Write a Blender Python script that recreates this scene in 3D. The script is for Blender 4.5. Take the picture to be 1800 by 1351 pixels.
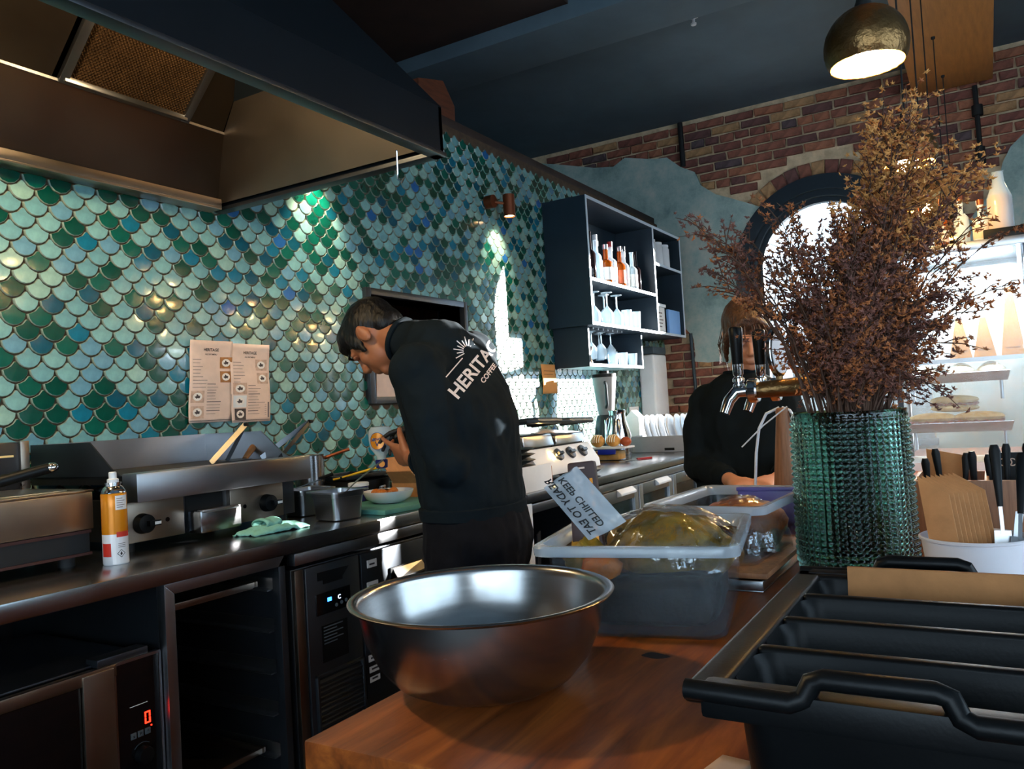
import bpy, bmesh, math, random
from mathutils import Vector, Matrix, Quaternion, noise as mnoise
from mathutils.bvhtree import BVHTree

for o in list(bpy.data.objects):
    bpy.data.objects.remove(o)
SC = bpy.context.scene
COL = SC.collection
R = math.radians
PI = math.pi

# ------------------------------------------------------------------ camera
CAM_H = 1.22
cd = bpy.data.cameras.new('camera')
cam = bpy.data.objects.new('camera', cd)
COL.objects.link(cam)
cd.sensor_fit = 'HORIZONTAL'
cd.sensor_width = 36.0
cd.lens = 36.0 * 1415.0 / 1800.0
cd.clip_start = 0.02
psi, th, ro = R(30.6), R(1.8), R(3.35)
_f = Vector((math.cos(psi) * math.cos(th), math.sin(psi) * math.cos(th), math.sin(th)))
_r = Vector((math.sin(psi), -math.cos(psi), 0))
_u = _r.cross(_f)
_r2 = _r * math.cos(ro) - _u * math.sin(ro)
_u2 = _r * math.sin(ro) + _u * math.cos(ro)
mw = Matrix((_r2, _u2, -_f)).transposed().to_4x4()
mw.translation = Vector((0, 0, CAM_H))
cam.matrix_world = mw
SC.camera = cam

# ------------------------------------------------------------------ light
SC.view_settings.view_transform = 'Standard'
SC.view_settings.look = 'None'
SC.view_settings.gamma = 1.0
SC.view_settings.use_curve_mapping = False
SC.view_settings.exposure = 0.72
SC.cycles.use_denoising = True
SC.cycles.max_bounces = 9
SC.cycles.diffuse_bounces = 4
SC.cycles.glossy_bounces = 5
SC.cycles.transmission_bounces = 7
SC.cycles.transparent_max_bounces = 24
SC.cycles.caustics_reflective = False
SC.cycles.caustics_refractive = False
SC.cycles.sample_clamp_indirect = 6.0
wd = bpy.data.worlds.new('sky')
SC.world = wd
wd.use_nodes = True
bg = wd.node_tree.nodes['Background']
bg.inputs[0].default_value = (0.62, 0.82, 1.0, 1)
bg.inputs[1].default_value = 3.6


def lamp(name, kind, loc, energy, color, rot=None, **kw):
    d = bpy.data.lights.new(name, kind)
    d.energy = energy
    d.color = color
    for k, v in kw.items():
        setattr(d, k, v)
    o = bpy.data.objects.new(name, d)
    COL.objects.link(o)
    o.location = loc
    if rot is not None:
        o.rotation_euler = Vector(rot).to_track_quat('-Z', 'Y').to_euler()
    return o


SUN_DIR = Vector((-1.0, 0.61, -0.155))
sun = lamp('sun', 'SUN', (20, -12, 6), 42.0, (1.0, 0.95, 0.9), SUN_DIR, angle=R(0.6))


# ------------------------------------------------------------------ materials
def lin(c):
    out = []
    for v in c:
        v = v / 255.0
        out.append(v / 12.92 if v <= 0.04045 else ((v + 0.055) / 1.055) ** 2.4)
    return tuple(out)


def mat(name, rgb, rough=0.5, metal=0.0, var=0.25, vscale=8.0, bump=0.0, bscale=60.0, stretch=None,
        emit=None, estr=0.0, alpha_mix=None, trans=0.0, ior=1.45, coat=0.0, spec=None, rvar=0.0, rgb2=None, sss=0.0):
    m = bpy.data.materials.new(name)
    m.use_nodes = True
    nt = m.node_tree
    N, L = nt.nodes, nt.links
    bs = N['Principled BSDF']
    c = lin(rgb)
    bs.inputs['Base Color'].default_value = (*c, 1)
    bs.inputs['Roughness'].default_value = rough
    bs.inputs['Metallic'].default_value = metal
    bs.inputs['IOR'].default_value = ior
    if spec is not None:
        bs.inputs['Specular IOR Level'].default_value = spec
    if coat:
        bs.inputs['Coat Weight'].default_value = coat
        bs.inputs['Coat Roughness'].default_value = 0.08
    if trans:
        bs.inputs['Transmission Weight'].default_value = trans
    if sss:
        bs.inputs['Subsurface Weight'].default_value = sss
        bs.inputs['Subsurface Radius'].default_value = (0.01, 0.004, 0.002)
    if emit:
        bs.inputs['Emission Color'].default_value = (*lin(emit), 1)
        bs.inputs['Emission Strength'].default_value = estr
    if var or bump or rvar:
        tc = N.new('ShaderNodeTexCoord')
        src = tc.outputs['Object']
        if stretch:
            mp = N.new('ShaderNodeMapping')
            mp.inputs['Scale'].default_value = stretch
            L.new(src, mp.inputs['Vector'])
            src = mp.outputs['Vector']
    if var:
        nz = N.new('ShaderNodeTexNoise')
        nz.inputs['Scale'].default_value = vscale
        nz.inputs['Detail'].default_value = 5
        nz.inputs['Roughness'].default_value = 0.6
        L.new(src, nz.inputs['Vector'])
        rp = N.new('ShaderNodeValToRGB')
        rp.color_ramp.elements[0].position = 0.3
        rp.color_ramp.elements[1].position = 0.7
        lo = tuple(x * (1 - var) for x in c)
        hi = tuple(min(1, x * (1 + var)) for x in c) if rgb2 is None else lin(rgb2)
        rp.color_ramp.elements[0].color = (*lo, 1)
        rp.color_ramp.elements[1].color = (*hi, 1)
        L.new(nz.outputs['Fac'], rp.inputs['Fac'])
        L.new(rp.outputs['Color'], bs.inputs['Base Color'])
        if rvar:
            mr = N.new('ShaderNodeMapRange')
            mr.inputs['To Min'].default_value = max(0.02, rough - rvar)
            mr.inputs['To Max'].default_value = rough + rvar
            L.new(nz.outputs['Fac'], mr.inputs['Value'])
            L.new(mr.outputs['Result'], bs.inputs['Roughness'])
    if bump:
        n2 = N.new('ShaderNodeTexNoise')
        n2.inputs['Scale'].default_value = bscale
        n2.inputs['Detail'].default_value = 4
        L.new(src, n2.inputs['Vector'])
        bp = N.new('ShaderNodeBump')
        bp.inputs['Strength'].default_value = bump
        bp.inputs['Distance'].default_value = 0.01
        L.new(n2.outputs['Fac'], bp.inputs['Height'])
        L.new(bp.outputs['Normal'], bs.inputs['Normal'])
    if alpha_mix is not None:
        # thin clear sheet: part of the light passes straight through (optionally tinted)
        fac, tint = alpha_mix
        tr = N.new('ShaderNodeBsdfTransparent')
        tr.inputs['Color'].default_value = (*tint, 1)
        mx = N.new('ShaderNodeMixShader')
        mx.inputs['Fac'].default_value = fac
        L.new(bs.outputs['BSDF'], mx.inputs[1])
        L.new(tr.outputs['BSDF'], mx.inputs[2])
        L.new(mx.outputs['Shader'], N['Material Output'].inputs['Surface'])
    return m


M = {}
def mk(key, *a, **k):
    M[key] = mat(key, *a, **k)

mk('steel', (164, 166, 170), 0.3, 1.0, var=0.05, vscale=6, rvar=0.06)
mk('steel_flat', (158, 158, 160), 0.24, 1.0, var=0.10, vscale=5, rvar=0.08)
mk('steel_dark', (74, 78, 84), 0.36, 0.9, var=0.1, vscale=7)
mk('steel_bowl', (168, 166, 165), 0.25, 1.0, var=0.06, vscale=4, rvar=0.05, stretch=(2, 2, 26))
mk('steel_worn', (150, 136, 122), 0.32, 1.0, var=0.12, vscale=5, rvar=0.12)
mk('hood_steel', (112, 100, 88), 0.38, 1.0, var=0.10, vscale=3, rvar=0.10)
mk('hood_outer', (16, 21, 26), 0.7, 0.0, spec=0.08, var=0.15, vscale=3)
mk('ceiling_paint', (84, 100, 110), 0.7, var=0.12, vscale=3)
mk('mortar', (196, 172, 140), 0.9, var=0.3, vscale=12, bump=0.3, bscale=60)
mk('trim_brown', (44, 28, 22), 0.7, var=0.3, vscale=6)
mk('chrome', (205, 205, 208), 0.1, 1.0, var=0)
mk('black_plastic', (9, 11, 13), 0.42, var=0.2, vscale=18, bump=0.03, bscale=300, spec=0.22)
mk('black_matte', (16, 17, 19), 0.65, var=0.2)
mk('black_gloss', (10, 12, 14), 0.1, var=0)
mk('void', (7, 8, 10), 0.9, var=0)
mk('iron', (28, 27, 27), 0.5, 0.5, var=0.4, vscale=20)
mk('grout', (74, 56, 40), 0.9, var=0.3, vscale=30)
mk('slate_paint', (52, 66, 76), 0.62, var=0.16, vscale=3)
mk('slate_dark', (30, 33, 38), 0.75, var=0.15, vscale=3)
mk('rust_wood', (96, 48, 26), 0.7, var=0.4, vscale=6, stretch=(1, 8, 8))
mk('panel_wood', (176, 116, 58), 0.55, var=0.18, vscale=5, stretch=(1, 8, 8))
mk('window_paint', (18, 32, 42), 0.42, var=0.1)
mk('glass', (235, 245, 250), 0.03, var=0, alpha_mix=(0.9, (0.97, 0.99, 1.0)))
mk('case_glass', (235, 245, 250), 0.03, var=0, alpha_mix=(0.86, (0.95, 0.98, 1.0)))
mk('fridge_glass', (24, 38, 44), 0.05, var=0, alpha_mix=(0.25, (0.5, 0.65, 0.7)))
mk('bottle_clear', (225, 238, 245), 0.05, var=0, alpha_mix=(0.55, (0.9, 0.96, 1.0)))
mk('bottle_green', (30, 60, 34), 0.06, var=0, alpha_mix=(0.3, (0.2, 0.5, 0.25)))
mk('bottle_amber', (150, 70, 18), 0.06, var=0, alpha_mix=(0.35, (0.9, 0.45, 0.1)))
mk('bottle_dark', (28, 20, 22), 0.08, var=0)
mk('red_cap', (150, 26, 28), 0.4, var=0.1)
mk('white_label', (226, 224, 222), 0.6, var=0.06)
mk('white_plastic', (226, 228, 232), 0.42, var=0.05)
mk('white_ceramic', (222, 222, 224), 0.22, var=0.04)
mk('grey_ceramic', (150, 150, 152), 0.35, var=0.1)
mk('plate_dark', (46, 54, 60), 0.3, var=0.15)
mk('paper', (226, 196, 178), 0.75, var=0.10, vscale=14)
mk('paper_white', (222, 222, 228), 0.75, var=0.06)
mk('ink', (46, 40, 42), 0.8, var=0)
mk('ink_soft', (120, 104, 102), 0.8, var=0)
mk('photo_tan', (170, 112, 62), 0.6, var=0.3, vscale=60)
mk('photo_pale', (200, 164, 142), 0.6, var=0.3, vscale=60)
mk('photo_dish', (236, 226, 216), 0.6, var=0.1)
mk('photo_dark', (70, 58, 56), 0.6, var=0.4, vscale=90)
mk('kraft', (178, 122, 74), 0.8, var=0.14, vscale=25, bump=0.04, bscale=120)
mk('kraft_dark', (126, 84, 50), 0.8, var=0.14, vscale=25)
mk('note_paper', (224, 160, 96), 0.8, var=0.08)
mk('tub_plastic', (112, 116, 120), 0.14, var=0.05, spec=1.0, alpha_mix=(0.84, (0.93, 0.96, 0.98)))
mk('tub_rim', (176, 186, 196), 0.2, var=0.05, spec=0.8, alpha_mix=(0.42, (0.93, 0.96, 0.98)))
mk('glaze_edge_highlight', (136, 152, 140), 0.2, var=0.2, vscale=60, coat=0.4)  # paler glaze on tile bevels; rim highlights are put into this colour too
mk('film', (238, 238, 236), 0.08, 1.0, var=0, bump=0.6, bscale=30, alpha_mix=(0.72, (0.98, 0.97, 0.95)))
mk('bag_film', (196, 202, 208), 0.3, var=0, alpha_mix=(0.64, (0.92, 0.94, 0.96)))
mk('olive_food', (128, 104, 28), 0.5, var=0.5, vscale=26, rgb2=(176, 140, 46), bump=0.3, bscale=60)
mk('green_food', (14, 24, 20), 0.55, var=0.5, vscale=30, bump=0.3, bscale=60)
mk('orange_food', (196, 110, 38), 0.5, var=0.4, vscale=30, bump=0.3, bscale=60)
mk('pie_crust', (120, 62, 26), 0.5, var=0.5, vscale=24, rgb2=(168, 98, 44), bump=0.3, bscale=60)
mk('bun', (206, 140, 62), 0.5, var=0.25, vscale=20, rgb2=(232, 178, 96))
mk('bun_red', (168, 78, 42), 0.45, var=0.25, vscale=20)
mk('baguette', (214, 170, 96), 0.6, var=0.25, vscale=24, rgb2=(240, 214, 158))
mk('ham', (146, 82, 70), 0.5, var=0.4, vscale=50)
mk('cream', (238, 226, 196), 0.6, var=0.1)
mk('lid_blue', (22, 40, 150), 0.35, var=0.05)
mk('purple_lid', (88, 84, 150), 0.4, var=0.1)
mk('board_green', (88, 150, 136), 0.5, var=0.12, vscale=30)
mk('cloth_mint', (122, 178, 164), 0.9, var=0.15, vscale=60, bump=0.2, bscale=200)
mk('tape_yellow', (226, 176, 24), 0.4, var=0.05)
mk('can_orange', (214, 132, 20), 0.25, 0.2, var=0.06)
mk('can_white', (226, 226, 230), 0.3, 0.1, var=0.03)
mk('red_print', (190, 44, 30), 0.5, var=0)
mk('navy_print', (26, 30, 96), 0.5, var=0)
mk('skin_man', (158, 98, 66), 0.5, var=0.1, vscale=20, sss=0.05)
mk('skin_woman', (196, 136, 104), 0.5, var=0.08, vscale=20, sss=0.05)
mk('hair_black', (10, 9, 10), 0.45, spec=0.3, var=0.3, vscale=40, bump=0.5, bscale=90, stretch=(1, 1, 0.2))
mk('hair_brown', (54, 37, 28), 0.42, var=0.45, vscale=40, rgb2=(104, 68, 42), bump=0.6, bscale=90, stretch=(4, 4, 0.3))
mk('sweater', (19, 27, 32), 0.92, spec=0.12, var=0.25, vscale=9, bump=0.25, bscale=18)
mk('sweater_woman', (15, 21, 24), 0.92, spec=0.12, var=0.25, vscale=9, bump=0.25, bscale=14)
mk('trousers', (19, 19, 23), 0.9, spec=0.12, var=0.3, vscale=10, bump=0.25, bscale=22)
mk('glove', (14, 14, 16), 0.55, var=0.1)
mk('logo', (226, 214, 212), 0.7, var=0)
mk('shoe', (18, 18, 18), 0.6, var=0.1)
mk('cable', (226, 226, 230), 0.5, var=0)
mk('cone_wood', (146, 98, 66), 0.5, var=0.3, vscale=18, stretch=(6, 6, 0.5))
mk('brass_dark', (124, 94, 58), 0.34, 0.9, var=0.2, vscale=12, bump=0.35, bscale=60)
mk('brass_in', (238, 206, 140), 0.4, 0.5, var=0.1)
mk('copper', (126, 66, 40), 0.4, 0.6, var=0.15)
mk('bulb', (255, 214, 140), 0.4, var=0, emit=(255, 208, 132), estr=230.0)
mk('spot_glow', (255, 226, 180), 0.4, var=0, emit=(255, 214, 150), estr=14.0)
mk('led_strip', (220, 235, 255), 0.4, var=0, emit=(206, 228, 255), estr=9.0)
mk('red_led', (255, 30, 20), 0.4, var=0, emit=(255, 34, 16), estr=5.0)
mk('blue_led', (60, 130, 255), 0.4, var=0, emit=(50, 120, 255), estr=4.0)
mk('white_led', (220, 230, 255), 0.4, var=0, emit=(210, 225, 255), estr=2.0)
mk('button_grey', (70, 78, 84), 0.5, var=0)
mk('stem', (74, 48, 34), 0.75, var=0.3, vscale=60)
mk('floret', (140, 82, 56), 0.8, var=0.5, vscale=14, rgb2=(200, 122, 68))
mk('floret_dark', (92, 64, 64), 0.8, var=0.5, vscale=14, rgb2=(136, 86, 70))
mk('floret_gold', (206, 134, 66), 0.8, var=0.35, vscale=14, rgb2=(236, 172, 98))
mk('floor', (40, 38, 38), 0.5, var=0.3, vscale=4)
mk('plaster_room', (52, 60, 66), 0.8, var=0.15)
mk('pavement', (150, 150, 148), 0.85, var=0.12)
mk('facade', (168, 172, 178), 0.85, var=0.1)
mk('dark_band', (58, 24, 18), 0.55, var=0.3)
mk('pot_red', (150, 30, 34), 0.4, var=0.1)
mk('steel_label', (200, 190, 184), 0.6, var=0.1)


def wood_counter():
    m = bpy.data.materials.new('counter_wood')
    m.use_nodes = True
    nt = m.node_tree
    N, L = nt.nodes, nt.links
    bs = N['Principled BSDF']
    tc = N.new('ShaderNodeTexCoord')
    mp = N.new('ShaderNodeMapping')
    mp.inputs['Scale'].default_value = (1.2, 9, 9)
    mp.inputs['Rotation'].default_value = (0, 0, 0.06)
    L.new(tc.outputs['Object'], mp.inputs['Vector'])
    n1 = N.new('ShaderNodeTexNoise')
    n1.inputs['Scale'].default_value = 3.2
    n1.inputs['Detail'].default_value = 8
    n1.inputs['Roughness'].default_value = 0.62
    n1.inputs['Distortion'].default_value = 0.6
    L.new(mp.outputs['Vector'], n1.inputs['Vector'])
    rp = N.new('ShaderNodeValToRGB')
    e = rp.color_ramp.elements
    e[0].position, e[0].color = 0.28, (*lin((78, 34, 12)), 1)
    e[1].position, e[1].color = 0.72, (*lin((190, 104, 40)), 1)
    x = e.new(0.5)
    x.color = (*lin((144, 72, 26)), 1)
    L.new(n1.outputs['Fac'], rp.inputs['Fac'])
    L.new(rp.outputs['Color'], bs.inputs['Base Color'])
    bs.inputs['Roughness'].default_value = 0.42
    bp = N.new('ShaderNodeBump')
    bp.inputs['Strength'].default_value = 0.12
    bp.inputs['Distance'].default_value = 0.004
    L.new(n1.outputs['Fac'], bp.inputs['Height'])
    L.new(bp.outputs['Normal'], bs.inputs['Normal'])
    M['counter_wood'] = m
wood_counter()

# plaster with old teal paint and bare patches
def plaster():
    m = bpy.data.materials.new('old_plaster')
    m.use_nodes = True
    nt = m.node_tree
    N, L = nt.nodes, nt.links
    bs = N['Principled BSDF']
    tc = N.new('ShaderNodeTexCoord')
    n1 = N.new('ShaderNodeTexNoise')
    n1.inputs['Scale'].default_value = 2.2
    n1.inputs['Detail'].default_value = 9
    n1.inputs['Roughness'].default_value = 0.7
    L.new(tc.outputs['Object'], n1.inputs['Vector'])
    rp = N.new('ShaderNodeValToRGB')
    e = rp.color_ramp.elements
    e[0].position, e[0].color = 0.36, (*lin((116, 140, 136)), 1)
    e[1].position, e[1].color = 0.68, (*lin((204, 198, 184)), 1)
    x = e.new(0.5)
    x.color = (*lin((156, 176, 170)), 1)
    L.new(n1.outputs['Fac'], rp.inputs['Fac'])
    L.new(rp.outputs['Color'], bs.inputs['Base Color'])
    bs.inputs['Roughness'].default_value = 0.85
    bp = N.new('ShaderNodeBump')
    bp.inputs['Strength'].default_value = 0.25
    L.new(n1.outputs['Fac'], bp.inputs['Height'])
    L.new(bp.outputs['Normal'], bs.inputs['Normal'])
    M['old_plaster'] = m
plaster()

def brick_mat(name, rgb):
    m = mat(name, rgb, 0.85, var=0.45, vscale=16, bump=0.4, bscale=40)
    M[name] = m
for i, c in enumerate([(134, 82, 66), (116, 70, 60), (150, 94, 70), (100, 66, 62), (84, 68, 70), (164, 124, 86)]):
    brick_mat('brick_%d' % i, c)

# glazed tiles: palette of celadon, teal, bottle green and blue
TILE = [((118, 164, 162), 26), ((104, 152, 156), 22), ((136, 172, 160), 10), ((96, 142, 160), 10),
        ((0, 66, 54), 28), ((4, 84, 70), 19), ((6, 76, 94), 12), ((14, 104, 128), 9), ((32, 92, 150), 3)]
TM = []
for i, (c, w) in enumerate(TILE):
    TM.append(mat('glaze_%d' % i, c, 0.2, var=0.22, vscale=24, bump=0.10, bscale=34, coat=0.5))
TW = [w for c, w in TILE]


# ------------------------------------------------------------------ builders
OFF = {}

def tag(o, label=None, cat=None, group=None, kind=None):
    if label: o['label'] = label
    if cat: o['category'] = cat
    if group: o['group'] = group
    if kind: o['kind'] = kind
    return o


def thing(name, label, cat, loc=(0, 0, 0), group=None, rz=0.0, local=False):
    """Empty at the base of a thing. Parts are given in world coordinates unless local."""
    o = bpy.data.objects.new(name, None)
    COL.objects.link(o)
    o.empty_display_size = 0.05
    o.location = loc
    o.rotation_euler = (0, 0, rz)
    OFF[o.name] = Vector((0, 0, 0)) if local else Vector(loc)
    return tag(o, label, cat, group)


def root_off(p):
    while p is not None:
        if p.name in OFF:
            return OFF[p.name]
        p = p.parent
    return Vector((0, 0, 0))


class MB:
    def __init__(s):
        s.v, s.f, s.mi = [], [], []
        s.m = 0
        s.X = None

    def add(s, verts, faces, m=None):
        b = len(s.v)
        if s.X is not None:
            verts = [s.X @ Vector(v) for v in verts]
        s.v.extend([tuple(v) for v in verts])
        for f in faces:
            s.f.append(tuple(i + b for i in f))
            s.mi.append(s.m if m is None else m)
        return s

    def box(s, x0, y0, z0, x1, y1, z1, m=None):
        x0, x1 = min(x0, x1), max(x0, x1)
        y0, y1 = min(y0, y1), max(y0, y1)
        z0, z1 = min(z0, z1), max(z0, z1)
        v = [(x0, y0, z0), (x1, y0, z0), (x1, y1, z0), (x0, y1, z0), (x0, y0, z1), (x1, y0, z1), (x1, y1, z1), (x0, y1, z1)]
        return s.hexa(v, m)

    def hexa(s, v, m=None):
        return s.add(v, [(3, 2, 1, 0), (4, 5, 6, 7), (0, 1, 5, 4), (1, 2, 6, 5), (2, 3, 7, 6), (3, 0, 4, 7)], m)

    def cbox(s, c, d, m=None):
        return s.box(c[0] - d[0] / 2, c[1] - d[1] / 2, c[2] - d[2] / 2, c[0] + d[0] / 2, c[1] + d[1] / 2, c[2] + d[2] / 2, m)

    def bar(s, a, b, w, h, up=(0, 0, 1), m=None):
        a, b = Vector(a), Vector(b)
        t = (b - a).normalized()
        up = Vector(up)
        sx = t.cross(up)
        if sx.length < 1e-4:
            sx = t.cross(Vector((0, 1, 0)))
        sx.normalize()
        su = sx.cross(t)
        v = []
        for p in (a, b):
            for i, j in ((-1, -1), (1, -1), (1, 1), (-1, 1)):
                v.append(p + sx * (w / 2 * i) + su * (h / 2 * j))
        return s.add(v, [(0, 1, 2, 3), (7, 6, 5, 4), (4, 5, 1, 0), (5, 6, 2, 1), (6, 7, 3, 2), (7, 4, 0, 3)], m)

    def quad(s, a, b, c, d, m=None):
        return s.add([a, b, c, d], [(0, 1, 2, 3)], m)

    def slab(s, a, b, c, d, t, m=None):
        """quad with thickness t along minus its normal"""
        a, b, c, d = map(Vector, (a, b, c, d))
        n = (b - a).cross(d - a).normalized() * t
        return s.hexa([a - n, b - n, c - n, d - n, a, b, c, d], m)

    def lathe(s, prof, c=(0, 0, 0), n=24, m=None, caps=True, axis=None):
        v, f = [], []
        Q = Quaternion() if axis is None else Vector((0, 0, 1)).rotation_difference(Vector(axis))
        c = Vector(c)
        for (r, z) in prof:
            for i in range(n):
                a = 2 * PI * i / n
                v.append(c + Q @ Vector((r * math.cos(a), r * math.sin(a), z)))
        for k in range(len(prof) - 1):
            for i in range(n):
                j = (i + 1) % n
                f.append((k * n + i, k * n + j, (k + 1) * n + j, (k + 1) * n + i))
        if caps:
            f.append(tuple(range(n - 1, -1, -1)))
            f.append(tuple((len(prof) - 1) * n + i for i in range(n)))
        return s.add(v, f, m)

    def cyl(s, a, b, r0, r1=None, n=14, m=None):
        a, b = Vector(a), Vector(b)
        r1 = r0 if r1 is None else r1
        return s.lathe([(r0, 0), (r1, (b - a).length)], a, n, m, True, b - a)

    def tube(s, pts, rad, n=8, m=None, flat=None):
        pts = [Vector(p) for p in pts]
        if not isinstance(rad, (list, tuple)):
            rad = [rad] * len(pts)
        v, f = [], []
        t0 = (pts[1] - pts[0]).normalized()
        ref = Vector((0, 0, 1)) if abs(t0.z) < 0.9 else Vector((1, 0, 0))
        nx = t0.cross(ref).normalized()
        for k, p in enumerate(pts):
            t = (pts[min(k + 1, len(pts) - 1)] - pts[max(k - 1, 0)]).normalized()
            nx = (nx - t * nx.dot(t)).normalized()
            ny = t.cross(nx)
            for i in range(n):
                a = 2 * PI * i / n
                v.append(p + nx * (rad[k] * math.cos(a)) + ny * (rad[k] * math.sin(a) * (flat or 1.0)))
        for k in range(len(pts) - 1):
            for i in range(n):
                j = (i + 1) % n
                f.append((k * n + i, k * n + j, (k + 1) * n + j, (k + 1) * n + i))
        f.append(tuple(range(n - 1, -1, -1)))
        f.append(tuple((len(pts) - 1) * n + i for i in range(n)))
        return s.add(v, f, m)

    def ell(s, c, r, n=16, k=10, m=None, rot=None):
        """ellipsoid"""
        v, f = [], []
        c = Vector(c)
        Q = rot or Quaternion()
        v.append(c + Q @ Vector((0, 0, -r[2])))
        for a in range(1, k):
            ph = -PI / 2 + PI * a / k
            for i in range(n):
                t = 2 * PI * i / n
                v.append(c + Q @ Vector((r[0] * math.cos(ph) * math.cos(t), r[1] * math.cos(ph) * math.sin(t), r[2] * math.sin(ph))))
        v.append(c + Q @ Vector((0, 0, r[2])))
        for i in range(n):
            f.append((0, 1 + (i + 1) % n, 1 + i))
        for a in range(k - 2):
            for i in range(n):
                j = (i + 1) % n
                f.append((1 + a * n + i, 1 + a * n + j, 1 + (a + 1) * n + j, 1 + (a + 1) * n + i))
        last = 1 + (k - 1) * n
        for i in range(n):
            f.append((last, last - n + i, last - n + (i + 1) % n))
        return s.add(v, f, m)

    def prism(s, poly, a, b, m=None):
        """poly: list of 3D points (planar); extruded from offset a to b (vectors)"""
        n = len(poly)
        a, b = Vector(a), Vector(b)
        v = [Vector(p) + a for p in poly] + [Vector(p) + b for p in poly]
        f = [tuple(range(n - 1, -1, -1)), tuple(range(n, 2 * n))]
        for i in range(n):
            j = (i + 1) % n
            f.append((i, j, n + j, n + i))
        return s.add(v, f, m)

    def grid(s, fn, nu, nv, m=None, closed=False):
        v, f = [], []
        for i in range(nu + 1):
            for j in range(nv + 1):
                v.append(fn(i / nu, j / nv))
        w = nv + 1
        for i in range(nu):
            for j in range(nv):
                f.append((i * w + j, (i + 1) * w + j, (i + 1) * w + j + 1, i * w + j + 1))
        return s.add(v, f, m)

    def build(s, name, mats, parent=None, bevel=0.0, seg=2, smooth=None, solid=0.0, kind=None, local=False, fix=True, subd=0):
        if not isinstance(mats, (list, tuple)):
            mats = [mats]
        me = bpy.data.meshes.new(name)
        off = Vector((0, 0, 0)) if local else root_off(parent)
        me.from_pydata([tuple(Vector(v) - off) for v in s.v], [], s.f)
        for mm in mats:
            me.materials.append(M[mm] if isinstance(mm, str) else mm)
        me.polygons.foreach_set('material_index', s.mi)
        if bevel or fix:
            bm = bmesh.new()
            bm.from_mesh(me)
            if fix:
                bmesh.ops.recalc_face_normals(bm, faces=bm.faces)
            if bevel:
                es = [e for e in bm.edges if len(e.link_faces) == 2 and e.calc_face_angle(0) > 0.5]
                bmesh.ops.bevel(bm, geom=es, offset=bevel, segments=seg, profile=0.6, affect='EDGES', clamp_overlap=True)
            bm.to_mesh(me)
            bm.free()
        if smooth is None:
            smooth = 0.6 if not bevel else 0.9
        if smooth:
            me.shade_smooth() if hasattr(me, 'shade_smooth') else None
            try:
                me.set_sharp_from_angle(angle=smooth)
            except Exception:
                pass
        me.update()
        o = bpy.data.objects.new(name, me)
        COL.objects.link(o)
        if parent is not None:
            o.parent = parent
        if solid:
            md = o.modifiers.new('thickness', 'SOLIDIFY')
            md.thickness = solid
            md.offset = 0
        if subd:
            md = o.modifiers.new('subd', 'SUBSURF')
            md.levels = subd
            md.render_levels = subd
        if kind:
            o['kind'] = kind
        return o


def cp(src, parent=None, loc=None):
    c = src.copy()
    COL.objects.link(c)
    if parent is not None:
        c.parent = parent
    if loc is not None:
        c.location = loc
    return c


def cp_tree(src, loc=None, rz=None, label=None, scale=None, parent=None):
    c = src.copy()
    COL.objects.link(c)
    if parent is not None:
        c.parent = parent
    if src.name in OFF:
        OFF[c.name] = OFF[src.name]
    if loc is not None:
        c.location = loc
    if rz is not None:
        c.rotation_euler[2] = rz
    if scale is not None:
        c.scale = scale
    if label:
        c['label'] = label
    for ch in src.children:
        cp_tree(ch, parent=c)
    return c


def text_mesh(body, size, bold=False, extrude=0.0):
    cu = bpy.data.curves.new('t', 'FONT')
    cu.body = body
    cu.size = size
    cu.align_x = 'CENTER'
    cu.align_y = 'CENTER'
    if bold:
        cu.offset = size * 0.022
    cu.resolution_u = 3
    o = bpy.data.objects.new('t', cu)
    COL.objects.link(o)
    dg = bpy.context.evaluated_depsgraph_get()
    me = bpy.data.meshes.new_from_object(o.evaluated_get(dg))
    bm = bmesh.new()
    bm.from_mesh(me)
    bmesh.ops.triangulate(bm, faces=bm.faces)
    for _ in range(3):
        es = [e for e in bm.edges if e.calc_length() > size * 0.22]
        if not es or extrude is None: break
        bmesh.ops.subdivide_edges(bm, edges=es, cuts=1)
        bmesh.ops.triangulate(bm, faces=bm.faces)
    bm.to_mesh(me)
    bm.free()
    v = [tuple(x.co) for x in me.vertices]
    f = [tuple(p.vertices) for p in me.polygons]
    bpy.data.objects.remove(o)
    bpy.data.curves.remove(cu)
    bpy.data.meshes.remove(me)
    return v, f


def put_text(mb, body, size, origin, xdir, ydir, bold=False, m=None, flip=False):
    v, f = text_mesh(body, size, bold)
    o, xd, yd = Vector(origin), Vector(xdir).normalized(), Vector(ydir).normalized()
    k = -1 if flip else 1
    mb.add([o + xd * p[0] + yd * (p[1] * k) for p in v], f, m)


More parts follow.
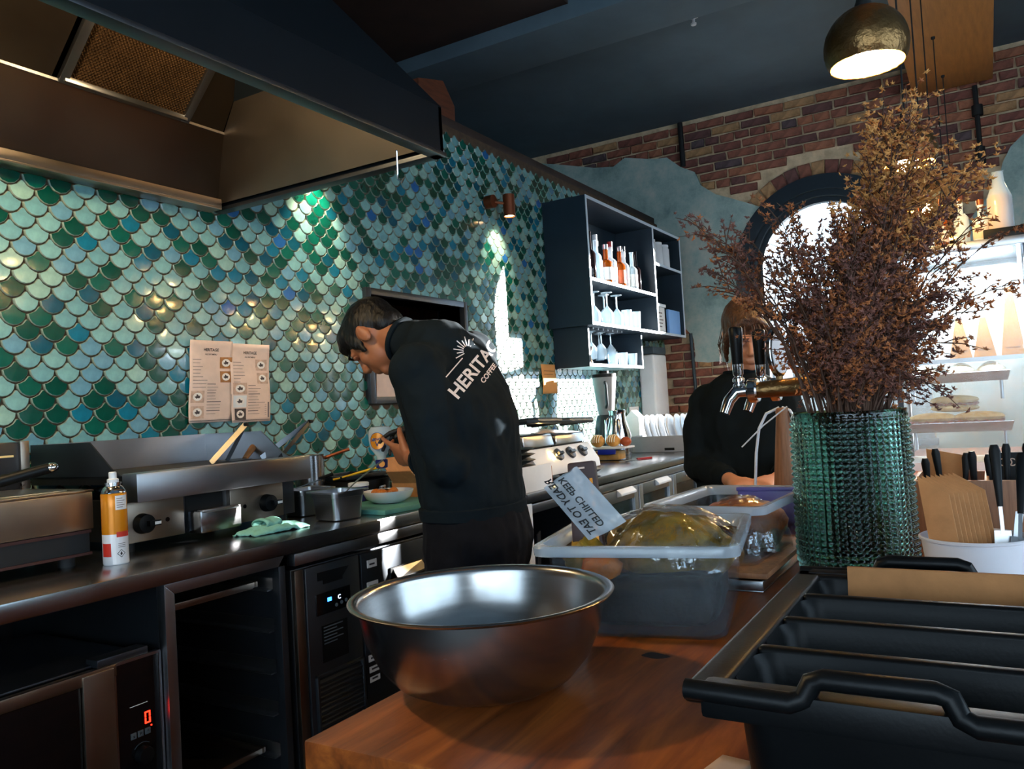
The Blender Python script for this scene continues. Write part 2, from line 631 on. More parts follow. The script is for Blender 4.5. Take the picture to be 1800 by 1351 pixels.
def remesh(mb, name, mats, parent, voxel=0.008, smooth_it=6, kind=None, wrinkle=None):
    """one continuous skin from overlapping closed pieces"""
    me = bpy.data.meshes.new(name + '_src')
    off = root_off(parent)
    me.from_pydata([tuple(Vector(v) - off) for v in mb.v], [], mb.f)
    o = bpy.data.objects.new(name + '_src', me)
    COL.objects.link(o)
    bm = bmesh.new(); bm.from_mesh(me)
    bmesh.ops.recalc_face_normals(bm, faces=bm.faces)
    bm.to_mesh(me); bm.free()
    md = o.modifiers.new('r', 'REMESH')
    md.mode = 'VOXEL'
    md.voxel_size = voxel
    if smooth_it:
        sm = o.modifiers.new('s', 'SMOOTH')
        sm.factor = 0.5
        sm.iterations = smooth_it
    dg = bpy.context.evaluated_depsgraph_get()
    out = bpy.data.meshes.new_from_object(o.evaluated_get(dg))
    bpy.data.objects.remove(o)
    out.name = name
    if wrinkle:
        out.update()
        ns = [v.normal.copy() for v in out.vertices]
        for v, n in zip(out.vertices, ns):
            v.co += n * wrinkle(v.co + off)
    out.materials.clear()
    for mm in (mats if isinstance(mats, (list, tuple)) else [mats]):
        out.materials.append(M[mm])
    out.shade_smooth()
    r = bpy.data.objects.new(name, out)
    COL.objects.link(r)
    r.parent = parent
    if kind:
        r['kind'] = kind
    return r


def project_text(mb_flat, target, direction, dist=0.004):
    """drop flat lettering onto a curved surface along a direction (local coordinates of target)"""
    bvh = BVHTree.FromPolygons([v.co for v in target.data.vertices], [tuple(p.vertices) for p in target.data.polygons])
    d = Vector(direction).normalized()
    out, hit = [], []
    for p in mb_flat.v:
        p = Vector(p)
        h = bvh.ray_cast(p - d * 0.5, d)
        ok = h[0] is not None and h[1].dot(d) < -0.08
        hit.append(ok)
        out.append(tuple((h[0] - d * dist) if ok else p))
    keep = [i for i, f in enumerate(mb_flat.f) if all(hit[j] for j in f)]
    mb_flat.f = [mb_flat.f[i] for i in keep]
    mb_flat.mi = [mb_flat.mi[i] for i in keep]
    mb_flat.v = out
    return mb_flat

# ================================================================== SETTING
random.seed(7)
WY = 2.30          # tile face
DX = 6.45          # brick face
ZC = 3.52          # ceiling
ZT = 2.70          # top of the tiled partition

def struct(mb, name, mats, parent=None, **k):
    o = mb.build(name, mats, parent, **k)
    if parent is None:
        o['kind'] = 'structure'
    return o

struct(MB().box(-3.0, -3.4, -0.1, 6.9, 4.7, 0.0), 'floor', 'floor')
ce = struct(MB().box(-3.0, -3.4, ZC, 6.9, 4.7, ZC + 0.1), 'ceiling', 'ceiling_paint')
struct(MB().box(4.08, -3.4, ZC - 0.12, 4.52, 4.6, ZC - 0.002).box(4.52, -3.4, ZC - 0.05, 4.60, 4.6, ZC - 0.002), 'ceiling_beam', 'ceiling_paint', bevel=0.008)
struct(MB().box(-3, 1.9, ZC - 0.03, 4.079, 4.6, ZC - 0.003), 'ceiling_panel', 'trim_brown')
struct(MB().box(-2.6, 4.6, 0, 6.9, 4.7, ZC), 'wall_rear', 'slate_dark')
wr_ = MB()
wr_.box(-3.0, -3.4, 0, -1.6, -3.3, ZC).box(3.4, -3.4, 0, 6.9, -3.3, ZC).box(-1.6, -3.4, 0, 3.4, -3.3, 0.6).box(-1.6, -3.4, 2.75, 3.4, -3.3, ZC)
struct(wr_, 'wall_right', 'plaster_room')
w4 = MB()
for xx in (-1.6, 0.03, 1.70, 3.33):
    w4.box(xx, -3.38, 0.6, xx + 0.07, -3.31, 2.75)
w4.box(-1.6, -3.38, 0.6, 3.4, -3.31, 0.67).box(-1.6, -3.38, 2.68, 3.4, -3.31, 2.75)
w4o = struct(w4, 'window_4', 'window_paint')
MB().box(-1.55, -3.348, 0.66, 3.35, -3.342, 2.69).build('pane', 'glass', w4o)
# wall behind the camera: a glazed shop front between piers
wf = MB().box(-2.7, -3.3, 0, -2.6, -2.6, ZC).box(-2.7, 1.2, 0, -2.6, 4.6, ZC)
wf.box(-2.7, -2.6, 0, -2.6, 1.2, 0.7).box(-2.7, -2.6, 2.7, -2.6, 1.2, ZC)
struct(wf, 'wall_front', 'slate_dark')
w3 = MB()
for yy in (-2.6, -1.35, -0.1, 1.14):
    w3.box(-2.69, yy, 0.7, -2.62, yy + 0.06, 2.7)
w3.box(-2.69, -2.6, 0.7, -2.62, 1.2, 0.76).box(-2.69, -2.6, 2.64, -2.62, 1.2, 2.7)
w3o = struct(w3, 'window_3', 'window_paint')
MB().box(-2.658, -2.54, 0.76, -2.652, 1.14, 2.64).build('pane', 'glass', w3o)

# ---- tiled partition with a serving hatch
HX0, HX1, HZ0, HZ1 = 2.70, 3.42, 1.31, 1.757
pt = MB()
Y0, Y1 = WY + 0.009, WY + 0.14
pt.box(-2.6, Y0, 0, HX0, Y1, ZT).box(HX1, Y0, 0, DX, Y1, ZT).box(HX0, Y0, 0, HX1, Y1, HZ0).box(HX0, Y0, HZ1, HX1, Y1, ZT)
wall_left = struct(pt, 'wall_left', 'grout')
struct(MB().box(-2.6, WY + 0.03, ZT, DX, WY + 0.18, ZT + 0.06), 'trim_1', 'trim_brown', bevel=0.006)

TR, TPX, TPZ = 0.0347, 0.0735, 0.0396
def tile_shape(seg):
    pts = []
    for k in range(seg + 1):
        a = PI + PI * k / seg
        pts.append((TR * math.cos(a), TR * math.sin(a)))
    cr = 0.0384
    arc = [255, 232, 206]
    for a in arc:
        pts.append((TPX / 2 + cr * math.cos(R(a)), TPZ + cr * math.sin(R(a))))
    for a in reversed(arc):
        pts.append((-TPX / 2 - cr * math.cos(R(a)), TPZ + cr * math.sin(R(a))))
    return pts
def tile_verts(seg):
    pts = tile_shape(seg)
    n = len(pts)
    cx, cz = 0.0, -0.004
    v = [(x, 0.010, z) for x, z in pts]
    v += [(x, 0.0032, z) for x, z in pts]
    v += [(cx + (x - cx) * 0.935, 0.0, cz + (z - cz) * 0.935) for x, z in pts]
    v.append((cx, -0.0004, cz))
    f = []
    for i in range(n):
        j = (i + 1) % n
        f.append((2 * n + i, 2 * n + j, 3 * n))
    for i in range(n):
        j = (i + 1) % n
        f.append((n + i, n + j, 2 * n + j, 2 * n + i))
        f.append((i, j, n + j, n + i))
    return v, f, n
TV, TF, TN = tile_verts(8)
TVL, TFL, TNL = tile_verts(6)
EDGE = M['glaze_edge_highlight']
tile_mesh = []
for mm in TM:
    b = MB(); b.add(TV, TF[:TN], 0); b.f += TF[TN:]; b.mi += [1] * (len(TF) - TN)
    o = b.build('tile', [mm, EDGE], None, fix=True, smooth=0.25)
    tile_mesh.append(o.data)
    bpy.data.objects.remove(o)

cands = []
nz = int((ZT - 0.90) / TPZ)
for kz in range(nz + 1):
    z = 0.935 + kz * TPZ
    if z + 0.025 > ZT: continue
    off = (kz % 2) * TPX / 2
    for kx in range(90):
        x = 0.55 + off + kx * TPX
        if x > DX - 0.03: continue
        if x < 1.9 and z > 2.02: continue
        if HX0 - 0.045 < x < HX1 + 0.045 and HZ0 - 0.05 < z < HZ1 + 0.035: continue
        cands.append((x, z))
def hidden_tile(x, z):
    return (x < 1.14 or z < 1.2 or (z > 1.93 and x < 1.9) or (1.76 < x < 2.10 and 1.24 < z < 1.50) or (x > 1.9 and z > 2.03 + (x - 1.9) * 0.3))
def tcol():
    return random.choices(range(len(TM)), TW)[0]
cands.sort(key=lambda p: (hidden_tile(*p), p[0] ** 2 + WY ** 2 + (p[1] - CAM_H) ** 2))
fld = MB()
for i, (x, z) in enumerate(cands):
    ci = tcol()
    rx, rz = random.gauss(0, 0.012), random.gauss(0, 0.012)
    if i < 298:
        o = bpy.data.objects.new('tile', tile_mesh[ci])
        COL.objects.link(o)
        o.location = (x, WY, z)
        o.rotation_euler = (rx, random.gauss(0, 0.012), rz)
        o.parent = wall_left
    else:
        fld.X = Matrix.Translation((x, WY, z)) @ Matrix.Rotation(rx, 4, 'X') @ Matrix.Rotation(rz, 4, 'Z')
        fld.add(TVL, TFL, ci)
        fld.mi[-(len(TFL) - TNL):] = [len(TM)] * (len(TFL) - TNL)
fld.X = None
fld.build('tile_field', TM + [EDGE], wall_left, kind='stuff', fix=True, smooth=0.25)

# hatch frame
hf = MB()
for a in ((HX0 - 0.035, HZ0 - 0.03, HX0, HZ1 + 0.03), (HX1, HZ0 - 0.03, HX1 + 0.03, HZ1 + 0.03), (HX0, HZ1, HX1, HZ1 + 0.03), (HX0, HZ0 - 0.03, HX1, HZ0)):
    hf.box(a[0], WY - 0.02, a[1], a[2], WY + 0.15, a[3])
struct(hf, 'trim_2', 'steel_dark', bevel=0.003)

# ---- back wall of old brick, arched window, unseen narrow window
AYC, AZS, ARO = 1.01, 2.20, 0.56     # arch centre, spring line, masonry radius
SILL = 0.85
bw = MB()
X0, X1 = DX + 0.03, DX + 0.36
bw.box(X0, AYC + ARO, 0, X1, 4.6, ZC)
bw.box(X0, AYC - ARO, 0, X1, AYC + ARO, SILL)
NA = 24
for i in range(NA):
    ya = AYC - ARO * math.cos(PI * i / NA)
    yb = AYC - ARO * math.cos(PI * (i + 1) / NA)
    za = AZS + ARO * math.sin(PI * i / NA)
    zb = AZS + ARO * math.sin(PI * (i + 1) / NA)
    bw.hexa([(X0, ya, za), (X1, ya, za), (X1, yb, zb), (X0, yb, zb), (X0, ya, ZC), (X1, ya, ZC), (X1, yb, ZC), (X0, yb, ZC)])
NY0, NY1, NZ0, NZ1 = -1.76, -1.19, 1.36, 2.3
bw.box(X0, NY1, 0, X1, AYC - ARO, ZC)
bw.box(X0, NY0, 0, X1, NY1, NZ0).box(X0, NY0, NZ1, X1, NY1, ZC)
bw.box(X0, -3.3, 0, X1, NY0, ZC)
wall_back = struct(bw, 'wall_back', 'mortar')

# bricks
PL = [(3.6, 3.50), (3.49, 3.48), (3.2, 3.40), (2.84, 3.29), (2.67, 3.27), (2.56, 3.31), (2.31, 3.26), (2.18, 3.25), (2.08, 3.15), (1.96, 3.08), (1.91, 2.96), (1.8, 2.87), (1.68, 2.82)]
PL_low = [(1.68, 1.49), (1.89, 1.51), (2.06, 1.52), (2.05, 1.71), (2.12, 1.80), (2.40, 1.82)]
PR = [(-0.8, 3.02), (-0.32, 2.89), (-0.23, 2.82), (-0.19, 2.72), (-0.13, 2.56), (0.06, 2.34), (0.34, 2.24)]
def interp(tab, y):
    t = sorted(tab)
    if y <= t[0][0]: return t[0][1]
    for (a, b), (c, d) in zip(t, t[1:]):
        if a <= y <= c: return b + (d - b) * (y - a) / (c - a + 1e-9)
    return t[-1][1]
def covered(y, z):
    if y > 1.60 and y < 2.4:
        return interp(PL_low, y) < z < interp(PL, y)
    if y >= 2.4:
        return z < interp(PL, y)
    if y < 0.42:
        return z < interp(PR, y)
    return False
brick_mesh = {}
def brick_obj(w, h, cx_y, cx_z, rot=0.0):
    key = (round(w, 3), round(h, 3), random.randrange(2))
    ci = random.choices(range(6), [30, 24, 20, 14, 6, 8])[0]
    kk = key + (ci,)
    if kk not in brick_mesh:
        rr = random.Random(hash(kk) & 0xffff)
        b = MB()
        d = 0.006
        pts = []
        for (sy, sz) in ((-1, -1), (1, -1), (1, 1), (-1, 1)):
            pts.append((sy * w / 2 + rr.uniform(-.004, .004), sz * h / 2 + rr.uniform(-.004, .004)))
        v = [(0.028, y, z) for y, z in pts] + [(0.006, y, z) for y, z in pts] + [(0.0, y * (1 - 0.014 / w * 1.2), z * (1 - 0.012 / h)) for y, z in pts]
        f = [(8, 9, 10, 11)]
        for a in (0, 4):
            for i in range(4):
                j = (i + 1) % 4
                f.append((a + i, a + j, a + 4 + j, a + 4 + i))
        b.add(v, f)
        o = b.build('brick', 'brick_%d' % ci, None, smooth=0)
        brick_mesh[kk] = o.data
        bpy.data.objects.remove(o)
    o = bpy.data.objects.new('brick', brick_mesh[kk])
    COL.objects.link(o)
    o.location = (DX + random.uniform(-0.003, 0.004), cx_y, cx_z)
    o.rotation_euler = (rot, random.uniform(-.02, .02), random.uniform(-.02, .02))
    o.parent = wall_back
BL, BH, BG = 0.218, 0.057, 0.015
row = 0
z = 0.93
NB = 0
while z < ZC - 0.03:
    head = row % 5 == 3
    L_ = 0.106 if head else BL
    y = 3.55 + (0.0 if row % 2 else L_ / 2)
    while y > -0.75:
        yy = y - L_ / 2
        ok = not covered(yy, z)
        if ok:
            da = math.hypot(yy - AYC, z - AZS) if z > AZS else abs(yy - AYC)
            inwin = da < (0.80 + (0.03 if head else 0.06)) if z > AZS - 0.1 else abs(yy - AYC) < 0.66 + L_ / 2
            if inwin: ok = False
            if z > 2.4 and yy > 3.5: ok = False
            if z < 2.3 and not (1.6 < yy < 2.38): ok = False
        if ok:
            brick_obj(L_, BH, yy, z)
            NB += 1
        y -= L_ + BG
    z += BH + BG
    row += 1
for k in range(23):
    a = PI * (k + 0.5) / 23
    rr = 0.72
    y, zz = AYC + rr * math.cos(a), AZS + rr * math.sin(a)
    brick_obj(0.092, 0.105, y, zz, rot=(a - PI / 2))
    NB += 1
print('bricks', NB)

def jitter(poly, amp=0.02, step=0.05):
    out = []
    for (a, b), (c, d) in zip(poly, poly[1:] + poly[:1]):
        n = max(1, int(math.hypot(c - a, d - b) / step))
        for i in range(n):
            t = i / n
            out.append((a + (c - a) * t + random.uniform(-amp, amp), b + (d - b) * t + random.uniform(-amp, amp)))
    return out
def plaster_poly(poly, name):
    b = MB()
    b.prism([(DX - 0.004, y, z) for y, z in poly], (0, 0, 0), (0.034, 0, 0))
    return b.build(name, 'old_plaster', wall_back, smooth=0.5)
left_poly = [(2.42, 1.82)] + [(2.38, 1.82)] + jitter(list(reversed(PL_low))[1:] + [(1.655, 1.49)], 0.012)[:-6] + [(1.655, 1.49), (1.655, 2.2)]
left_poly += [(AYC + 0.66 * math.cos(a), AZS + 0.66 * math.sin(a)) for a in (0.1, 0.3, 0.5, 0.7, 0.85)]
left_poly += jitter(list(reversed(PL)), 0.014)[:-60] if False else [(y + random.uniform(-.012, .012), z + random.uniform(-.012, .012)) for y, z in reversed(PL)]
left_poly += [(4.55, 3.50), (4.55, 0.05), (2.42, 0.05)]
plaster_poly(left_poly, 'plaster_coat')
rp = [(0.345, 0.05), (0.345, 2.22)] + [(y + random.uniform(-.012, .012), z + random.uniform(-.012, .012)) for y, z in reversed(PR)] + [(-0.98, 3.1), (-0.98, 0.05)]
plaster_poly(rp, 'plaster_coat')

# window_1: arched frame
def arch_path(r, zb=SILL, n=28):
    p = [(AYC + r, zb)]
    for i in range(n + 1):
        a = PI * i / n
        p.append((AYC + r * math.cos(a), AZS + r * math.sin(a)))
    p.append((AYC - r, zb))
    return p
def arch_ring(mb, r0, r1, x0, x1, m=None):
    A, B = arch_path(r0), arch_path(r1)
    n = len(A)
    v = [(x0, y, z) for y, z in A] + [(x0, y, z) for y, z in B] + [(x1, y, z) for y, z in A] + [(x1, y, z) for y, z in B]
    f = []
    for i in range(n - 1):
        f += [(i, i + 1, n + i + 1, n + i), (2 * n + i, 3 * n + i, 3 * n + i + 1, 2 * n + i + 1),
              (i, 2 * n + i, 2 * n + i + 1, i + 1), (n + i, n + i + 1, 3 * n + i + 1, 3 * n + i)]
    f += [(0, n, 3 * n, 2 * n), (n - 1, 3 * n - 1, 4 * n - 1, 2 * n - 1)]
    mb.add(v, f, m)
wm = MB()
arch_ring(wm, 0.655, 0.545, DX - 0.06, DX + 0.10)
arch_ring(wm, 0.575, 0.50, DX - 0.02, DX + 0.12)
window_1 = struct(wm, 'window_1', 'window_paint', smooth=0.5)
ws = MB()
arch_ring(ws, 0.505, 0.462, DX + 0.03, DX + 0.09)
ws.box(DX + 0.03, AYC - 0.47, 1.80, DX + 0.09, AYC + 0.47, 1.85)
ws.box(DX + 0.03, AYC - 0.47, SILL, DX + 0.09, AYC + 0.47, SILL + 0.06)
ws.build('sash', 'window_paint', window_1)
MB().box(DX - 0.10, AYC - 0.68, SILL - 0.05, DX + 0.30, AYC + 0.68, SILL).build('sill', 'window_paint', window_1, bevel=0.005)
gp = [(DX + 0.06, y, z) for y, z in arch_path(0.47, SILL + 0.02)]
MB().prism(gp, (0, 0, 0), (0.004, 0, 0)).build('pane', 'glass', window_1, smooth=0)
# unseen narrow window further right, added and sized to aim sun at both people
w2 = MB()
w2.box(DX + 0.02, NY0, NZ0, DX + 0.10, NY0 + 0.04, NZ1).box(DX + 0.02, NY1 - 0.04, NZ0, DX + 0.10, NY1, NZ1)
w2.box(DX + 0.02, NY0, NZ0, DX + 0.10, NY1, NZ0 + 0.05).box(DX + 0.02, NY0, NZ1 - 0.05, DX + 0.10, NY1, NZ1)
unseen_sun_window = struct(w2, 'unseen_sun_window', 'window_paint')
MB().box(DX + 0.055, NY0 + 0.03, NZ0 + 0.03, DX + 0.06, NY1 - 0.03, NZ1 - 0.03).build('pane', 'glass', unseen_sun_window)
# street outside
struct(MB().box(6.9, -14, -0.2, 30, 16, -0.1), 'ground', 'pavement')
fb_ = thing('street_building', 'pale low building across the street seen through the arched window', 'building', (14.5, 4.5, -.1))
MB().box(14.0, 0.6, -.1, 20, 9.5, 3.35).build('wall', 'facade', fb_)
MB().box(13.9, 0.55, 3.35, 20, 9.5, 3.55).build('cornice', 'facade', fb_, bevel=.02)
MB().box(13.93, 0.6, 2.0, 14.0, 9.5, 2.12).build('string_course', 'facade', fb_)
for y in (1.1, 2.1, 3.1, 4.1, 5.1):
    f_ = MB().box(13.96, y, 0.7, 14.0, y + .7, 1.75).build('window', 'slate_paint', fb_)
    MB().box(13.95, y + .05, 0.75, 13.96, y + .65, 1.70).build('pane', 'glass', f_)

# conduits on the brick
tag(MB().tube([(DX - 0.02, 2.05, 3.50), (DX - 0.02, 2.045, 3.14)], 0.022, 10).build('conduit', 'black_matte'), 'dark iron conduit stub running down the brick from the ceiling', 'pipe')
tag(MB().tube([(DX - 0.02, 2.075, 1.76), (DX - 0.02, 2.06, 1.2), (DX - 0.02, 2.06, 0.95)], 0.014, 8).build('conduit', 'slate_paint'), 'thin grey conduit beside the lower brick patch', 'pipe')
tag(MB().tube([(DX - 0.02, -0.05, 3.27), (DX - 0.02, -0.055, 2.78)], 0.016, 8).cyl((DX - .02, -.055, 3.13), (DX - .02, -.055, 3.06), .035).cyl((DX - .02, -.055, 2.84), (DX - .02, -.055, 2.72), .03).build('conduit', 'black_matte'), 'thin conduit with junction knobs on brick right of the arch', 'pipe')

struct(MB().prism([(3.52, 2.56, 2.765), (3.86, 2.56, 2.765), (3.865, 2.56, 3.0), (3.76, 2.56, 3.12), (3.52, 2.56, 3.06)], (0, 0, 0), (0, .12, 0)), 'roof_beam', 'rust_wood', bevel=.01)
# dropped timber ceiling panel the pendants hang from
struct(MB().box(0.2, -0.16, 3.28, 6.40, 0.33, ZC - 0.004), 'ceiling_bulkhead', 'panel_wood', bevel=0.004)
sp = thing('sprinkler', 'small pale sprinkler head on the dark ceiling near the beam', 'sprinkler', (4.72, 1.38, ZC - 0.05))
MB().lathe([(0.004, -0.012), (0.016, -0.01), (0.018, 0.0), (0.009, 0.006), (0.009, 0.05)], (4.72, 1.38, ZC - 0.05), 12).build('head', 'white_plastic', sp)
MB().lathe([(0.035, 0.0), (0.03, 0.008)], (4.72, 1.38, ZC - 0.009), 14).build('rosette', 'white_plastic', sp)
# storeroom behind the hatch
struct(MB().box(-2.6, 3.4, 0, 6.4, 3.46, ZT), 'partition_wall', 'rust_wood')

# ================================================================== HOOD
hood = thing('range_hood', 'big stainless extraction hood with dark sloping outside over the cooking bench', 'extractor hood', (0.8, 1.8, 1.975))
FX0, FX1, FY0, FY1 = -1.2, 1.935, 1.33, WY - 0.004
b = MB()
b.box(FX0, FY0, 1.98, FX1, FY0 + 0.02, 2.12)            # front fascia
b.box(FX1 - 0.02, FY0, 1.98, FX1, FY1, 2.12)
b.build('fascia', 'hood_outer', hood, bevel=0.003)
b = MB()
b.box(FX0, FY0 - 0.006, 1.972, FX1 + 0.006, FY0 + 0.035, 1.985).box(FX1 - 0.035, FY0, 1.972, FX1 + 0.006, FY1, 1.985)
b.build('lip', 'steel_dark', hood, bevel=0.002)
sl = 1.42
tt = (ZC - 0.02 - 2.12) / sl
tt = min(tt, FY1 - FY0)
b = MB()
zt = 2.12 + sl * tt
b.slab((FX0, FY0, 2.12), (FX1, FY0, 2.12), (FX1 - tt, FY0 + tt, zt), (FX0, FY0 + tt, zt), 0.01)
b.slab((FX1, FY0, 2.12), (FX1, FY1, 2.12), (FX1 - tt, FY1, zt), (FX1 - tt, FY0 + tt, zt), 0.01)
b.build('canopy', 'hood_outer', hood, smooth=0.3)
# inner lining
IX = 1.895
A0, A1, A2 = (WY - 0.03, 1.995), (2.15, 2.20), (2.01, 2.335)
def ixs(z): return IX - max(0, z - 1.995) * 0.3
b = MB()
b.slab((FX0, A0[0], A0[1]), (0.98, A0[0], A0[1]), (0.98, A1[0], A1[1]), (FX0, A1[0], A1[1]), 0.006)
b.slab((0.984, A0[0], A0[1]), (IX, A0[0], A0[1]), (ixs(2.2), A1[0], A1[1]), (0.984, A1[0], A1[1]), 0.006)
b.build('lower_rear_panel', 'hood_steel', hood, smooth=0)
FLX0, FLX1 = 1.285, 1.68
AT = (1.90, 2.44)
def up(x0, x1):
    b = MB()
    b.slab((x0, A1[0], A1[1] + .002), (x1, A1[0], A1[1] + .002), (x1 if x1 < 1.8 else ixs(AT[1]), AT[0], AT[1]), (x0, AT[0], AT[1]), 0.006)
    b.build('upper_rear_panel', 'hood_steel', hood, smooth=0)
up(FX0, 0.90); up(0.905, FLX0 - 0.03); up(FLX1 + 0.012, 1.83)
b = MB()
b.slab((IX, A0[0], A0[1]), (IX, FY0 + 0.03, A0[1]), (ixs(AT[1]), FY0 + 0.25, AT[1]), (ixs(AT[1]), AT[0], AT[1]), 0.006)
b.add([(IX, A0[0], A0[1]), (ixs(2.2), A1[0], A1[1]), (ixs(AT[1]), AT[0], AT[1])], [(0, 1, 2)])
b.build('end_panel', 'hood_steel', hood, smooth=0)
MB().slab((FX0, AT[0] + .02, AT[1]), (1.76, AT[0] + .02, AT[1]), (1.76, FY0 + .2, AT[1] + .02), (FX0, FY0 + .2, AT[1] + .02), 0.006).build('inner_top', 'hood_steel', hood, smooth=0)
# seam strips
def onp(x, t, d=0.0):
    y = A1[0] + (AT[0] - A1[0]) * t
    z = A1[1] + (AT[1] - A1[1]) * t
    n = Vector((0, -(AT[1] - A1[1]), (AT[0] - A1[0]))).normalized()
    return Vector((x, y, z)) + n * d
MB().bar((FX0, A1[0], A1[1]), (ixs(2.2), A1[0], A1[1]), 0.008, 0.008).build('seam', 'steel', hood)
MB().bar(onp(0.9, 0), onp(0.9, 1), 0.02, 0.02).build('seam', 'steel', hood)
# filter: frame, mesh, handle
b = MB()
for (p, q) in ((onp(FLX0, .02), onp(FLX1, .02)), (onp(FLX0, .98), onp(FLX1, .98)), (onp(FLX0, .0), onp(FLX0, 1.0)), (onp(FLX1, .0), onp(FLX1, 1.0))):
    b.bar(p, q, 0.026, 0.016)
fl = b.build('grease_filter', 'steel', hood, bevel=0.002)
fl['label'] = 'brown greasy mesh filter slotted into the hood lining'
mkx = mat('filter_mesh', (66, 47, 28), 0.42, 0.8, var=0.35, vscale=12, bump=0.0)
M['filter_mesh'] = mkx
b = MB()
def fmesh(u, v):
    x = FLX0 + 0.012 + (FLX1 - FLX0 - 0.024) * u
    return onp(x, 0.03 + 0.94 * v, -0.004 + 0.0035 * math.sin(u * 2 * PI * 34) * math.sin(v * 2 * PI * 26))
b.grid(fmesh, 136, 104)
b.build('mesh', 'filter_mesh', fl, fix=False, smooth=0)
b = MB()
p0, p1 = onp(FLX1 - 0.015, .78, .012), onp(FLX1 + 0.03, .78, .012)
b.tube([onp(FLX1 - .012, .85, .0), onp(FLX1 - .012, .76, .02), onp(FLX1 + .03, .72, .02), onp(FLX1 + .03, .8, .0)], 0.0035, 6)
b.build('handle', 'chrome', fl)
# grease gutter along the wall
b = MB()
b.box(FX0, WY - 0.075, 1.972, IX - 0.02, WY - 0.066, 2.0).box(FX0, WY - 0.075, 1.965, IX - 0.02, WY - 0.012, 1.972)
b.build('gutter', 'steel_worn', hood, bevel=0.001)
hk = MB().tube([(1.80, 1.40, 1.975), (1.806, 1.405, 1.93), (1.812, 1.41, 1.895), (1.818, 1.40, 1.885), (1.814, 1.39, 1.895)], 0.0028, 6).build('wire_hook', 'chrome', hood)

# lamps inside the hood
for i, (x, ly, lz) in enumerate(((0.66, 1.70, 2.20), (1.42, 1.62, 2.40))):
    t = thing('hood_lamp', ['warm bulkhead lamp inside the hood at the end away from the filter', 'warm bulkhead lamp inside the hood above the griddle beside the filter'][i], 'lamp', (x, ly, lz), group='lamps inside the hood')
    MB().lathe([(0.012, 2.45 - lz), (0.012, 0.03), (0.05, 0.03), (0.055, 0.0)], (x, ly, lz), 16).build('base', 'steel_dark', t)
    MB().ell((x, ly, lz - .015), (0.04, 0.04, 0.032)).build('globe', 'spot_glow', t)
    lamp('hood_light', 'POINT', (x, ly, lz - .08), 4.0 if i else 24.0, (1.0, 0.74, 0.40), shadow_soft_size=0.035)

# wall spots
def wall_spot(x, z, label, e):
    t = thing('wall_spotlight', label, 'spotlight', (x - 0.045, WY, z + 0.06), group='copper wall spotlights')
    MB().cyl((x - 0.075, WY - 0.004, z + 0.06), (x - 0.075, WY - 0.05, z + 0.06), 0.036, n=20).build('wall_mount', 'copper', t)
    MB().cyl((x - 0.075, WY - 0.03, z + 0.06), (x, WY - 0.10, z + 0.05), 0.008).build('arm', 'copper', t)
    MB().lathe([(0.030, 0.0), (0.033, 0.0), (0.033, 0.12), (0.0, 0.122)], (x, WY - 0.10, z - 0.02), 20, caps=False).build('shade', 'copper', t)
    MB().lathe([(0.028, 0.0), (0.028, 0.006)], (x, WY - 0.10, z - 0.014), 18).build('lens', 'spot_glow', t)
    lamp('wall_spot_light', 'SPOT', (x, WY - 0.10, z - 0.022), e, (1.0, 0.84, 0.58), (-0.02, 0.42, -1), spot_size=R(82), spot_blend=0.7, shadow_soft_size=0.02)
wall_spot(3.80, 2.30, 'copper cylinder spotlight on the tiles left of the bottle shelf', 11)
wall_spot(2.40, 2.26, 'copper cylinder spotlight on the tiles tucked behind the hood end', 16)

# ================================================================== PENDANTS
gl = [(2.193, 0.209, 2.077), (3.184, 0.196, 2.052), (3.90, 0.185, 2.03), (4.62, 0.172, 2.0), (5.387, 0.15, 1.97), (6.10, 0.13, 1.94)]
PLAB = ['hammered dark brass globe pendant hanging nearest, its whole globe clear of the flowers',
        'hammered globe pendant just above the dried flowers, second along the row',
        'hammered globe pendant glowing through the dried flowers, third along the row',
        'hammered globe pendant glowing low through the flowers, fourth along the row',
        'hammered globe pendant hidden by the flowers, fifth along the row',
        'hammered globe pendant nearest the brick wall, last along the row']
def globe_prof(r, up=True):
    p = []
    for k in range(22):
        a = PI / 2 - k / 21 * R(118)
        p.append((r * math.cos(a) + 1e-4, r * math.sin(a)))
    return p
pb = None
def hammered(r, inner=False):
    b = MB()
    prof = globe_prof(r)
    n, kk = 64, len(prof)
    v, f = [], []
    for k, (rr, z) in enumerate(prof):
        for i in range(n):
            a = 2 * PI * i / n
            d = 0 if inner else 0.0014 * mnoise.noise(Vector((math.cos(a) * 9, math.sin(a) * 9, z * 90)))
            q = (rr + d) / max(rr, 1e-4) if rr > 0.01 else 1
            zz = z
            if k == kk - 1: zz += 0.0022 * mnoise.noise(Vector((a * 7, 3, 0)))
            v.append((rr * q * math.cos(a), rr * q * math.sin(a), zz))
    for k in range(kk - 1):
        for i in range(n):
            j = (i + 1) % n
            f.append((k * n + i, (k + 1) * n + i, (k + 1) * n + j, k * n + j))
    b.add(v, f)
    return b
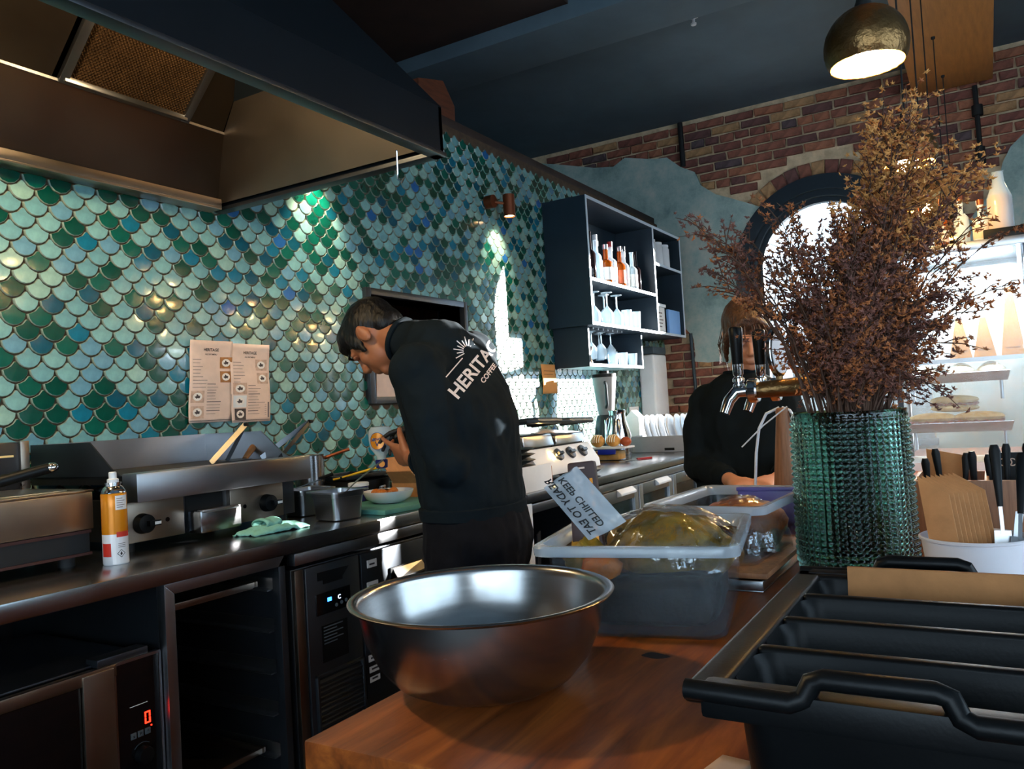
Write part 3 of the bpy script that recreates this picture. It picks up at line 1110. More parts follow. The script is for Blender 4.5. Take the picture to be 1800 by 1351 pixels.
for i, (x, y, z) in enumerate(gl):
    if i == 0:
        t = thing('pendant_lamp', PLAB[0], 'pendant lamp', (x, y, z), group='globe pendants in a row', local=True)
        hammered(0.10).build('shade', 'brass_dark', t, fix=False)
        hammered(0.0975, True).build('shade_lining', 'brass_in', t, fix=False)
        MB().lathe([(0.006, 0.145), (0.014, 0.14), (0.016, 0.118), (0.02, 0.108), (0.022, 0.094)], (0, 0, 0), 14).build('lamp_holder', 'black_matte', t)
        MB().tube([(0, 0, 0.14), (0, 0, 3.285 - z)], 0.0032, 6).build('cord', 'black_matte', t)
        MB().ell((0, 0, -0.032), (0.034, 0.034, 0.038)).build('bulb', 'bulb', t)
        MB().lathe([(0.010, 3.266 - z), (0.012, 3.279 - z)], (0, 0, 0), 12).build('ceiling_rose', 'black_matte', t)
        proto = t
    else:
        t = cp_tree(proto, (x, y, z), label=PLAB[i])
        for ch in t.children:
            if ch.name.startswith('cord'):
                ch.data = ch.data.copy()
                for v in ch.data.vertices:
                    if v.co.z > 0.3: v.co.z = 3.285 - z
            if ch.name.startswith('ceiling_rose'):
                ch.location = (0, 0, gl[0][2] - z)

# ================================================================== COOKING BENCH
BY = 1.575
bench = thing('cooking_bench', 'long stainless cooking bench along the tiled wall under the hood', 'workbench', (0.9, 1.9, 0))
b = MB()
b.box(-0.6, BY, 0.882, 2.43, WY + .004, 0.92)
b.build('worktop', 'steel_flat', bench, bevel=0.004)
b = MB()
b.box(-0.6, 2.22, 0.0, 2.43, 2.28, 0.88)
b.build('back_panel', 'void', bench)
MB().box(-0.6, BY + .02, 0.40, 1.123, 2.22, 0.428).build('undershelf', 'steel_dark', bench, bevel=0.003)
for x, y in ((-0.55, 1.62), (-0.55, 2.18), (0.55, 2.18)):
    MB().box(x, y, 0, x + 0.04, y + 0.04, 0.88).build('leg', 'steel_dark', bench)

# open tray cabinet
cabn = thing('tray_cabinet', 'open steel cabinet with tray runners and an empty dark inside', 'cabinet', (1.3, 1.9, 0))
b = MB()
b.hexa([(1.126, BY + .004, 0.10), (1.152, BY + .004, 0.10), (1.152, BY + .03, 0.10), (1.126, BY + .03, 0.10), (1.126, BY + .004, 0.882), (1.152, BY + .004, 0.857), (1.152, BY + .03, 0.857), (1.126, BY + .03, 0.882)])
b.build('left_post', 'steel', cabn, bevel=0.002)
b = MB().hexa([(1.126, BY + .004, 0.882), (1.152, BY + .004, 0.857), (1.455, BY + .004, 0.857), (1.476, BY + .004, 0.882), (1.126, BY + .03, 0.882), (1.152, BY + .03, 0.857), (1.455, BY + .03, 0.857), (1.476, BY + .03, 0.882)])
b.build('top_rail', 'steel', cabn, bevel=0.002)
MB().box(1.455, BY + .004, 0.10, 1.476, BY + .03, 0.857).build('right_post', 'steel_dark', cabn, bevel=0.002)
MB().box(1.126, BY + .03, 0.10, 1.132, 2.2, 0.88).build('side_panel', 'steel_dark', cabn)
MB().box(1.468, BY + .03, 0.10, 1.476, 2.2, 0.88).build('side_panel', 'steel_dark', cabn)
MB().box(1.126, BY + .01, 0.10, 1.476, 2.2, 0.13).build('base', 'steel_dark', cabn)
for k in range(5):
    z = 0.795 - k * 0.105
    for x0, x1 in ((1.132, 1.158), (1.442, 1.468)):
        MB().box(x0, BY + .035, z, x1, 2.18, z + 0.003).box(x0 if x0 < 1.2 else x1 - .003, BY + .035, z, x0 + .003 if x0 < 1.2 else x1, 2.18, z + 0.03).build('runner', 'steel', cabn)
def tray(z, lab):
    t = thing('oven_tray', lab, 'tray', (1.3, 1.9, z))
    b = MB().box(1.160, 1.66, z, 1.440, 2.16, z + .003)
    b.build('pan', 'steel_worn', t)
    MB().box(1.152, 1.65, z + .004, 1.162, 2.17, z + .018).box(1.438, 1.65, z + .004, 1.448, 2.17, z + .018).box(1.162, 1.65, z + .004, 1.438, 1.66, z + .018).build('rim', 'steel_worn', t, bevel=.002)
tray(0.80, 'greasy oven tray on the top runner of the open cabinet')
tray(0.380, 'greasy oven tray low down in the open cabinet')

# undercounter fridge
fr = thing('undercounter_fridge', 'steel undercounter fridge with dark control panel, louvred grille and labelled drawers', 'refrigerator', (1.95, 1.9, 0))
MB().box(1.50, BY + .012, 0.12, 2.42, 2.2, 0.838).build('cabinet_body', 'steel_dark', fr, bevel=0.003)
MB().box(1.505, BY - .002, 0.848, 2.42, BY + .03, 0.880).build('drip_rail', 'steel', fr, bevel=0.004)
MB().box(1.502, BY - .002, 0.14, 1.532, BY + .012, 0.836).build('corner_strip', 'steel_worn', fr, bevel=0.002)
pn = MB().box(1.536, BY - .006, 0.14, 1.742, BY + .012, 0.836).build('control_panel', 'steel_dark', fr, bevel=0.003)
MB().hexa([(1.577, BY - .009, .795), (1.672, BY - .009, .792), (1.672, BY - .005, .792), (1.577, BY - .005, .795), (1.577, BY - .009, .817), (1.697, BY - .009, .815), (1.697, BY - .005, .815), (1.577, BY - .005, .817)]).box(1.597, BY - .008, .783, 1.672, BY - .005, .795).build('badge', 'black_plastic', pn)
MB().box(1.567, BY - .010, .704, 1.698, BY - .005, .761).build('display_bezel', 'black_gloss', pn, bevel=.002)
b = MB()
b.box(1.607, BY - .0112, .735, 1.622, BY - .0102, .745)
b.build('display_light', 'blue_led', pn)
b = MB()
put_text(b, 'C', 0.016, (1.652, BY - .0112, .738), (1, 0, 0), (0, 0, 1), bold=True)
b.build('display_digit', 'white_led', pn, fix=False)
b = MB()
for x, z in ((1.640, .719), (1.660, .722), (1.678, .724)):
    b.lathe([(0.005, 0), (0.005, 0.0015)], (x, BY - .0102, z), 12, axis=(0, -1, 0))
b.build('display_button', 'button_grey', pn)
MB().box(1.584, BY - .0075, .577, 1.682, BY - .005, .675).build('rating_plate', 'black_plastic', pn)
b = MB()
for k in range(6):
    b.box(1.590, BY - .0082, .667 - k * .0085, 1.590 + (.05 if k % 2 else .074), BY - .0076, .667 - k * .0085 + .003)
b.build('rating_print', 'button_grey', pn)
gr = MB()
gr.box(1.552, BY - .016, .405, 1.560, BY - .004, .552).box(1.728, BY - .016, .405, 1.736, BY - .004, .552).box(1.552, BY - .016, .545, 1.736, BY - .004, .552).box(1.552, BY - .016, .398, 1.736, BY - .004, .406)
gro = gr.build('grille_frame', 'steel_dark', pn, bevel=.002)
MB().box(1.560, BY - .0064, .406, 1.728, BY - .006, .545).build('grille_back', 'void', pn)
sl0 = None
for k in range(10):
    if sl0 is None:
        sl0 = MB().hexa([(1.560, BY - .014, .412), (1.728, BY - .014, .412), (1.728, BY - .007, .420), (1.560, BY - .007, .420), (1.560, BY - .014, .418), (1.728, BY - .014, .418), (1.728, BY - .007, .4245), (1.560, BY - .007, .4245)]).build('louvre', 'steel_dark', pn)
    else:
        c = cp(sl0, pn); c.location = sl0.location + Vector((0, 0, k * .0125))
d1 = MB().box(1.752, BY - .006, .634, 2.075, BY + .012, .834).build('drawer', 'steel_dark', fr, bevel=.003)
d2 = MB().box(1.752, BY - .006, .425, 2.075, BY + .012, .627).build('drawer', 'steel_dark', fr, bevel=.003)
d3 = MB().box(2.083, BY - .006, .425, 2.41, BY + .012, .834).build('door', 'steel', fr, bevel=.003)
for dd, z0 in ((d1, .68), (d2, .47)):
    MB().box(1.873, BY - .012, z0, 2.035, BY - .005, z0 + .092).build('handle_recess', 'black_plastic', dd, bevel=.004)
    MB().hexa([(1.885, BY - .030, z0 + .052), (2.025, BY - .030, z0 + .060), (2.025, BY - .012, z0 + .082), (1.885, BY - .012, z0 + .082), (1.885, BY - .030, z0 + .058), (2.025, BY - .030, z0 + .066), (2.025, BY - .012, z0 + .088), (1.885, BY - .012, z0 + .088)]).build('handle', 'steel', dd)
MB().box(2.13, BY - .03, .79, 2.36, BY - .006, .80).build('handle', 'steel', d3)
for dd, (x0, z0, x1, z1) in ((d1, (1.776, .790, 1.817, .812)), (d1, (1.771, .728, 1.819, .750)), (d2, (1.762, .526, 1.80, .545)), (d2, (1.764, .495, 1.812, .512)), (d2, (1.764, .468, 1.806, .483))):
    MB().box(x0, BY - .0078, z0, x1, BY - .006, z1).build('label', 'steel_label', dd)
    MB().box(x0 + .008, BY - .0084, z0 + .007, x1 - .01, BY - .0078, z0 + .012).build('label_print', 'ink', dd)
for x in (1.56, 2.36):
    MB().cyl((x, BY + .08, 0), (x, BY + .08, .12), .02).build('foot', 'black_matte', fr)

# microwave
mw_ = thing('microwave', 'microwave with steel handle panel, black control panel and red figure', 'microwave', (0.86, 1.8, .428))
MB().box(.58, 1.612, .43, 1.122, 2.05, .735).build('casing', 'steel_dark', mw_, bevel=.005)
dr = MB().box(.58, 1.600, .432, .943, 1.613, .715).build('door', 'black_gloss', mw_, bevel=.002)
MB().box(.58, 1.596, .716, 1.02, 1.614, .742).build('top_trim', 'steel_worn', mw_, bevel=.003)
MB().box(.60, 1.62, .742, 1.09, 2.03, .747).box(.98, 1.60, .742, 1.095, 1.64, .758).build('top_plate', 'steel_dark', mw_, bevel=.002)
MB().box(.945, 1.592, .432, 1.012, 1.612, .736).build('handle_panel', 'steel_worn', mw_, bevel=.003)
cpn = MB().box(1.016, 1.600, .432, 1.122, 1.613, .738).build('control_panel', 'black_gloss', mw_, bevel=.003)
MB().box(1.016, 1.597, .736, 1.1225, 1.614, .742).box(1.118, 1.597, .432, 1.1235, 1.614, .738).box(1.0145, 1.597, .432, 1.018, 1.614, .738).build('panel_edge', 'steel', cpn)
MB().box(1.047, 1.5985, .640, 1.088, 1.5998, .6412).build('panel_line', 'white_label', cpn)
b = MB()   # seven-segment zero
cx, cz, w, h, t_ = 1.087, .608, .0065, .0125, .0026
for (x0, z0, x1, z1) in ((-w, h - t_, w, h), (-w, -h, w, -h + t_), (-w, -h + t_ * 1.2, -w + t_, -.0008), (-w, .0008, -w + t_, h - t_ * 1.2), (w - t_, -h + t_ * 1.2, w, -.0008), (w - t_, .0008, w, h - t_ * 1.2)):
    b.box(cx + x0, 1.5985, cz + z0, cx + x1, 1.5998, cz + z1)
b.box(1.094, 1.5985, .587, 1.0965, 1.5998, .5895)
b.build('red_figure', 'red_led', cpn)
for k, g in enumerate(('s', 'P', '^')):
    x = 1.0525 + k * .0165
    bt = MB().box(x - .0065, 1.5975, .573, x + .0065, 1.5998, .586).build('button', 'button_grey', cpn, bevel=.001)
    b = MB(); put_text(b, g, .010, (x, 1.5972, .579), (1, 0, 0), (0, 0, 1)); b.build('button_mark', 'black_gloss', bt, fix=False)
MB().cyl((1.072, 1.600, .535), (1.072, 1.583, .535), .019, .017, 24).build('knob', 'black_plastic', cpn, bevel=.001)
b = MB()
for k in range(9):
    a = R(50 + k * 10)
    b.bar((1.072 + .025 * math.cos(a), 1.5985, .535 + .025 * math.sin(a)), (1.072 + .025 * math.cos(a + R(9)), 1.5985, .535 + .025 * math.sin(a + R(9))), .001, .001)
b.build('dial_arc', 'button_grey', cpn)
for x in (.62, 1.08):
    MB().box(x, 1.65, .428, x + .03, 1.68, .4305).build('foot', 'black_matte', mw_)

# fryer at the left
fy = thing('fryer', 'bench fryer with plain steel front and black base at the picture edge', 'fryer', (.85, 2.0, .92))
MB().box(.45, 1.802, 1.003, 1.11, 2.26, 1.088).build('front_panel', 'steel_worn', fy, bevel=.003)
MB().box(.45, 1.80, 1.088, 1.112, 1.83, 1.094).box(1.09, 1.80, 1.088, 1.112, 2.1, 1.094).build('rim', 'steel_worn', fy, bevel=.002)
MB().box(.46, 1.815, .946, 1.106, 2.25, 1.003).build('base', 'black_matte', fy)
MB().box(.46, 1.808, .994, 1.107, 1.816, 1.001).box(.46, 1.808, .944, 1.107, 1.816, .950).build('base_trim', 'dark_band', fy)
for x in (.5, 1.07):
    MB().cyl((x, 1.85, .92), (x, 1.85, .946), .018).build('foot', 'black_matte', fy)
MB().box(.45, 2.10, 1.094, 1.125, 2.26, 1.212).build('control_head', 'steel_dark', fy, bevel=.004)
MB().box(1.105, 2.09, 1.094, 1.127, 2.10, 1.214).build('head_edge', 'steel_worn', fy, bevel=.002)
MB().box(.5, 2.094, 1.175, 1.09, 2.099, 1.180).build('head_strip', 'brass_in', fy)
MB().box(.48, 1.85, 1.085, 1.08, 2.09, 1.0955).build('lid', 'steel', fy, bevel=.003)
fb = thing('fryer_basket', 'black fryer basket handle with a shiny tip resting over the fryer', 'fryer basket', (.95, 1.95, 1.094))
MB().tube([(.90, 2.0, 1.106), (1.0, 1.97, 1.125), (1.09, 1.94, 1.146)], [.011, .014, .013], 12).build('handle', 'black_plastic', fb)
MB().ell((1.095, 1.938, 1.147), (.016, .016, .012)).build('tip', 'chrome', fb)
b = MB()
for k in range(9):
    y = 1.87 + k * .026
    b.tube([(.62, y, 1.098), (.88, y, 1.098)], .0016, 5)
for k in range(11):
    x = .62 + k * .026
    b.tube([(x, 1.87, 1.1), (x, 2.078, 1.1)], .0016, 5)
b.tube([(.90, 2.0, 1.106), (.88, 2.0, 1.101)], .005, 6)
b.build('basket', 'steel', fb, kind='stuff')

# griddle
gd = thing('griddle', 'wide steel flat-top griddle with two black knobs and a drip drawer', 'griddle', (1.5, 2.05, .92))
MB().box(1.225, 1.86, .945, 1.79, 2.27, 1.05).build('casing', 'steel_dark', gd)
MB().box(1.222, 1.80, 1.047, 1.806, 1.86, 1.118).build('apron', 'steel', gd, bevel=.004)
MB().box(1.225, 1.855, 1.09, 1.79, 2.27, 1.112).build('hotplate', 'iron', gd)
k0 = None
for (x0, x1) in ((1.222, 1.386), (1.536, 1.732)):
    MB().box(x0, 1.846, .945, x1, 1.862, 1.046).build('knob_panel', 'steel_worn', gd, bevel=.002)
for kx in (1.262, 1.665):
    kb = MB().cyl((kx, 1.846, .990), (kx, 1.822, .990), .026, .023, 28).build('knob', 'black_plastic', gd, bevel=.002)
    MB().hexa([(kx - .003, 1.808, .984), (kx + .028, 1.808, .984), (kx + .026, 1.822, .984), (kx - .003, 1.822, .984), (kx - .003, 1.808, .997), (kx + .028, 1.808, .997), (kx + .026, 1.822, .997), (kx - .003, 1.822, .997)]).build('grip', 'black_plastic', kb)
    MB().box(kx + .010, 1.8065, .987, kx + .027, 1.808, .994).build('pointer', 'white_label', kb)
for kx in (1.335, 1.586):
    MB().cyl((kx, 1.847, .990), (kx, 1.8445, .990), .006, n=12).build('indicator', 'black_gloss', gd)
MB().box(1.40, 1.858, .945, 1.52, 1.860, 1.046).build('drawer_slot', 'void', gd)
dw = MB().box(1.400, 1.80, .943, 1.535, 1.852, 1.002).build('drip_drawer', 'steel_flat', gd, bevel=.006)
MB().box(1.405, 1.797, .996, 1.530, 1.82, 1.004).build('drawer_lip', 'steel', dw, bevel=.002)
b = MB().slab((1.225, 2.262, 1.112), (1.225, 2.262, 1.2), (1.79, 2.262, 1.2), (1.79, 2.262, 1.112), .006)
b.build('splash_back', 'steel', gd)
for x in (1.222, 1.788):
    MB().prism([(x, 1.865, 1.112), (x, 2.262, 1.112), (x, 2.262, 1.2), (x, 1.99, 1.2), (x, 1.90, 1.13)], (0, 0, 0), (.004, 0, 0)).build('side_guard', 'steel_dark' if x < 1.5 else 'steel', gd)
for x in (1.25, 1.76):
    for y in (1.89, 2.22):
        MB().cyl((x, y, .92), (x, y, .946), .016).build('foot', 'black_matte', gd)

# tongs & turner lying in the griddle, handles up
def tongs(a, b_, c, lab):
    t = thing('tongs', lab, 'tongs', (c[0], c[1], 1.112), group='tongs standing in the griddle')
    for k, q in enumerate((a, c)):
        MB().bar(q, b_, .016 if k == 0 else .012, .003, up=(0, -1, .4)).build('arm', 'steel' if k == 0 else 'steel_dark', t)
    MB().box(b_[0] - .008, b_[1] - .006, b_[2] - .006, b_[0] + .008, b_[1] + .006, b_[2] + .004).build('hinge', 'black_plastic', t, bevel=.002)
tongs((1.60, 2.0, 1.115), (1.737, 2.0, 1.224), (1.676, 2.02, 1.115), 'steel tongs standing open in the griddle below the menus')
tongs((1.775, 1.98, 1.115), (1.935, 1.92, 1.222), (1.776, 1.90, 1.113), 'steel tongs standing open at the right end of the griddle')
tu = thing('turner', 'brown worn turner handle leaning between the two pairs of tongs', 'spatula', (1.70, 2.05, 1.112))
MB().tube([(1.745, 2.02, 1.116), (1.79, 2.03, 1.15), (1.835, 2.03, 1.182)], [.010, .014, .012], 10, flat=.6).build('handle', 'kraft_dark', tu)
MB().slab((1.66, 1.98, 1.114), (1.745, 1.99, 1.116), (1.745, 2.05, 1.118), (1.66, 2.06, 1.116), .002).build('blade', 'steel_dark', tu)

# spray can
ca = thing('spray_can', 'orange and white cooking-oil spray can on the steel bench', 'spray can', (1.129, 1.752, .92), local=True)
b = MB()
prof = [(.0255, .0), (.0275, .003), (.0275, .16), (.0265, .163)]
n = 40
v, f = [], []
zs = [0.0, .003, .035, .07, .10, .13, .16, .1635]
for k, z in enumerate(zs):
    for i in range(n):
        a = 2 * PI * i / n
        rr = .0255 if k in (0, len(zs) - 1) else .0275
        v.append((rr * math.cos(a), rr * math.sin(a), z))
mi = []
for k in range(len(zs) - 1):
    for i in range(n):
        j = (i + 1) % n
        f.append((k * n + i, k * n + j, (k + 1) * n + j, (k + 1) * n + i))
b.add(v, f)
b.add(v[:n], [tuple(range(n))])
for q in range(len(b.f)):
    if q < n * 3: b.mi[q] = 1
b.build('body', ['can_orange', 'can_white'], ca, smooth=.8)
MB().lathe([(.027, .163), (.0265, .1655), (.021, .176), (.0165, .179), (.0165, .183), (.018, .1835), (.018, .187), (.010, .188)], n=28).build('shoulder', 'chrome', ca)
MB().lathe([(.0125, .186), (.0125, .194), (.0085, .196), (.0085, .209), (.007, .211)], n=20).build('nozzle', 'white_plastic', ca)
# print on the front (facing the camera)
fa = math.atan2(-1.752, -1.129)
def cylq(mb, a0, a1, z0, z1, r=.0278, m=None, n=6):
    for k in range(n):
        p, q = a0 + (a1 - a0) * k / n, a0 + (a1 - a0) * (k + 1) / n
        mb.quad((r * math.cos(p), r * math.sin(p), z0), (r * math.cos(q), r * math.sin(q), z0), (r * math.cos(q), r * math.sin(q), z1), (r * math.cos(p), r * math.sin(p), z1), m)
b = MB(); cylq(b, fa + .1, fa + 1.2, .125, .157); b.build('price_label', 'white_label', ca, fix=False)
b = MB()
for k in range(5): cylq(b, fa + .2, fa + (.9 if k % 2 else .7), .130 + k * .005, .1315 + k * .005, .0280)
b.build('label_print', 'ink_soft', ca, fix=False)
b = MB(); cylq(b, fa + .1, fa + 1.3, .063, .075, .0279); b.build('warning_band', 'red_print', ca, fix=False)
b = MB(); cylq(b, fa - .25, fa + 1.35, .002, .062, .02785); b.build('white_panel', 'can_white', ca, fix=False)
b = MB(); cylq(b, fa - 1.2, fa - .35, .02, .05, .0279); b.build('printed_picture', 'red_print', ca, fix=False)
b = MB()
for i in range(4):
    a0 = [0, 1, 0, -1][i]; z0 = [1, 0, -1, 0][i]; a1 = [1, 0, -1, 0][i]; z1 = [0, -1, 0, 1][i]
    def P(s, t, k): return ((.0282) * math.cos(fa + .42 + s * .33 * k), (.0282) * math.sin(fa + .42 + s * .33 * k), .026 + t * .0095 * k)
    b.add([P(a0, z0, 1), P(a1, z1, 1), P(a1, z1, .82), P(a0, z0, .82)], [(0, 1, 2, 3)])
b.add([P(0, -.5, 1), P(.3, -.1, 1), P(0, .55, 1), P(-.3, -.1, 1)], [(0, 1, 2, 3)])
for k in range(3): cylq(b, fa + .2, fa + .8, .040 + k * .004, .041 + k * .004, .0281)
b.build('hazard_mark', 'ink', ca, fix=False)

# cloth
cl = thing('cleaning_cloth', 'folded mint green cleaning cloth on the bench edge', 'cloth', (1.58, 1.76, .92))
def clf(u, v):
    x = 1.50 + .185 * u + .008 * math.sin(v * 5)
    y = 1.715 + .075 * v - .02 * u
    z = .923 + .019 * (math.sin(PI * min(max(u, 0), 1)) ** .5) * (math.sin(PI * v) ** .5) + .007 * mnoise.noise(Vector((u * 8, v * 8, 1)))
    return (x, y, z)
MB().grid(clf, 24, 16).build('lower_fold', 'cloth_mint', cl, solid=.004, smooth=1.2, fix=False)
def clf2(u, v):
    a = 2 * PI * v
    return (1.555 + .055 * u, 1.755 + .030 * math.cos(a), .944 + .013 * math.sin(a) + .003 * math.sin(u * 9))
MB().grid(clf2, 10, 20).build('top_fold', 'cloth_mint', cl, solid=.003, smooth=1.2, fix=False)

# gastronorm pans, stock pot, frying pan
def gpan(cx, cy, w, d, h, lab, rz, sp_label=None, food=None):
    t = thing('gastronorm_pan', lab, 'food pan', (cx, cy, .92), group='steel food pans on the bench', rz=rz, local=True)
    b = MB()
    def ring(w_, d_, z, r=.018, n=5):
        out = []
        for sx, sy, a0 in ((1, 1, 0), (-1, 1, 90), (-1, -1, 180), (1, -1, 270)):
            for k in range(n):
                a = R(a0 + 90 * k / (n - 1))
                out.append((sx * (w_ / 2 - r) + r * math.cos(a), sy * (d_ / 2 - r) + r * math.sin(a), z))
        return out
    rings = [ring(w - .03, d - .03, .0), ring(w - .02, d - .02, .004), ring(w - .014, d - .014, h * .78), ring(w - .004, d - .004, h * .80), ring(w - .002, d - .002, h - .002), ring(w + .018, d + .018, h), ring(w + .018, d + .018, h - .004)]
    inner = [ring(w - .006, d - .006, h - .001), ring(w - .02, d - .02, .006)]
    n = 20
    def loft(rs, capend):
        v = [p for r_ in rs for p in r_]
        f = []
        for k in range(len(rs) - 1):
            for i in range(n):
                j = (i + 1) % n
                f.append((k * n + i, k * n + j, (k + 1) * n + j, (k + 1) * n + i))
        if capend == 0: f.append(tuple(range(n - 1, -1, -1)))
        if capend == 1: f.append(tuple((len(rs) - 1) * n + i for i in range(n)))
        b.add(v, f)
    loft(rings, 0)
    loft(inner, 1)
    b.build('pan', 'steel', t, smooth=.7)
    if food:
        def ff(u, v): return ((u - .5) * (w - .025), (v - .5) * (d - .025), h * .72 + .01 * mnoise.noise(Vector((u * 5, v * 5, cx))))
        MB().grid(ff, 12, 12).build('sauce', food, t)
    return t
gpan(1.834, 1.722, .125, .125, .088, 'square steel food pan nearest the bench edge beside the white bowl', R(-8), food='pie_crust')
gpan(1.905, 1.925, .13, .12, .085, 'square steel food pan behind the nearer one, next to the griddle', R(-8), food='orange_food')
ld = thing('ladle', 'long steel spoon standing in the nearer food pan', 'spoon', (1.83, 1.72, .985))
MB().tube([(1.845, 1.715, .990), (1.90, 1.70, 1.03), (1.985, 1.665, 1.085)], [.003, .004, .005], 8, flat=.5).build('handle', 'steel', ld)
MB().ell((1.838, 1.717, .988), (.022, .016, .006)).build('bowl', 'steel', ld)
lf = thing('flat_spatula', 'dark flat spatula resting across the rear food pan', 'spatula', (1.91, 1.93, 1.0))
MB().slab((1.88, 1.945, 1.008), (1.95, 1.90, 1.03), (1.962, 1.915, 1.03), (1.892, 1.96, 1.008), .002).build('blade', 'steel_dark', lf)
MB().tube([(1.95, 1.91, 1.03), (1.99, 1.885, 1.043)], .006, 8).build('handle', 'black_plastic', lf)
po = thing('saucepan', 'tall bright steel saucepan with a bent handle behind the griddle', 'saucepan', (2.12, 2.12, .92))
MB().lathe([(.048, 0), (.052, .004), (.052, .178), (.055, .180), (.0525, .181), (.050, .178), (.050, .006)], (2.12, 2.12, .92), 32).build('body', 'steel_flat', po)
MB().tube([(2.165, 2.09, 1.085), (2.185, 2.065, 1.095), (2.225, 2.02, 1.112)], [.007, .006, .006], 8).build('handle', 'copper', po)
fp = thing('frying_pan', 'black frying pan behind the white bowl', 'frying pan', (2.30, 2.06, .92))
MB().lathe([(.105, 0), (.115, .006), (.125, .075), (.128, .078), (.124, .078), (.112, .01)], (2.30, 2.06, .92), 36).build('body', 'iron', fp)
MB().tube([(2.40, 1.99, .985), (2.50, 1.91, 1.005)], [.012, .010], 8, flat=.6).build('handle', 'black_plastic', fp)
f2 = thing('baking_tray', 'dark baking tray lying across the black frying pan', 'tray', (2.30, 2.10, .999))
MB().box(2.20, 2.02, .999, 2.42, 2.20, 1.003).build('base', 'iron', f2)
MB().box(2.195, 2.015, 1.0, 2.20, 2.205, 1.014).box(2.42, 2.015, 1.0, 2.425, 2.205, 1.014).box(2.2, 2.015, 1.0, 2.42, 2.02, 1.014).box(2.2, 2.2, 1.0, 2.42, 2.205, 1.014).build('rim', 'steel_dark', f2, bevel=.001)
br_ = thing('pastry_brush', 'yellow stick lying over the black frying pan', 'stick', (2.2, 1.95, 1.0))
MB().tube([(2.19, 2.03, 1.012), (2.27, 1.93, 1.040)], [.006, .009], 8, flat=.6).build('handle', 'tape_yellow', br_)
MB().tube([(2.185, 2.036, 1.0105), (2.17, 2.055, 1.006)], [.006, .008], 8, flat=.5).build('tip', 'tape_yellow', br_)

# white bowl with food, board, box
bo = thing('serving_bowl', 'white shallow bowl of orange food on the green board', 'bowl', (2.10, 1.745, .937))
MB().lathe([(.045, 0), (.05, .002), (.074, .016), (.083, .034), (.084, .040), (.081, .040), (.071, .020), (.04, .010)], (2.10, 1.745, .937), 40).build('bowl', 'white_ceramic', bo)
for i in range(9):
    a = random.uniform(0, 2 * PI); r_ = random.uniform(0, .04)
    o = MB().ell((2.09 + r_ * math.cos(a), 1.75 + r_ * math.sin(a), .969 + random.uniform(0, .008)), (.018, .014, .012), 10, 7, rot=Quaternion((0, 0, 1), a)).build('food_piece', 'orange_food', bo)
sn = thing('fork', 'fork resting in the white bowl', 'fork', (2.05, 1.75, .98))
MB().tube([(2.085, 1.745, .986), (2.03, 1.70, 1.0), (1.995, 1.69, .998)], [.002, .003, .004], 6).build('handle', 'steel', sn)
MB().slab((2.083, 1.735, .985), (2.105, 1.745, .98), (2.10, 1.757, .98), (2.078, 1.75, .985), .0015).build('head', 'steel', sn)
cb = MB().hexa([(1.835, 1.612, .92), (2.235, 1.585, .92), (2.265, 1.86, .92), (1.86, 1.885, .92), (1.835, 1.612, .936), (2.235, 1.585, .936), (2.265, 1.86, .936), (1.86, 1.885, .936)]).build('cutting_board', 'board_green', bevel=.004)
# keep the board clear of the food pan
for v in cb.data.vertices:
    if v.co.x < 2.0: v.co.x += .085
tag(cb, 'pale green cutting board at the bench edge under the white bowl', 'cutting board')
kx = thing('takeaway_box', 'open kraft cardboard takeaway box behind the white bowl', 'box', (2.34, 1.84, .92))
MB().box(2.27, 1.72, .92, 2.43, 1.87, .924).build('base', 'kraft', kx)
for q in (((2.27, 1.72), (2.43, 1.72)), ((2.43, 1.72), (2.43, 1.87)), ((2.43, 1.87), (2.27, 1.87)), ((2.27, 1.87), (2.27, 1.72))):
    MB().slab((*q[0], .922), (*q[1], .922), (*q[1], .985), (*q[0], .985), .003).build('side', 'kraft', kx)
MB().slab((2.28, 1.87, .985), (2.42, 1.87, .985), (2.41, 1.93, 1.07), (2.29, 1.93, 1.07), .003).build('lid', 'kraft', kx)
MB().slab((2.27, 1.73, .985), (2.27, 1.86, .985), (2.22, 1.85, 1.03), (2.22, 1.74, 1.03), .003).build('flap', 'kraft', kx)
jar = thing('round_tub', 'white round tub lid tilted behind the spoon', 'tub', (2.16, 1.90, .92))
MB().lathe([(.03, 0), (.034, .05), (.034, .052)], (2.14, 1.91, .936), 24).build('body', 'navy_print', jar)
MB().lathe([(.036, 0), (.036, .010), (.034, .012)], (2.14, 1.91, .987), 24).build('lid', 'white_plastic', jar)

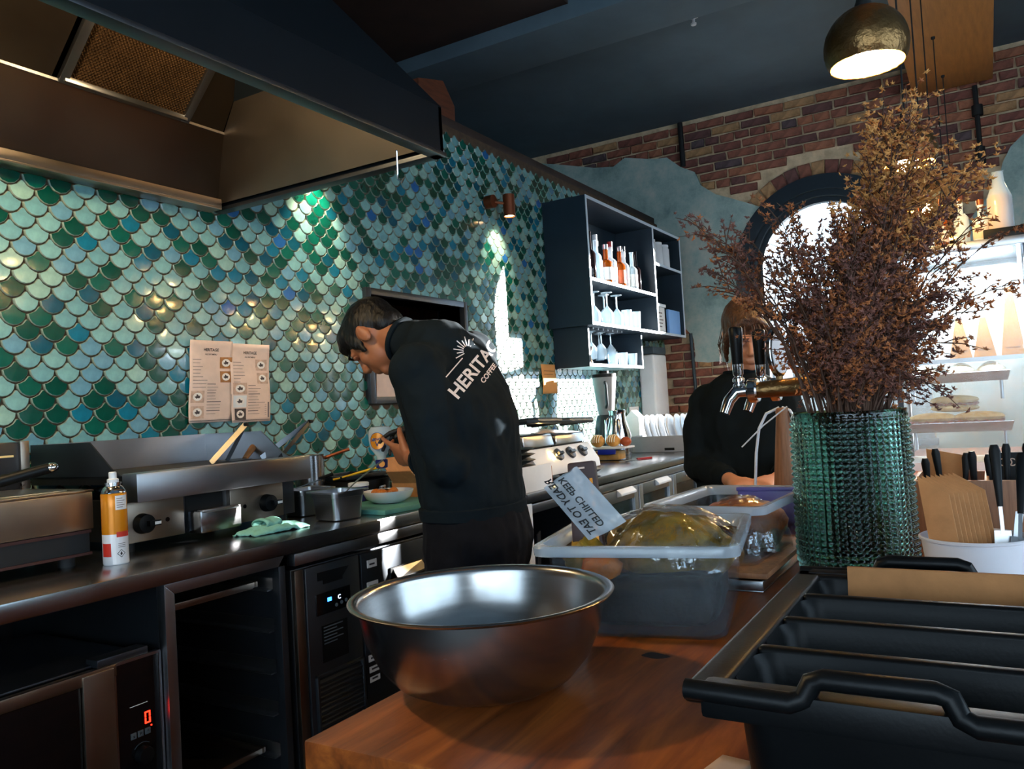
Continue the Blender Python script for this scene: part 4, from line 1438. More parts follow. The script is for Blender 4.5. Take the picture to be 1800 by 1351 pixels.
# menus taped on the tiles
def menu(x0, x1, z0, z1, lab, mirror, tilt, grp):
    t = thing('menu_sheet', lab, 'menu', ((x0 + x1) / 2, WY, z0), group=grp)
    w, h = x1 - x0, z1 - z0
    Yb = WY - .007 - (0.003 if mirror else 0)
    def P(u, v, d=0):
        wv = .0026 * math.sin(u * 7 + v * 3 + tilt) + .0022 * math.sin(v * 9 + u * 2)
        return Vector((x0 + w * u + tilt * .02 * (v - .5), Yb - .005 + wv - d, z0 + h * v))
    MB().grid(lambda u, v: P(u, v), 14, 18).build('sheet', 'paper', t, solid=.0008, fix=False, smooth=1.0)
    def patch(mb, u0, v0, u1, v1, d):
        mb.grid(lambda a, c: P(u0 + (u1 - u0) * a, v0 + (v1 - v0) * c, d), 5, 5)
    b = MB()
    vv, ff = text_mesh('HERITAGE', h * .05, True)
    b.add([P(.5 + p[0] / w, .885 + p[1] / h, .0012) for p in vv], ff)
    vv, ff = text_mesh('ALL DAY MENU', h * .026, True)
    b.add([P(.5 + p[0] / w, .83 + p[1] / h, .0012) for p in vv], ff)
    patch(b, .01, .02, .99, .026, .0012)
    b.build('heading', 'ink', t, fix=False, smooth=0)
    b = MB()
    rr = random.Random(3 if mirror else 4)
    for k in range(9):
        v = .76 - k * .042
        patch(b, .06 if not mirror else .06, v, .06 + rr.uniform(.15, .34), v + .006, .0012)
    for k in range(11):
        v = .46 - k * .036
        patch(b, .38 if not mirror else .40, v, .38 + rr.uniform(.18, .36), v + (.009 if k % 3 == 0 else .005), .0012)
    if mirror:
        patch(b, .40, .245, .85, .251, .0012)
        for k in range(6): patch(b, .84, .21 - k * .025, .89, .214 - k * .025, .0012)
        patch(b, .925, .05, .965, .25, .0012)
    b.build('print_lines', 'ink_soft', t, fix=False, smooth=0)
    ph = [(.72, .66, 1.0, .80, 'photo_tan'), (.72, .485, 1.0, .625, 'photo_tan'), (.03, .24, .32, .385, 'photo_pale'), (.04, .05, .33, .20, 'photo_pale')] if not mirror else \
         [(.64, .66, .94, .805, 'photo_pale'), (.66, .49, .96, .63, 'photo_pale'), (.04, .355, .37, .50, 'photo_pale'), (.05, .19, .36, .34, 'white_label'), (.08, .03, .35, .175, 'photo_dark')]
    for (u0, v0, u1, v1, mm) in ph:
        b = MB(); patch(b, u0, v0, u1, v1, .0014); fo = b.build('food_photo', mm, t, fix=False, smooth=0)
        b = MB()
        cu, cv, ru, rv = (u0 + u1) / 2, (v0 + v1) / 2, (u1 - u0) * .34, (v1 - v0) * .34
        b.add([P(cu, cv, .002)] + [P(cu + ru * math.cos(2 * PI * k / 16), cv + rv * math.sin(2 * PI * k / 16), .002) for k in range(16)], [(0, 1 + k, 1 + (k + 1) % 16) for k in range(16)])
        b.build('plate_print', 'photo_dish', fo, fix=False, smooth=0)
        b = MB()
        b.add([P(cu, cv, .0025)] + [P(cu + ru * (.5 + .2 * math.sin(k * 2.3)) * math.cos(2 * PI * k / 12), cv + rv * (.5 + .2 * math.cos(k * 1.7)) * math.sin(2 * PI * k / 12), .0025) for k in range(12)], [(0, 1 + k, 1 + (k + 1) % 12) for k in range(12)])
        b.build('dish_print', 'photo_dark', fo, fix=False, smooth=0)
menu(1.762, 1.935, 1.238, 1.518, 'left one of two cafe menu sheets taped on the tiles', False, .9, 'menus on the tiles')
menu(1.930, 2.106, 1.232, 1.512, 'right one of two overlapping cafe menu sheets taped on the tiles', True, .3, 'menus on the tiles')

# things seen in and by the hatch
ck = thing('storage_rack', 'brown storage rack of boxes in the dark room behind the hatch', 'rack', (3.1, 3.0, 0))
MB().box(2.6, 2.85, 1.62, 3.75, 3.2, 1.65).build('shelf', 'rust_wood', ck)
MB().box(2.6, 2.85, 1.20, 3.75, 3.2, 1.23).build('shelf', 'rust_wood', ck)
for x in (2.6, 3.7):
    MB().box(x, 2.85, 0, x + .05, 3.2, 2.1).build('upright', 'rust_wood', ck)
for i, (x, w, h, z, mm, lab) in enumerate([(3.02, .2, .14, 1.65, 'kraft', 'kraft carton high on the storeroom rack'), (3.30, .12, .22, 1.65, 'kraft_dark', 'dark carton beside the kraft one on the storeroom rack'), (2.95, .3, .2, 1.23, 'kraft_dark', 'wide dark carton low on the storeroom rack')]):
    o = thing('carton', lab, 'box', (x + w / 2, 3.0, z), group='cartons on the storeroom rack')
    MB().box(x, 2.9, z, x + w, 3.1, z + h).build('body', mm, o, bevel=.004)
    MB().box(x + w * .42, 2.898, z, x + w * .58, 3.102, z + h + .001).build('tape', 'photo_tan', o)
pg = thing('paper_sheaf', 'crumpled pinkish paper standing on the hatch sill beside the cook', 'paper', (2.86, WY + .04, HZ0))
MB().slab((2.76, WY + .03, HZ0 + .001), (2.86, WY + .035, HZ0 + .001), (2.87, WY + .05, HZ0 + .14), (2.80, WY + .055, HZ0 + .16), .002).build('sheet', 'paper', pg)
MB().slab((2.84, WY + .05, HZ0 + .001), (2.96, WY + .045, HZ0 + .001), (2.94, WY + .07, HZ0 + .13), (2.87, WY + .07, HZ0 + .15), .002).build('sheet', 'paper', pg)

# ================================================================== SECOND BENCH (glass-door fridges)
GY = 1.42
b2 = thing('fridge_bench', 'stainless bench with glass-door fridges running on to the brick corner', 'workbench', (4.3, 1.85, 0))
MB().box(2.46, GY, .885, 6.38, WY + .004, .92).build('worktop', 'steel_flat', b2, bevel=.004)
MB().box(2.50, GY + .01, .845, 6.36, GY + .05, .879).build('rail', 'steel', b2, bevel=.004)
MB().box(2.46, GY + .004, 0, 2.50, GY + .05, .885).build('leg', 'white_plastic', b2, bevel=.003)
MB().box(2.52, 1.5, .10, 6.36, 2.24, .14).build('base', 'black_matte', b2)
MB().box(2.52, 2.22, .14, 6.36, 2.25, .88).build('back_panel', 'black_matte', b2)
MB().box(2.98, 1.46, .14, 3.0, 2.22, .88).build('divider', 'steel_dark', b2)
MB().box(6.34, 1.46, .10, 6.36, 2.22, .88).build('end_panel', 'steel_dark', b2)
MB().box(2.52, 1.5, .48, 2.98, 2.22, .50).build('shelf', 'steel_dark', b2)
for k in range(7):
    x0 = 3.04 + k * .462
    x1 = x0 + .445
    b = MB()
    b.box(x0, GY, .16, x0 + .045, GY + .035, .842).box(x1 - .045, GY, .16, x1, GY + .035, .842).box(x0 + .045, GY, .79, x1 - .045, GY + .035, .842).box(x0 + .045, GY, .16, x1 - .045, GY + .035, .20)
    d = b.build('fridge_door', 'steel', b2, bevel=.003)
    MB().box(x0 + .045, GY + .014, .20, x1 - .045, GY + .020, .79).build('pane', 'fridge_glass', d)
    MB().hexa([(x0 + .20, GY - .022, .818), (x1 - .07, GY - .022, .818), (x1 - .07, GY, .812), (x0 + .20, GY, .812), (x0 + .20, GY - .022, .828), (x1 - .07, GY - .022, .828), (x1 - .07, GY, .846), (x0 + .20, GY, .846)]).build('handle', 'white_plastic', d, bevel=.002)
MB().box(3.04, 1.6, .50, 6.3, 2.2, .515).build('fridge_shelf', 'steel', b2)
# drinks standing in the fridges
for i in range(6):
    x = 3.16 + i * .24
    t = thing('drink_bottle', 'dim drink bottle behind the fridge glass, %s from the cook' % ['first', 'second', 'third', 'fourth', 'fifth', 'sixth'][i], 'bottle', (x, 1.64, .515), group='bottles in the glass fridges')
    MB().lathe([(.030, 0), (.032, .004), (.032, .14), (.013, .19), (.013, .225)], (x, 1.64, .515), 14).build('body', ['bottle_dark', 'bottle_green', 'bottle_amber'][i % 3], t)
    MB().lathe([(.0145, .222), (.0145, .236)], (x, 1.64, .515), 12).build('cap', 'steel', t)

# carton with plates
pc = thing('carton', 'pale cardboard box front by the cook holding stacked plates', 'box', (2.62, 1.52, .92))
MB().box(2.48, 1.445, .92, 2.70, 1.449, 1.012).build('front', 'white_label', pc)
MB().box(2.48, 1.449, .92, 2.70, 1.66, .924).box(2.48, 1.66, .92, 2.70, 1.664, 1.0).box(2.476, 1.445, .92, 2.48, 1.664, 1.0).box(2.70, 1.445, .92, 2.704, 1.664, 1.0).build('sides', 'kraft', pc)
pl = None
for k in range(7):
    z = .9245 + k * .0215
    if pl is None:
        pl = thing('dark_plate', 'dark slate plate, lowest in the stack', 'plate', (2.59, 1.56, z), group='dark plates stacked in the pale box', local=True)
        MB().lathe([(.05, 0), (.055, .003), (.092, .018), (.0965, .020), (.092, .021), (.055, .006)], n=36).build('plate', 'plate_dark', pl)
        pl['label'] = 'dark slate plate at the bottom of the stack in the pale box'
    else:
        w = ['second from the bottom', 'third from the bottom', 'fourth from the bottom', 'third from the top', 'second from the top', 'topmost'][k - 1]
        cp_tree(pl, (2.59 + random.uniform(-.003, .003), 1.56, z), label='dark slate plate, %s of the stack in the pale box' % w)

# twin contact grill
pr = thing('contact_grill', 'twin-lid steel contact grill with sloping panel and three knobs', 'sandwich press', (3.0, 1.75, .92))
b = MB()
px0, px1 = 2.735, 3.30
b.prism([(px0, 1.515, .95), (px0, 2.02, .95), (px0, 2.02, 1.05), (px0, 1.60, 1.05), (px0, 1.57, 1.058), (px0, 1.52, .985)], (0, 0, 0), (px1 - px0, 0, 0))
b.build('base', 'white_plastic', pr, bevel=.004)
for x in (2.76, 3.26):
    for y in (1.56, 1.98):
        MB().cyl((x, y, .92), (x, y, .951), .018).build('foot', 'black_matte', pr)
nrm = Vector((0, -.073, .05)).normalized()
for k, x in enumerate((2.95, 3.06, 3.175)):
    c = Vector((x, 1.545, 1.0225))
    kn = MB().cyl(c, c + nrm * .012, .027, n=24).build('knob', 'steel_dark', pr, bevel=.002)
    MB().bar(c + nrm * .012 + Vector((-.02, 0, 0)), c + nrm * .012 + Vector((.02, 0, 0)), .012, .022, up=nrm).build('grip', 'black_plastic' if k == 0 else 'plate_dark', kn)
MB().cyl((2.895, 1.545, 1.0225), Vector((2.895, 1.545, 1.0225)) + nrm * .006, .008, n=12).build('pilot_light', 'bulb', pr)
for x0, x1, dz in ((2.735, 2.995, 0.0), (3.01, 3.30, -.01)):
    MB().hexa([(x0, 1.58, 1.062), (x1, 1.58, 1.062), (x1, 1.98, 1.062), (x0, 1.98, 1.062), (x0 + .01, 1.59, 1.115 + dz), (x1 - .01, 1.59, 1.115 + dz), (x1 - .01, 1.97, 1.15 + dz), (x0 + .01, 1.97, 1.15 + dz)]).build('lid', 'steel_flat', pr, bevel=.008)
    MB().hexa([(x0, 1.60, 1.052), (x1, 1.60, 1.052), (x1, 1.97, 1.052), (x0, 1.97, 1.052), (x0, 1.60, 1.063), (x1, 1.60, 1.063), (x1, 1.97, 1.063), (x0, 1.97, 1.063)]).build('plate', 'iron', pr)
    MB().tube([(x0 + .01, 1.70, 1.16 + dz), (x0 + .01, 1.56, 1.172 + dz), (x0 + .03, 1.535, 1.172 + dz), (x1 - .03, 1.535, 1.165 + dz), (x1 - .01, 1.56, 1.165 + dz), (x1 - .01, 1.70, 1.155 + dz)], .013, 10).build('handle', 'plate_dark', pr)

# bread tub with pastries
bt = thing('bread_tub', 'clear plastic tub with a blue clip holding pastries on the far bench', 'tub', (3.97, 1.76, .92))
BX = (3.965, 1.765)
MB().hexa([(3.93, 1.67, .92), (4.04, 1.67, .92), (4.04, 1.86, .92), (3.93, 1.86, .92), (3.92, 1.66, .985), (4.05, 1.66, .985), (4.05, 1.87, .985), (3.92, 1.87, .985)]).build('body', 'tub_plastic', bt, bevel=.006)
MB().box(3.915, 1.655, .983, 4.055, 1.875, .993).build('lid', 'white_plastic', bt, bevel=.003)
MB().box(3.912, 1.71, .955, 3.921, 1.81, .980).build('clip', 'lid_blue', bt, bevel=.002)
MB().box(3.935, 1.70, .924, 4.03, 1.85, .972).build('filling', 'bun', bt, bevel=.006)
def pastry(c, r, mm, lab, lines):
    t = thing('bread_roll', lab, 'bread roll', (c[0], c[1], .993), group='rolls on the bread tub')
    MB().ell((c[0], c[1], .993 + r * .78), (r * .9, r, r * .8), 20, 12).build('crust', mm, t)
    if lines:
        b = MB()
        for k in range(4):
            a = -.5 + k * .33
            pts = []
            for j in range(7):
                ph = R(-10 + j * 22)
                pts.append((c[0] - r * .92 * math.cos(ph) * math.cos(a * .9), c[1] + r * a * 1.6 * .6, .993 + r * .78 + r * .83 * math.sin(ph) * math.cos(a * .8)))
            b.tube(pts, .003, 6)
        b.build('icing', 'cream', t)
pastry((3.955, 1.825), .040, 'bun', 'golden pastry roll at the left of three on the bread tub', True)
pastry((3.975, 1.745), .039, 'bun', 'iced golden roll in the middle of three on the bread tub', True)
pastry((4.0, 1.683), .031, 'bun_red', 'small reddish round roll at the right end of the bread tub', False)
kn = thing('paring_knife', 'paring knife with a red handle lying before the bread tub', 'knife', (4.0, 1.62, .92))
MB().hexa([(3.86, 1.66, .921), (3.95, 1.60, .921), (3.957, 1.612, .921), (3.87, 1.672, .921), (3.86, 1.66, .9225), (3.95, 1.60, .9225), (3.957, 1.612, .9225), (3.87, 1.672, .9225)]).build('blade', 'steel', kn)
MB().bar((3.953, 1.606, .926), (4.03, 1.555, .926), .014, .010).build('handle', 'red_cap', kn, bevel=.002)

# dish rack with standing plates
dk = thing('dish_rack', 'grey plastic dish rack crate full of standing plates by the brick corner', 'dish rack', (4.75, 1.72, .92))
rx0, rx1, ry0, ry1 = 4.52, 4.98, 1.53, 1.90
b = MB()
b.box(rx0, ry0, .921, rx1, ry0 + .01, 1.015).box(rx0, ry1 - .01, .921, rx1, ry1, 1.015).box(rx0, ry0 + .01, .921, rx0 + .01, ry1 - .01, 1.015).box(rx1 - .01, ry0 + .01, .921, rx1, ry1 - .01, 1.015)
b.build('crate_side', 'grey_ceramic', dk, bevel=.003)
MB().box(rx0 + .01, ry0 + .01, .9205, rx1 - .01, ry1 - .01, .928).build('crate_base', 'grey_ceramic', dk)
MB().box(rx0 - .001, 1.60, .930, rx0 + .001, 1.66, .945).build('hand_slot', 'void', dk)
first = None
for k in range(9):
    y = ry0 + .035 + k * .035
    if first is None:
        first = thing('white_plate', 'white plate standing first of nine in the dish rack, nearest its open side', 'plate', (4.72, y, 1.035), group='white plates standing in the dish rack', local=True)
        MB().lathe([(.05, 0), (.06, .002), (.10, .012), (.104, .014), (.10, .0155), (.06, .006)], (0, 0, 0), 32, axis=(.0, -1, .25)).build('plate', 'white_ceramic', first)
    else:
        cp_tree(first, (4.72 + random.uniform(-.05, .06), y, 1.035), label='white plate standing in the dish rack, %s of nine from its open side' % ['second', 'third', 'fourth', 'fifth', 'sixth', 'seventh', 'eighth', 'ninth'][k - 1])
wk = thing('wire_basket', 'white wire cutlery basket beside the dish rack against the brick', 'basket', (5.15, 1.62, .92))
b = MB()
for k in range(10):
    a = 2 * PI * k / 10
    b.tube([(5.15 + .05 * math.cos(a), 1.62 + .05 * math.sin(a), .925), (5.15 + .08 * math.cos(a), 1.62 + .08 * math.sin(a), 1.0), (5.15 + .05 * math.cos(a + .5), 1.62 + .05 * math.sin(a + .5), 1.12)], .003, 5)
b.build('wires', 'white_plastic', wk)
for r_, z in ((.05, .925), (.08, 1.0), (.05, 1.12)):
    MB().tube([(5.15 + r_ * math.cos(2 * PI * k / 20), 1.62 + r_ * math.sin(2 * PI * k / 20), z) for k in range(21)], .003, 5).build('hoop', 'white_plastic', wk)
# blender & kettle in the glare
bl = thing('blender', 'blender with a smoky tapered jug on the far bench under the wall shelf', 'blender', (4.66, 2.08, .92))
MB().lathe([(.085, 0), (.09, .01), (.075, .16), (.062, .22), (.055, .235)], (4.66, 2.08, .92), 24).build('base', 'plate_dark', bl)
MB().lathe([(.045, .235), (.05, .245), (.075, .46), (.077, .47), (.073, .47), (.046, .25)], (4.66, 2.08, .92), 28).build('jug', 'grey_ceramic', bl)
MB().lathe([(.076, .47), (.076, .49), (.03, .495), (.03, .51)], (4.66, 2.08, .92), 24).build('lid', 'black_plastic', bl)
MB().tube([(4.60, 2.05, 1.36), (4.565, 2.03, 1.34), (4.57, 2.03, 1.22), (4.61, 2.055, 1.20)], .009, 8).build('handle', 'plate_dark', bl)
ket = thing('steel_jug', 'rounded steel jug behind the pastries on the far bench', 'jug', (4.32, 1.86, .92))
MB().lathe([(.06, 0), (.07, .01), (.072, .12), (.05, .20), (.046, .24), (.05, .262), (.047, .262), (.043, .24), (.047, .2), (.068, .12), (.06, .015)], (4.32, 1.86, .92), 32).build('body', 'chrome', ket)
MB().tube([(4.27, 1.88, 1.15), (4.24, 1.90, 1.13), (4.24, 1.905, 1.0), (4.262, 1.89, .97)], .007, 8).build('handle', 'chrome', ket)
MB().prism([(4.375, 1.86, 1.165), (4.39, 1.86, 1.184), (4.365, 1.86, 1.184)], (0, -.02, 0), (0, .02, 0)).build('spout', 'chrome', ket)
wt = thing('milk_carton', 'white carton standing behind the dish rack', 'carton', (5.05, 2.05, .92))
MB().box(5.0, 2.0, .92, 5.10, 2.10, 1.12).build('body', 'white_label', wt, bevel=.003)
MB().prism([(5.0, 2.0, 1.12), (5.0, 2.10, 1.12), (5.0, 2.05, 1.17)], (0, 0, 0), (.10, 0, 0)).build('gable_top', 'white_label', wt)

# ---- paper towel dispenser, orange note
pdp = thing('towel_dispenser', 'tall white paper towel dispenser with a blue top by the brick corner', 'dispenser', (5.94, WY, 1.1))
MB().box(5.80, WY - .13, 1.08, 6.08, WY - .004, 1.58).build('casing', 'white_plastic', pdp, bevel=.02, seg=3)
MB().box(5.80, WY - .132, 1.582, 6.08, WY - .004, 1.64).build('cover', 'slate_paint', pdp, bevel=.015)
MB().box(5.86, WY - .134, 1.10, 6.02, WY - .131, 1.115).build('slot', 'black_matte', pdp)
MB().slab((5.87, WY - .12, 1.105), (6.01, WY - .12, 1.105), (6.01, WY - .135, 1.03), (5.87, WY - .135, 1.03), .002).build('towel', 'paper_white', pdp)
sd = thing('notice_card', 'small white card on the tiles beside the towel dispenser', 'notice', (5.65, WY, 1.12))
MB().box(5.56, WY - .008, 1.08, 5.74, WY - .004, 1.19).build('card', 'white_label', sd)
MB().box(5.58, WY - .0092, 1.13, 5.71, WY - .008, 1.134).box(5.58, WY - .0092, 1.155, 5.69, WY - .008, 1.159).build('print', 'ink_soft', sd)
nt_ = thing('wall_note', 'orange paper note pinned on the tiles under the wall shelf', 'note', (4.32, WY, 1.31))
MB().grid(lambda u, v: (4.23 + .184 * u, WY - .009 - .004 * math.sin(v * 4 + u), 1.305 + .178 * v), 8, 8).build('sheet', 'note_paper', nt_, solid=.001, fix=False)
MB().box(4.25, WY - .016, 1.44, 4.38, WY - .0145, 1.443).box(4.25, WY - .016, 1.42, 4.36, WY - .0145, 1.423).build('print', 'kraft_dark', nt_)

# ================================================================== WALL SHELF
mk('shelf_dark', (22, 38, 50), 0.5, var=0.15)
mk('shelf_edge', (196, 206, 216), 0.3, var=0.05)  # pale front edges; the sun's brightness on them is put into the colour
sh = thing('wall_shelf', 'dark open wall cabinet with sunlit pale edges holding bottles and glasses', 'shelf', (5.2, WY, 1.70))
SX0, SX1, SY, SZ0, SZ1, T_ = 4.37, 6.08, 2.0, 1.700, 2.482, .018
SB = WY - .003
def board(name, x0, z0, x1, z1):
    o = MB().box(x0, SY + .004, z0, x1, SB, z1).build(name, 'shelf_dark', sh)
    MB().box(x0, SY, z0, x1, SY + .004, z1).build('sunlit_edge_strip', 'shelf_edge', o)
board('side_panel', SX0, SZ0, SX0 + T_, SZ1)
board('side_panel', SX1 - T_, SZ0, SX1, SZ1)
board('top_panel', SX0 + T_, SZ1 - T_, SX1 - T_, SZ1)
board('bottom_panel', SX0 + T_, SZ0, SX1 - T_, SZ0 + T_)
board('divider', 5.48, SZ0 + T_, 5.48 + T_, SZ1 - T_)
board('shelf_board', SX0 + T_, 1.968, 5.48, 1.986)
board('shelf_board', 5.48 + T_, 2.20, SX1 - T_, 2.218)
MB().box(SX0 + T_, SB - .008, SZ0 + T_, SX1 - T_, SB, SZ1 - T_).build('back_panel', 'shelf_dark', sh)
hb = thing('glass_rack_box', 'smaller dark open box under the wall shelf with glasses hanging inside', 'shelf', (4.86, WY, 1.455))
HX_0, HX_1, HY_, HZ_0, HZ_1 = 4.42, 5.30, 2.06, 1.455, SZ0
MB().box(HX_0, HY_, HZ_0, HX_0 + T_, SB, HZ_1).build('side_panel', 'shelf_dark', hb)
MB().box(HX_1 - T_, HY_, HZ_0, HX_1, SB, HZ_1).build('side_panel', 'shelf_dark', hb)
MB().box(HX_0 + T_, HY_, HZ_0, HX_1 - T_, SB, HZ_0 + T_).build('bottom_panel', 'shelf_edge', hb)
MB().box(HX_0 + T_, SB - .008, HZ_0 + T_, HX_1 - T_, SB, HZ_1).build('back_panel', 'shelf_dark', hb)
for k in range(8):
    x = 4.485 + k * .075
    MB().box(x - .006 - .0375, HY_ + .01, HZ_1 - .014, x + .006 - .0375, SB - .02, HZ_1 - .001).build('hanging_rail', 'steel', hb)

def bottle(x, y, z, r, h, mm, lab, neck=.35, label=None, cap=None, grp='bottles on the wall shelf'):
    t = thing('bottle', lab, 'bottle', (x, y, z), group=grp)
    hs, hn = h * (1 - neck) * .86, h * (1 - neck)
    MB().lathe([(r * .9, 0), (r, .006), (r, hs), (r * .78, hs + (hn - hs) * .5), (r * .36, hn), (r * .34, h * .97), (r * .40, h * .975), (r * .40, h)], (x, y, z), 18).build('glass_body', mm, t)
    if label:
        MB().lathe([(r * 1.015, hs * .25), (r * 1.015, hs * .8)], (x, y, z), 18, caps=False).build('paper_label', label, t)
    if cap:
        MB().lathe([(r * .44, h * .90), (r * .44, h * 1.012)], (x, y, z), 14).build('cap', cap, t)
    return t
Zs = 1.986
B_ = [
 (4.435, .036, .33, 'bottle_green', 'tall dark green wine bottle with white label at the shelf left end', 'white_label', None),
 (4.515, .036, .315, 'bottle_dark', 'tall dark bottle second from the shelf left end', 'white_label', 'steel'),
 (4.595, .036, .32, 'bottle_dark', 'tall thin-necked dark bottle third from the shelf left end', None, None),
 (4.68, .037, .31, 'bottle_clear', 'clear bottle left of the two red-capped bottles', None, 'white_plastic'),
 (4.755, .040, .285, 'bottle_clear', 'clear bottle with a large red cap, left of two', None, 'red_cap'),
 (4.835, .042, .27, 'bottle_amber', 'squat amber bottle between the two red-capped bottles', 'white_label', 'steel'),
 (4.915, .040, .30, 'bottle_clear', 'white-labelled bottle with a red cap, right of two', 'white_label', 'red_cap'),
 (4.99, .036, .285, 'bottle_clear', 'clear bottle just right of the red-capped ones', 'white_label', 'white_plastic'),
 (5.065, .037, .29, 'bottle_amber', 'orange bottle near the middle right of the shelf', 'bun_red', 'steel'),
 (5.14, .035, .30, 'bottle_clear', 'clear bottle with a bright cap, fifth from the divider', None, 'chrome'),
 (5.21, .035, .275, 'bottle_green', 'green bottle fourth from the divider', None, 'white_plastic'),
 (5.285, .036, .285, 'bottle_clear', 'clear tall bottle third from the divider', 'white_label', None),
 (5.355, .035, .30, 'bottle_dark', 'dark bottle second from the divider', None, None),
 (5.43, .036, .285, 'bottle_dark', 'dark sloping-shouldered bottle against the divider', None, None)]
for i, (x, r, h, mm, lab, lb, cap) in enumerate(B_):
    bottle(x, 2.095 + (.03 if i % 3 == 1 else 0), Zs + .0005, r, h, mm, lab, label=lb, cap=cap)
def jarr(x, lab):
    t = thing('jar', lab, 'jar', (x, 2.08, 2.2185), group='white jars on the upper right shelf')
    MB().lathe([(.05, 0), (.054, .005), (.054, .15), (.046, .165), (.046, .17)], (x, 2.08, 2.2185), 20).build('body', 'white_ceramic', t)
    MB().lathe([(.049, .168), (.049, .185)], (x, 2.08, 2.2185), 20).build('lid', 'white_plastic', t)
for x, lab in ((5.60, 'white jar next to the shelf divider'), (5.74, 'white jar in the middle of three up on the shelf'), (5.88, 'white jar furthest from the shelf divider')):
    jarr(x, lab)
can = thing('canister', 'tall white canister with dark marks on the lower right shelf', 'canister', (5.62, 2.12, SZ0 + T_))
MB().box(5.52, 2.03, SZ0 + T_ + .0005, 5.72, 2.2, 1.91).build('body', 'white_label', can, bevel=.008)
MB().box(5.512, 2.022, 1.91, 5.728, 2.208, 1.932).build('lid', 'white_plastic', can, bevel=.004)
b = MB()
for k in range(5):
    b.box(5.56 + k % 2 * .03, 2.028, 1.76 + k * .025, 5.64 + (k * 7 % 3) * .015, 2.0296, 1.768 + k * .025)
b.build('printed_marks', 'ink_soft', can)
mk('blue_card', (120, 168, 228), 0.6, var=0.05)
bc = thing('blue_folder', 'pale blue folder standing at the right end of the wall shelf', 'folder', (5.92, 2.1, SZ0 + T_))
MB().box(5.80, 2.03, SZ0 + T_ + .0005, 6.055, 2.05, 1.905).build('cover', 'blue_card', bc, bevel=.002)
MB().box(5.805, 2.035, SZ0 + T_ + .003, 6.052, 2.045, 1.900).build('pages', 'paper_white', bc)

def wineglass(x, y, z, s, lab, grp, up=True):
    t = thing('wine_glass', lab, 'glass', (x, y, z), group=grp)
    p = [(.032, 0), (.031, .003), (.004, .008), (.0035, .075), (.012, .085), (.034, .115), (.036, .14), (.030, .185), (.0288, .185), (.0345, .14), (.032, .116), (.008, .09)]
    if not up: p = [(r, .185 - zz) for r, zz in p]
    b = MB().lathe([(r * s, zz * s) for r, zz in p], (x, y, z), 18, caps=True)
    b.build('glass', 'bottle_clear', t)
    return t
zg = SZ0 + T_ + .0005
bottle(4.455, 2.07, zg, .036, .225, 'bottle_clear', 'clear carafe at the left end of the lower shelf', grp='glassware on the lower wall shelf')
for x, y, lab in ((4.62, 2.10, 'upturned wine glass next to the carafe'), (4.73, 2.06, 'upturned wine glass second from the carafe'), (4.82, 2.12, 'upturned wine glass third from the carafe'), (4.91, 2.07, 'upturned wine glass nearest the tumblers')):
    wineglass(x, y, zg, 1.15, lab, 'glassware on the lower wall shelf', up=False)
def tumbler(x, y, z, lab, grp, h=.10):
    t = thing('tumbler', lab, 'glass', (x, y, z), group=grp)
    MB().lathe([(.028, 0), (.029, .003), (.035, h), (.033, h), (.027, .008)], (x, y, z), 18).build('glass', 'bottle_clear', t)
for x, y, lab in ((5.05, 2.06, 'clear tumbler nearest the upturned wine glasses'), (5.13, 2.10, 'second clear tumbler from the upturned wine glasses'), (5.21, 2.06, 'third clear tumbler from the upturned wine glasses'), (5.29, 2.10, 'clear tumbler nearest the shelf divider')):
    tumbler(x, y, zg, lab, 'glassware on the lower wall shelf', .125)
for k in range(7):
    wineglass(4.485 + k * .075, 2.14 + (k % 2) * .05, SZ0 - .012 - .185 * .95, .95, 'stemmed glass hanging upside down in the small box, %s from its solid side' % ['first', 'second', 'third', 'fourth', 'fifth', 'sixth', 'seventh'][k], 'glasses hanging in the small box', up=False)
jg = thing('jigger', 'steel double jigger standing in the small box', 'jigger', (4.49, 2.09, HZ_0 + T_))
MB().lathe([(.02, 0), (.006, .05), (.024, .105), (.022, .105), (.004, .052)], (4.49, 2.09, HZ_0 + T_ + .0005), 18).build('cup', 'steel', jg)
for k in range(5):
    tumbler(4.86 + k * .085, 2.10 + (k % 2) * .04, HZ_0 + T_ + .0005, 'clear tumbler on the floor of the small box, %s from the jigger' % ['first', 'second', 'third', 'fourth', 'fifth'][k], 'tumblers in the small box', .085)

# ================================================================== PEOPLE
def frame_q(s, f, u):
    return Matrix((s, f, u)).transposed().to_quaternion()

def loft(mb, secs, n=28, m=None):
    """secs: (centre, half-axis A, half-axis B)"""
    v, fa = [], []
    for c, A, B in secs:
        c, A, B = Vector(c), Vector(A), Vector(B)
        for i in range(n):
            t = 2 * PI * i / n
            ct, st = math.cos(t), math.sin(t)
            k = 1.0 / max(1e-6, (abs(ct) ** 2.5 + abs(st) ** 2.5) ** (1 / 2.5))
            v.append(c + A * (ct * k) + B * (st * k))
    for k in range(len(secs) - 1):
        for i in range(n):
            j = (i + 1) % n
            fa.append((k * n + i, k * n + j, (k + 1) * n + j, (k + 1) * n + i))
    fa.append(tuple(range(n - 1, -1, -1)))
    fa.append(tuple((len(secs) - 1) * n + i for i in range(n)))
    mb.add(v, fa, m)

def limb(mb, pts, rad, n=16):
    mb.tube(pts, rad, n)
    for p, r in zip(pts, rad):
        mb.ell(p, (r, r, r), 14, 8)

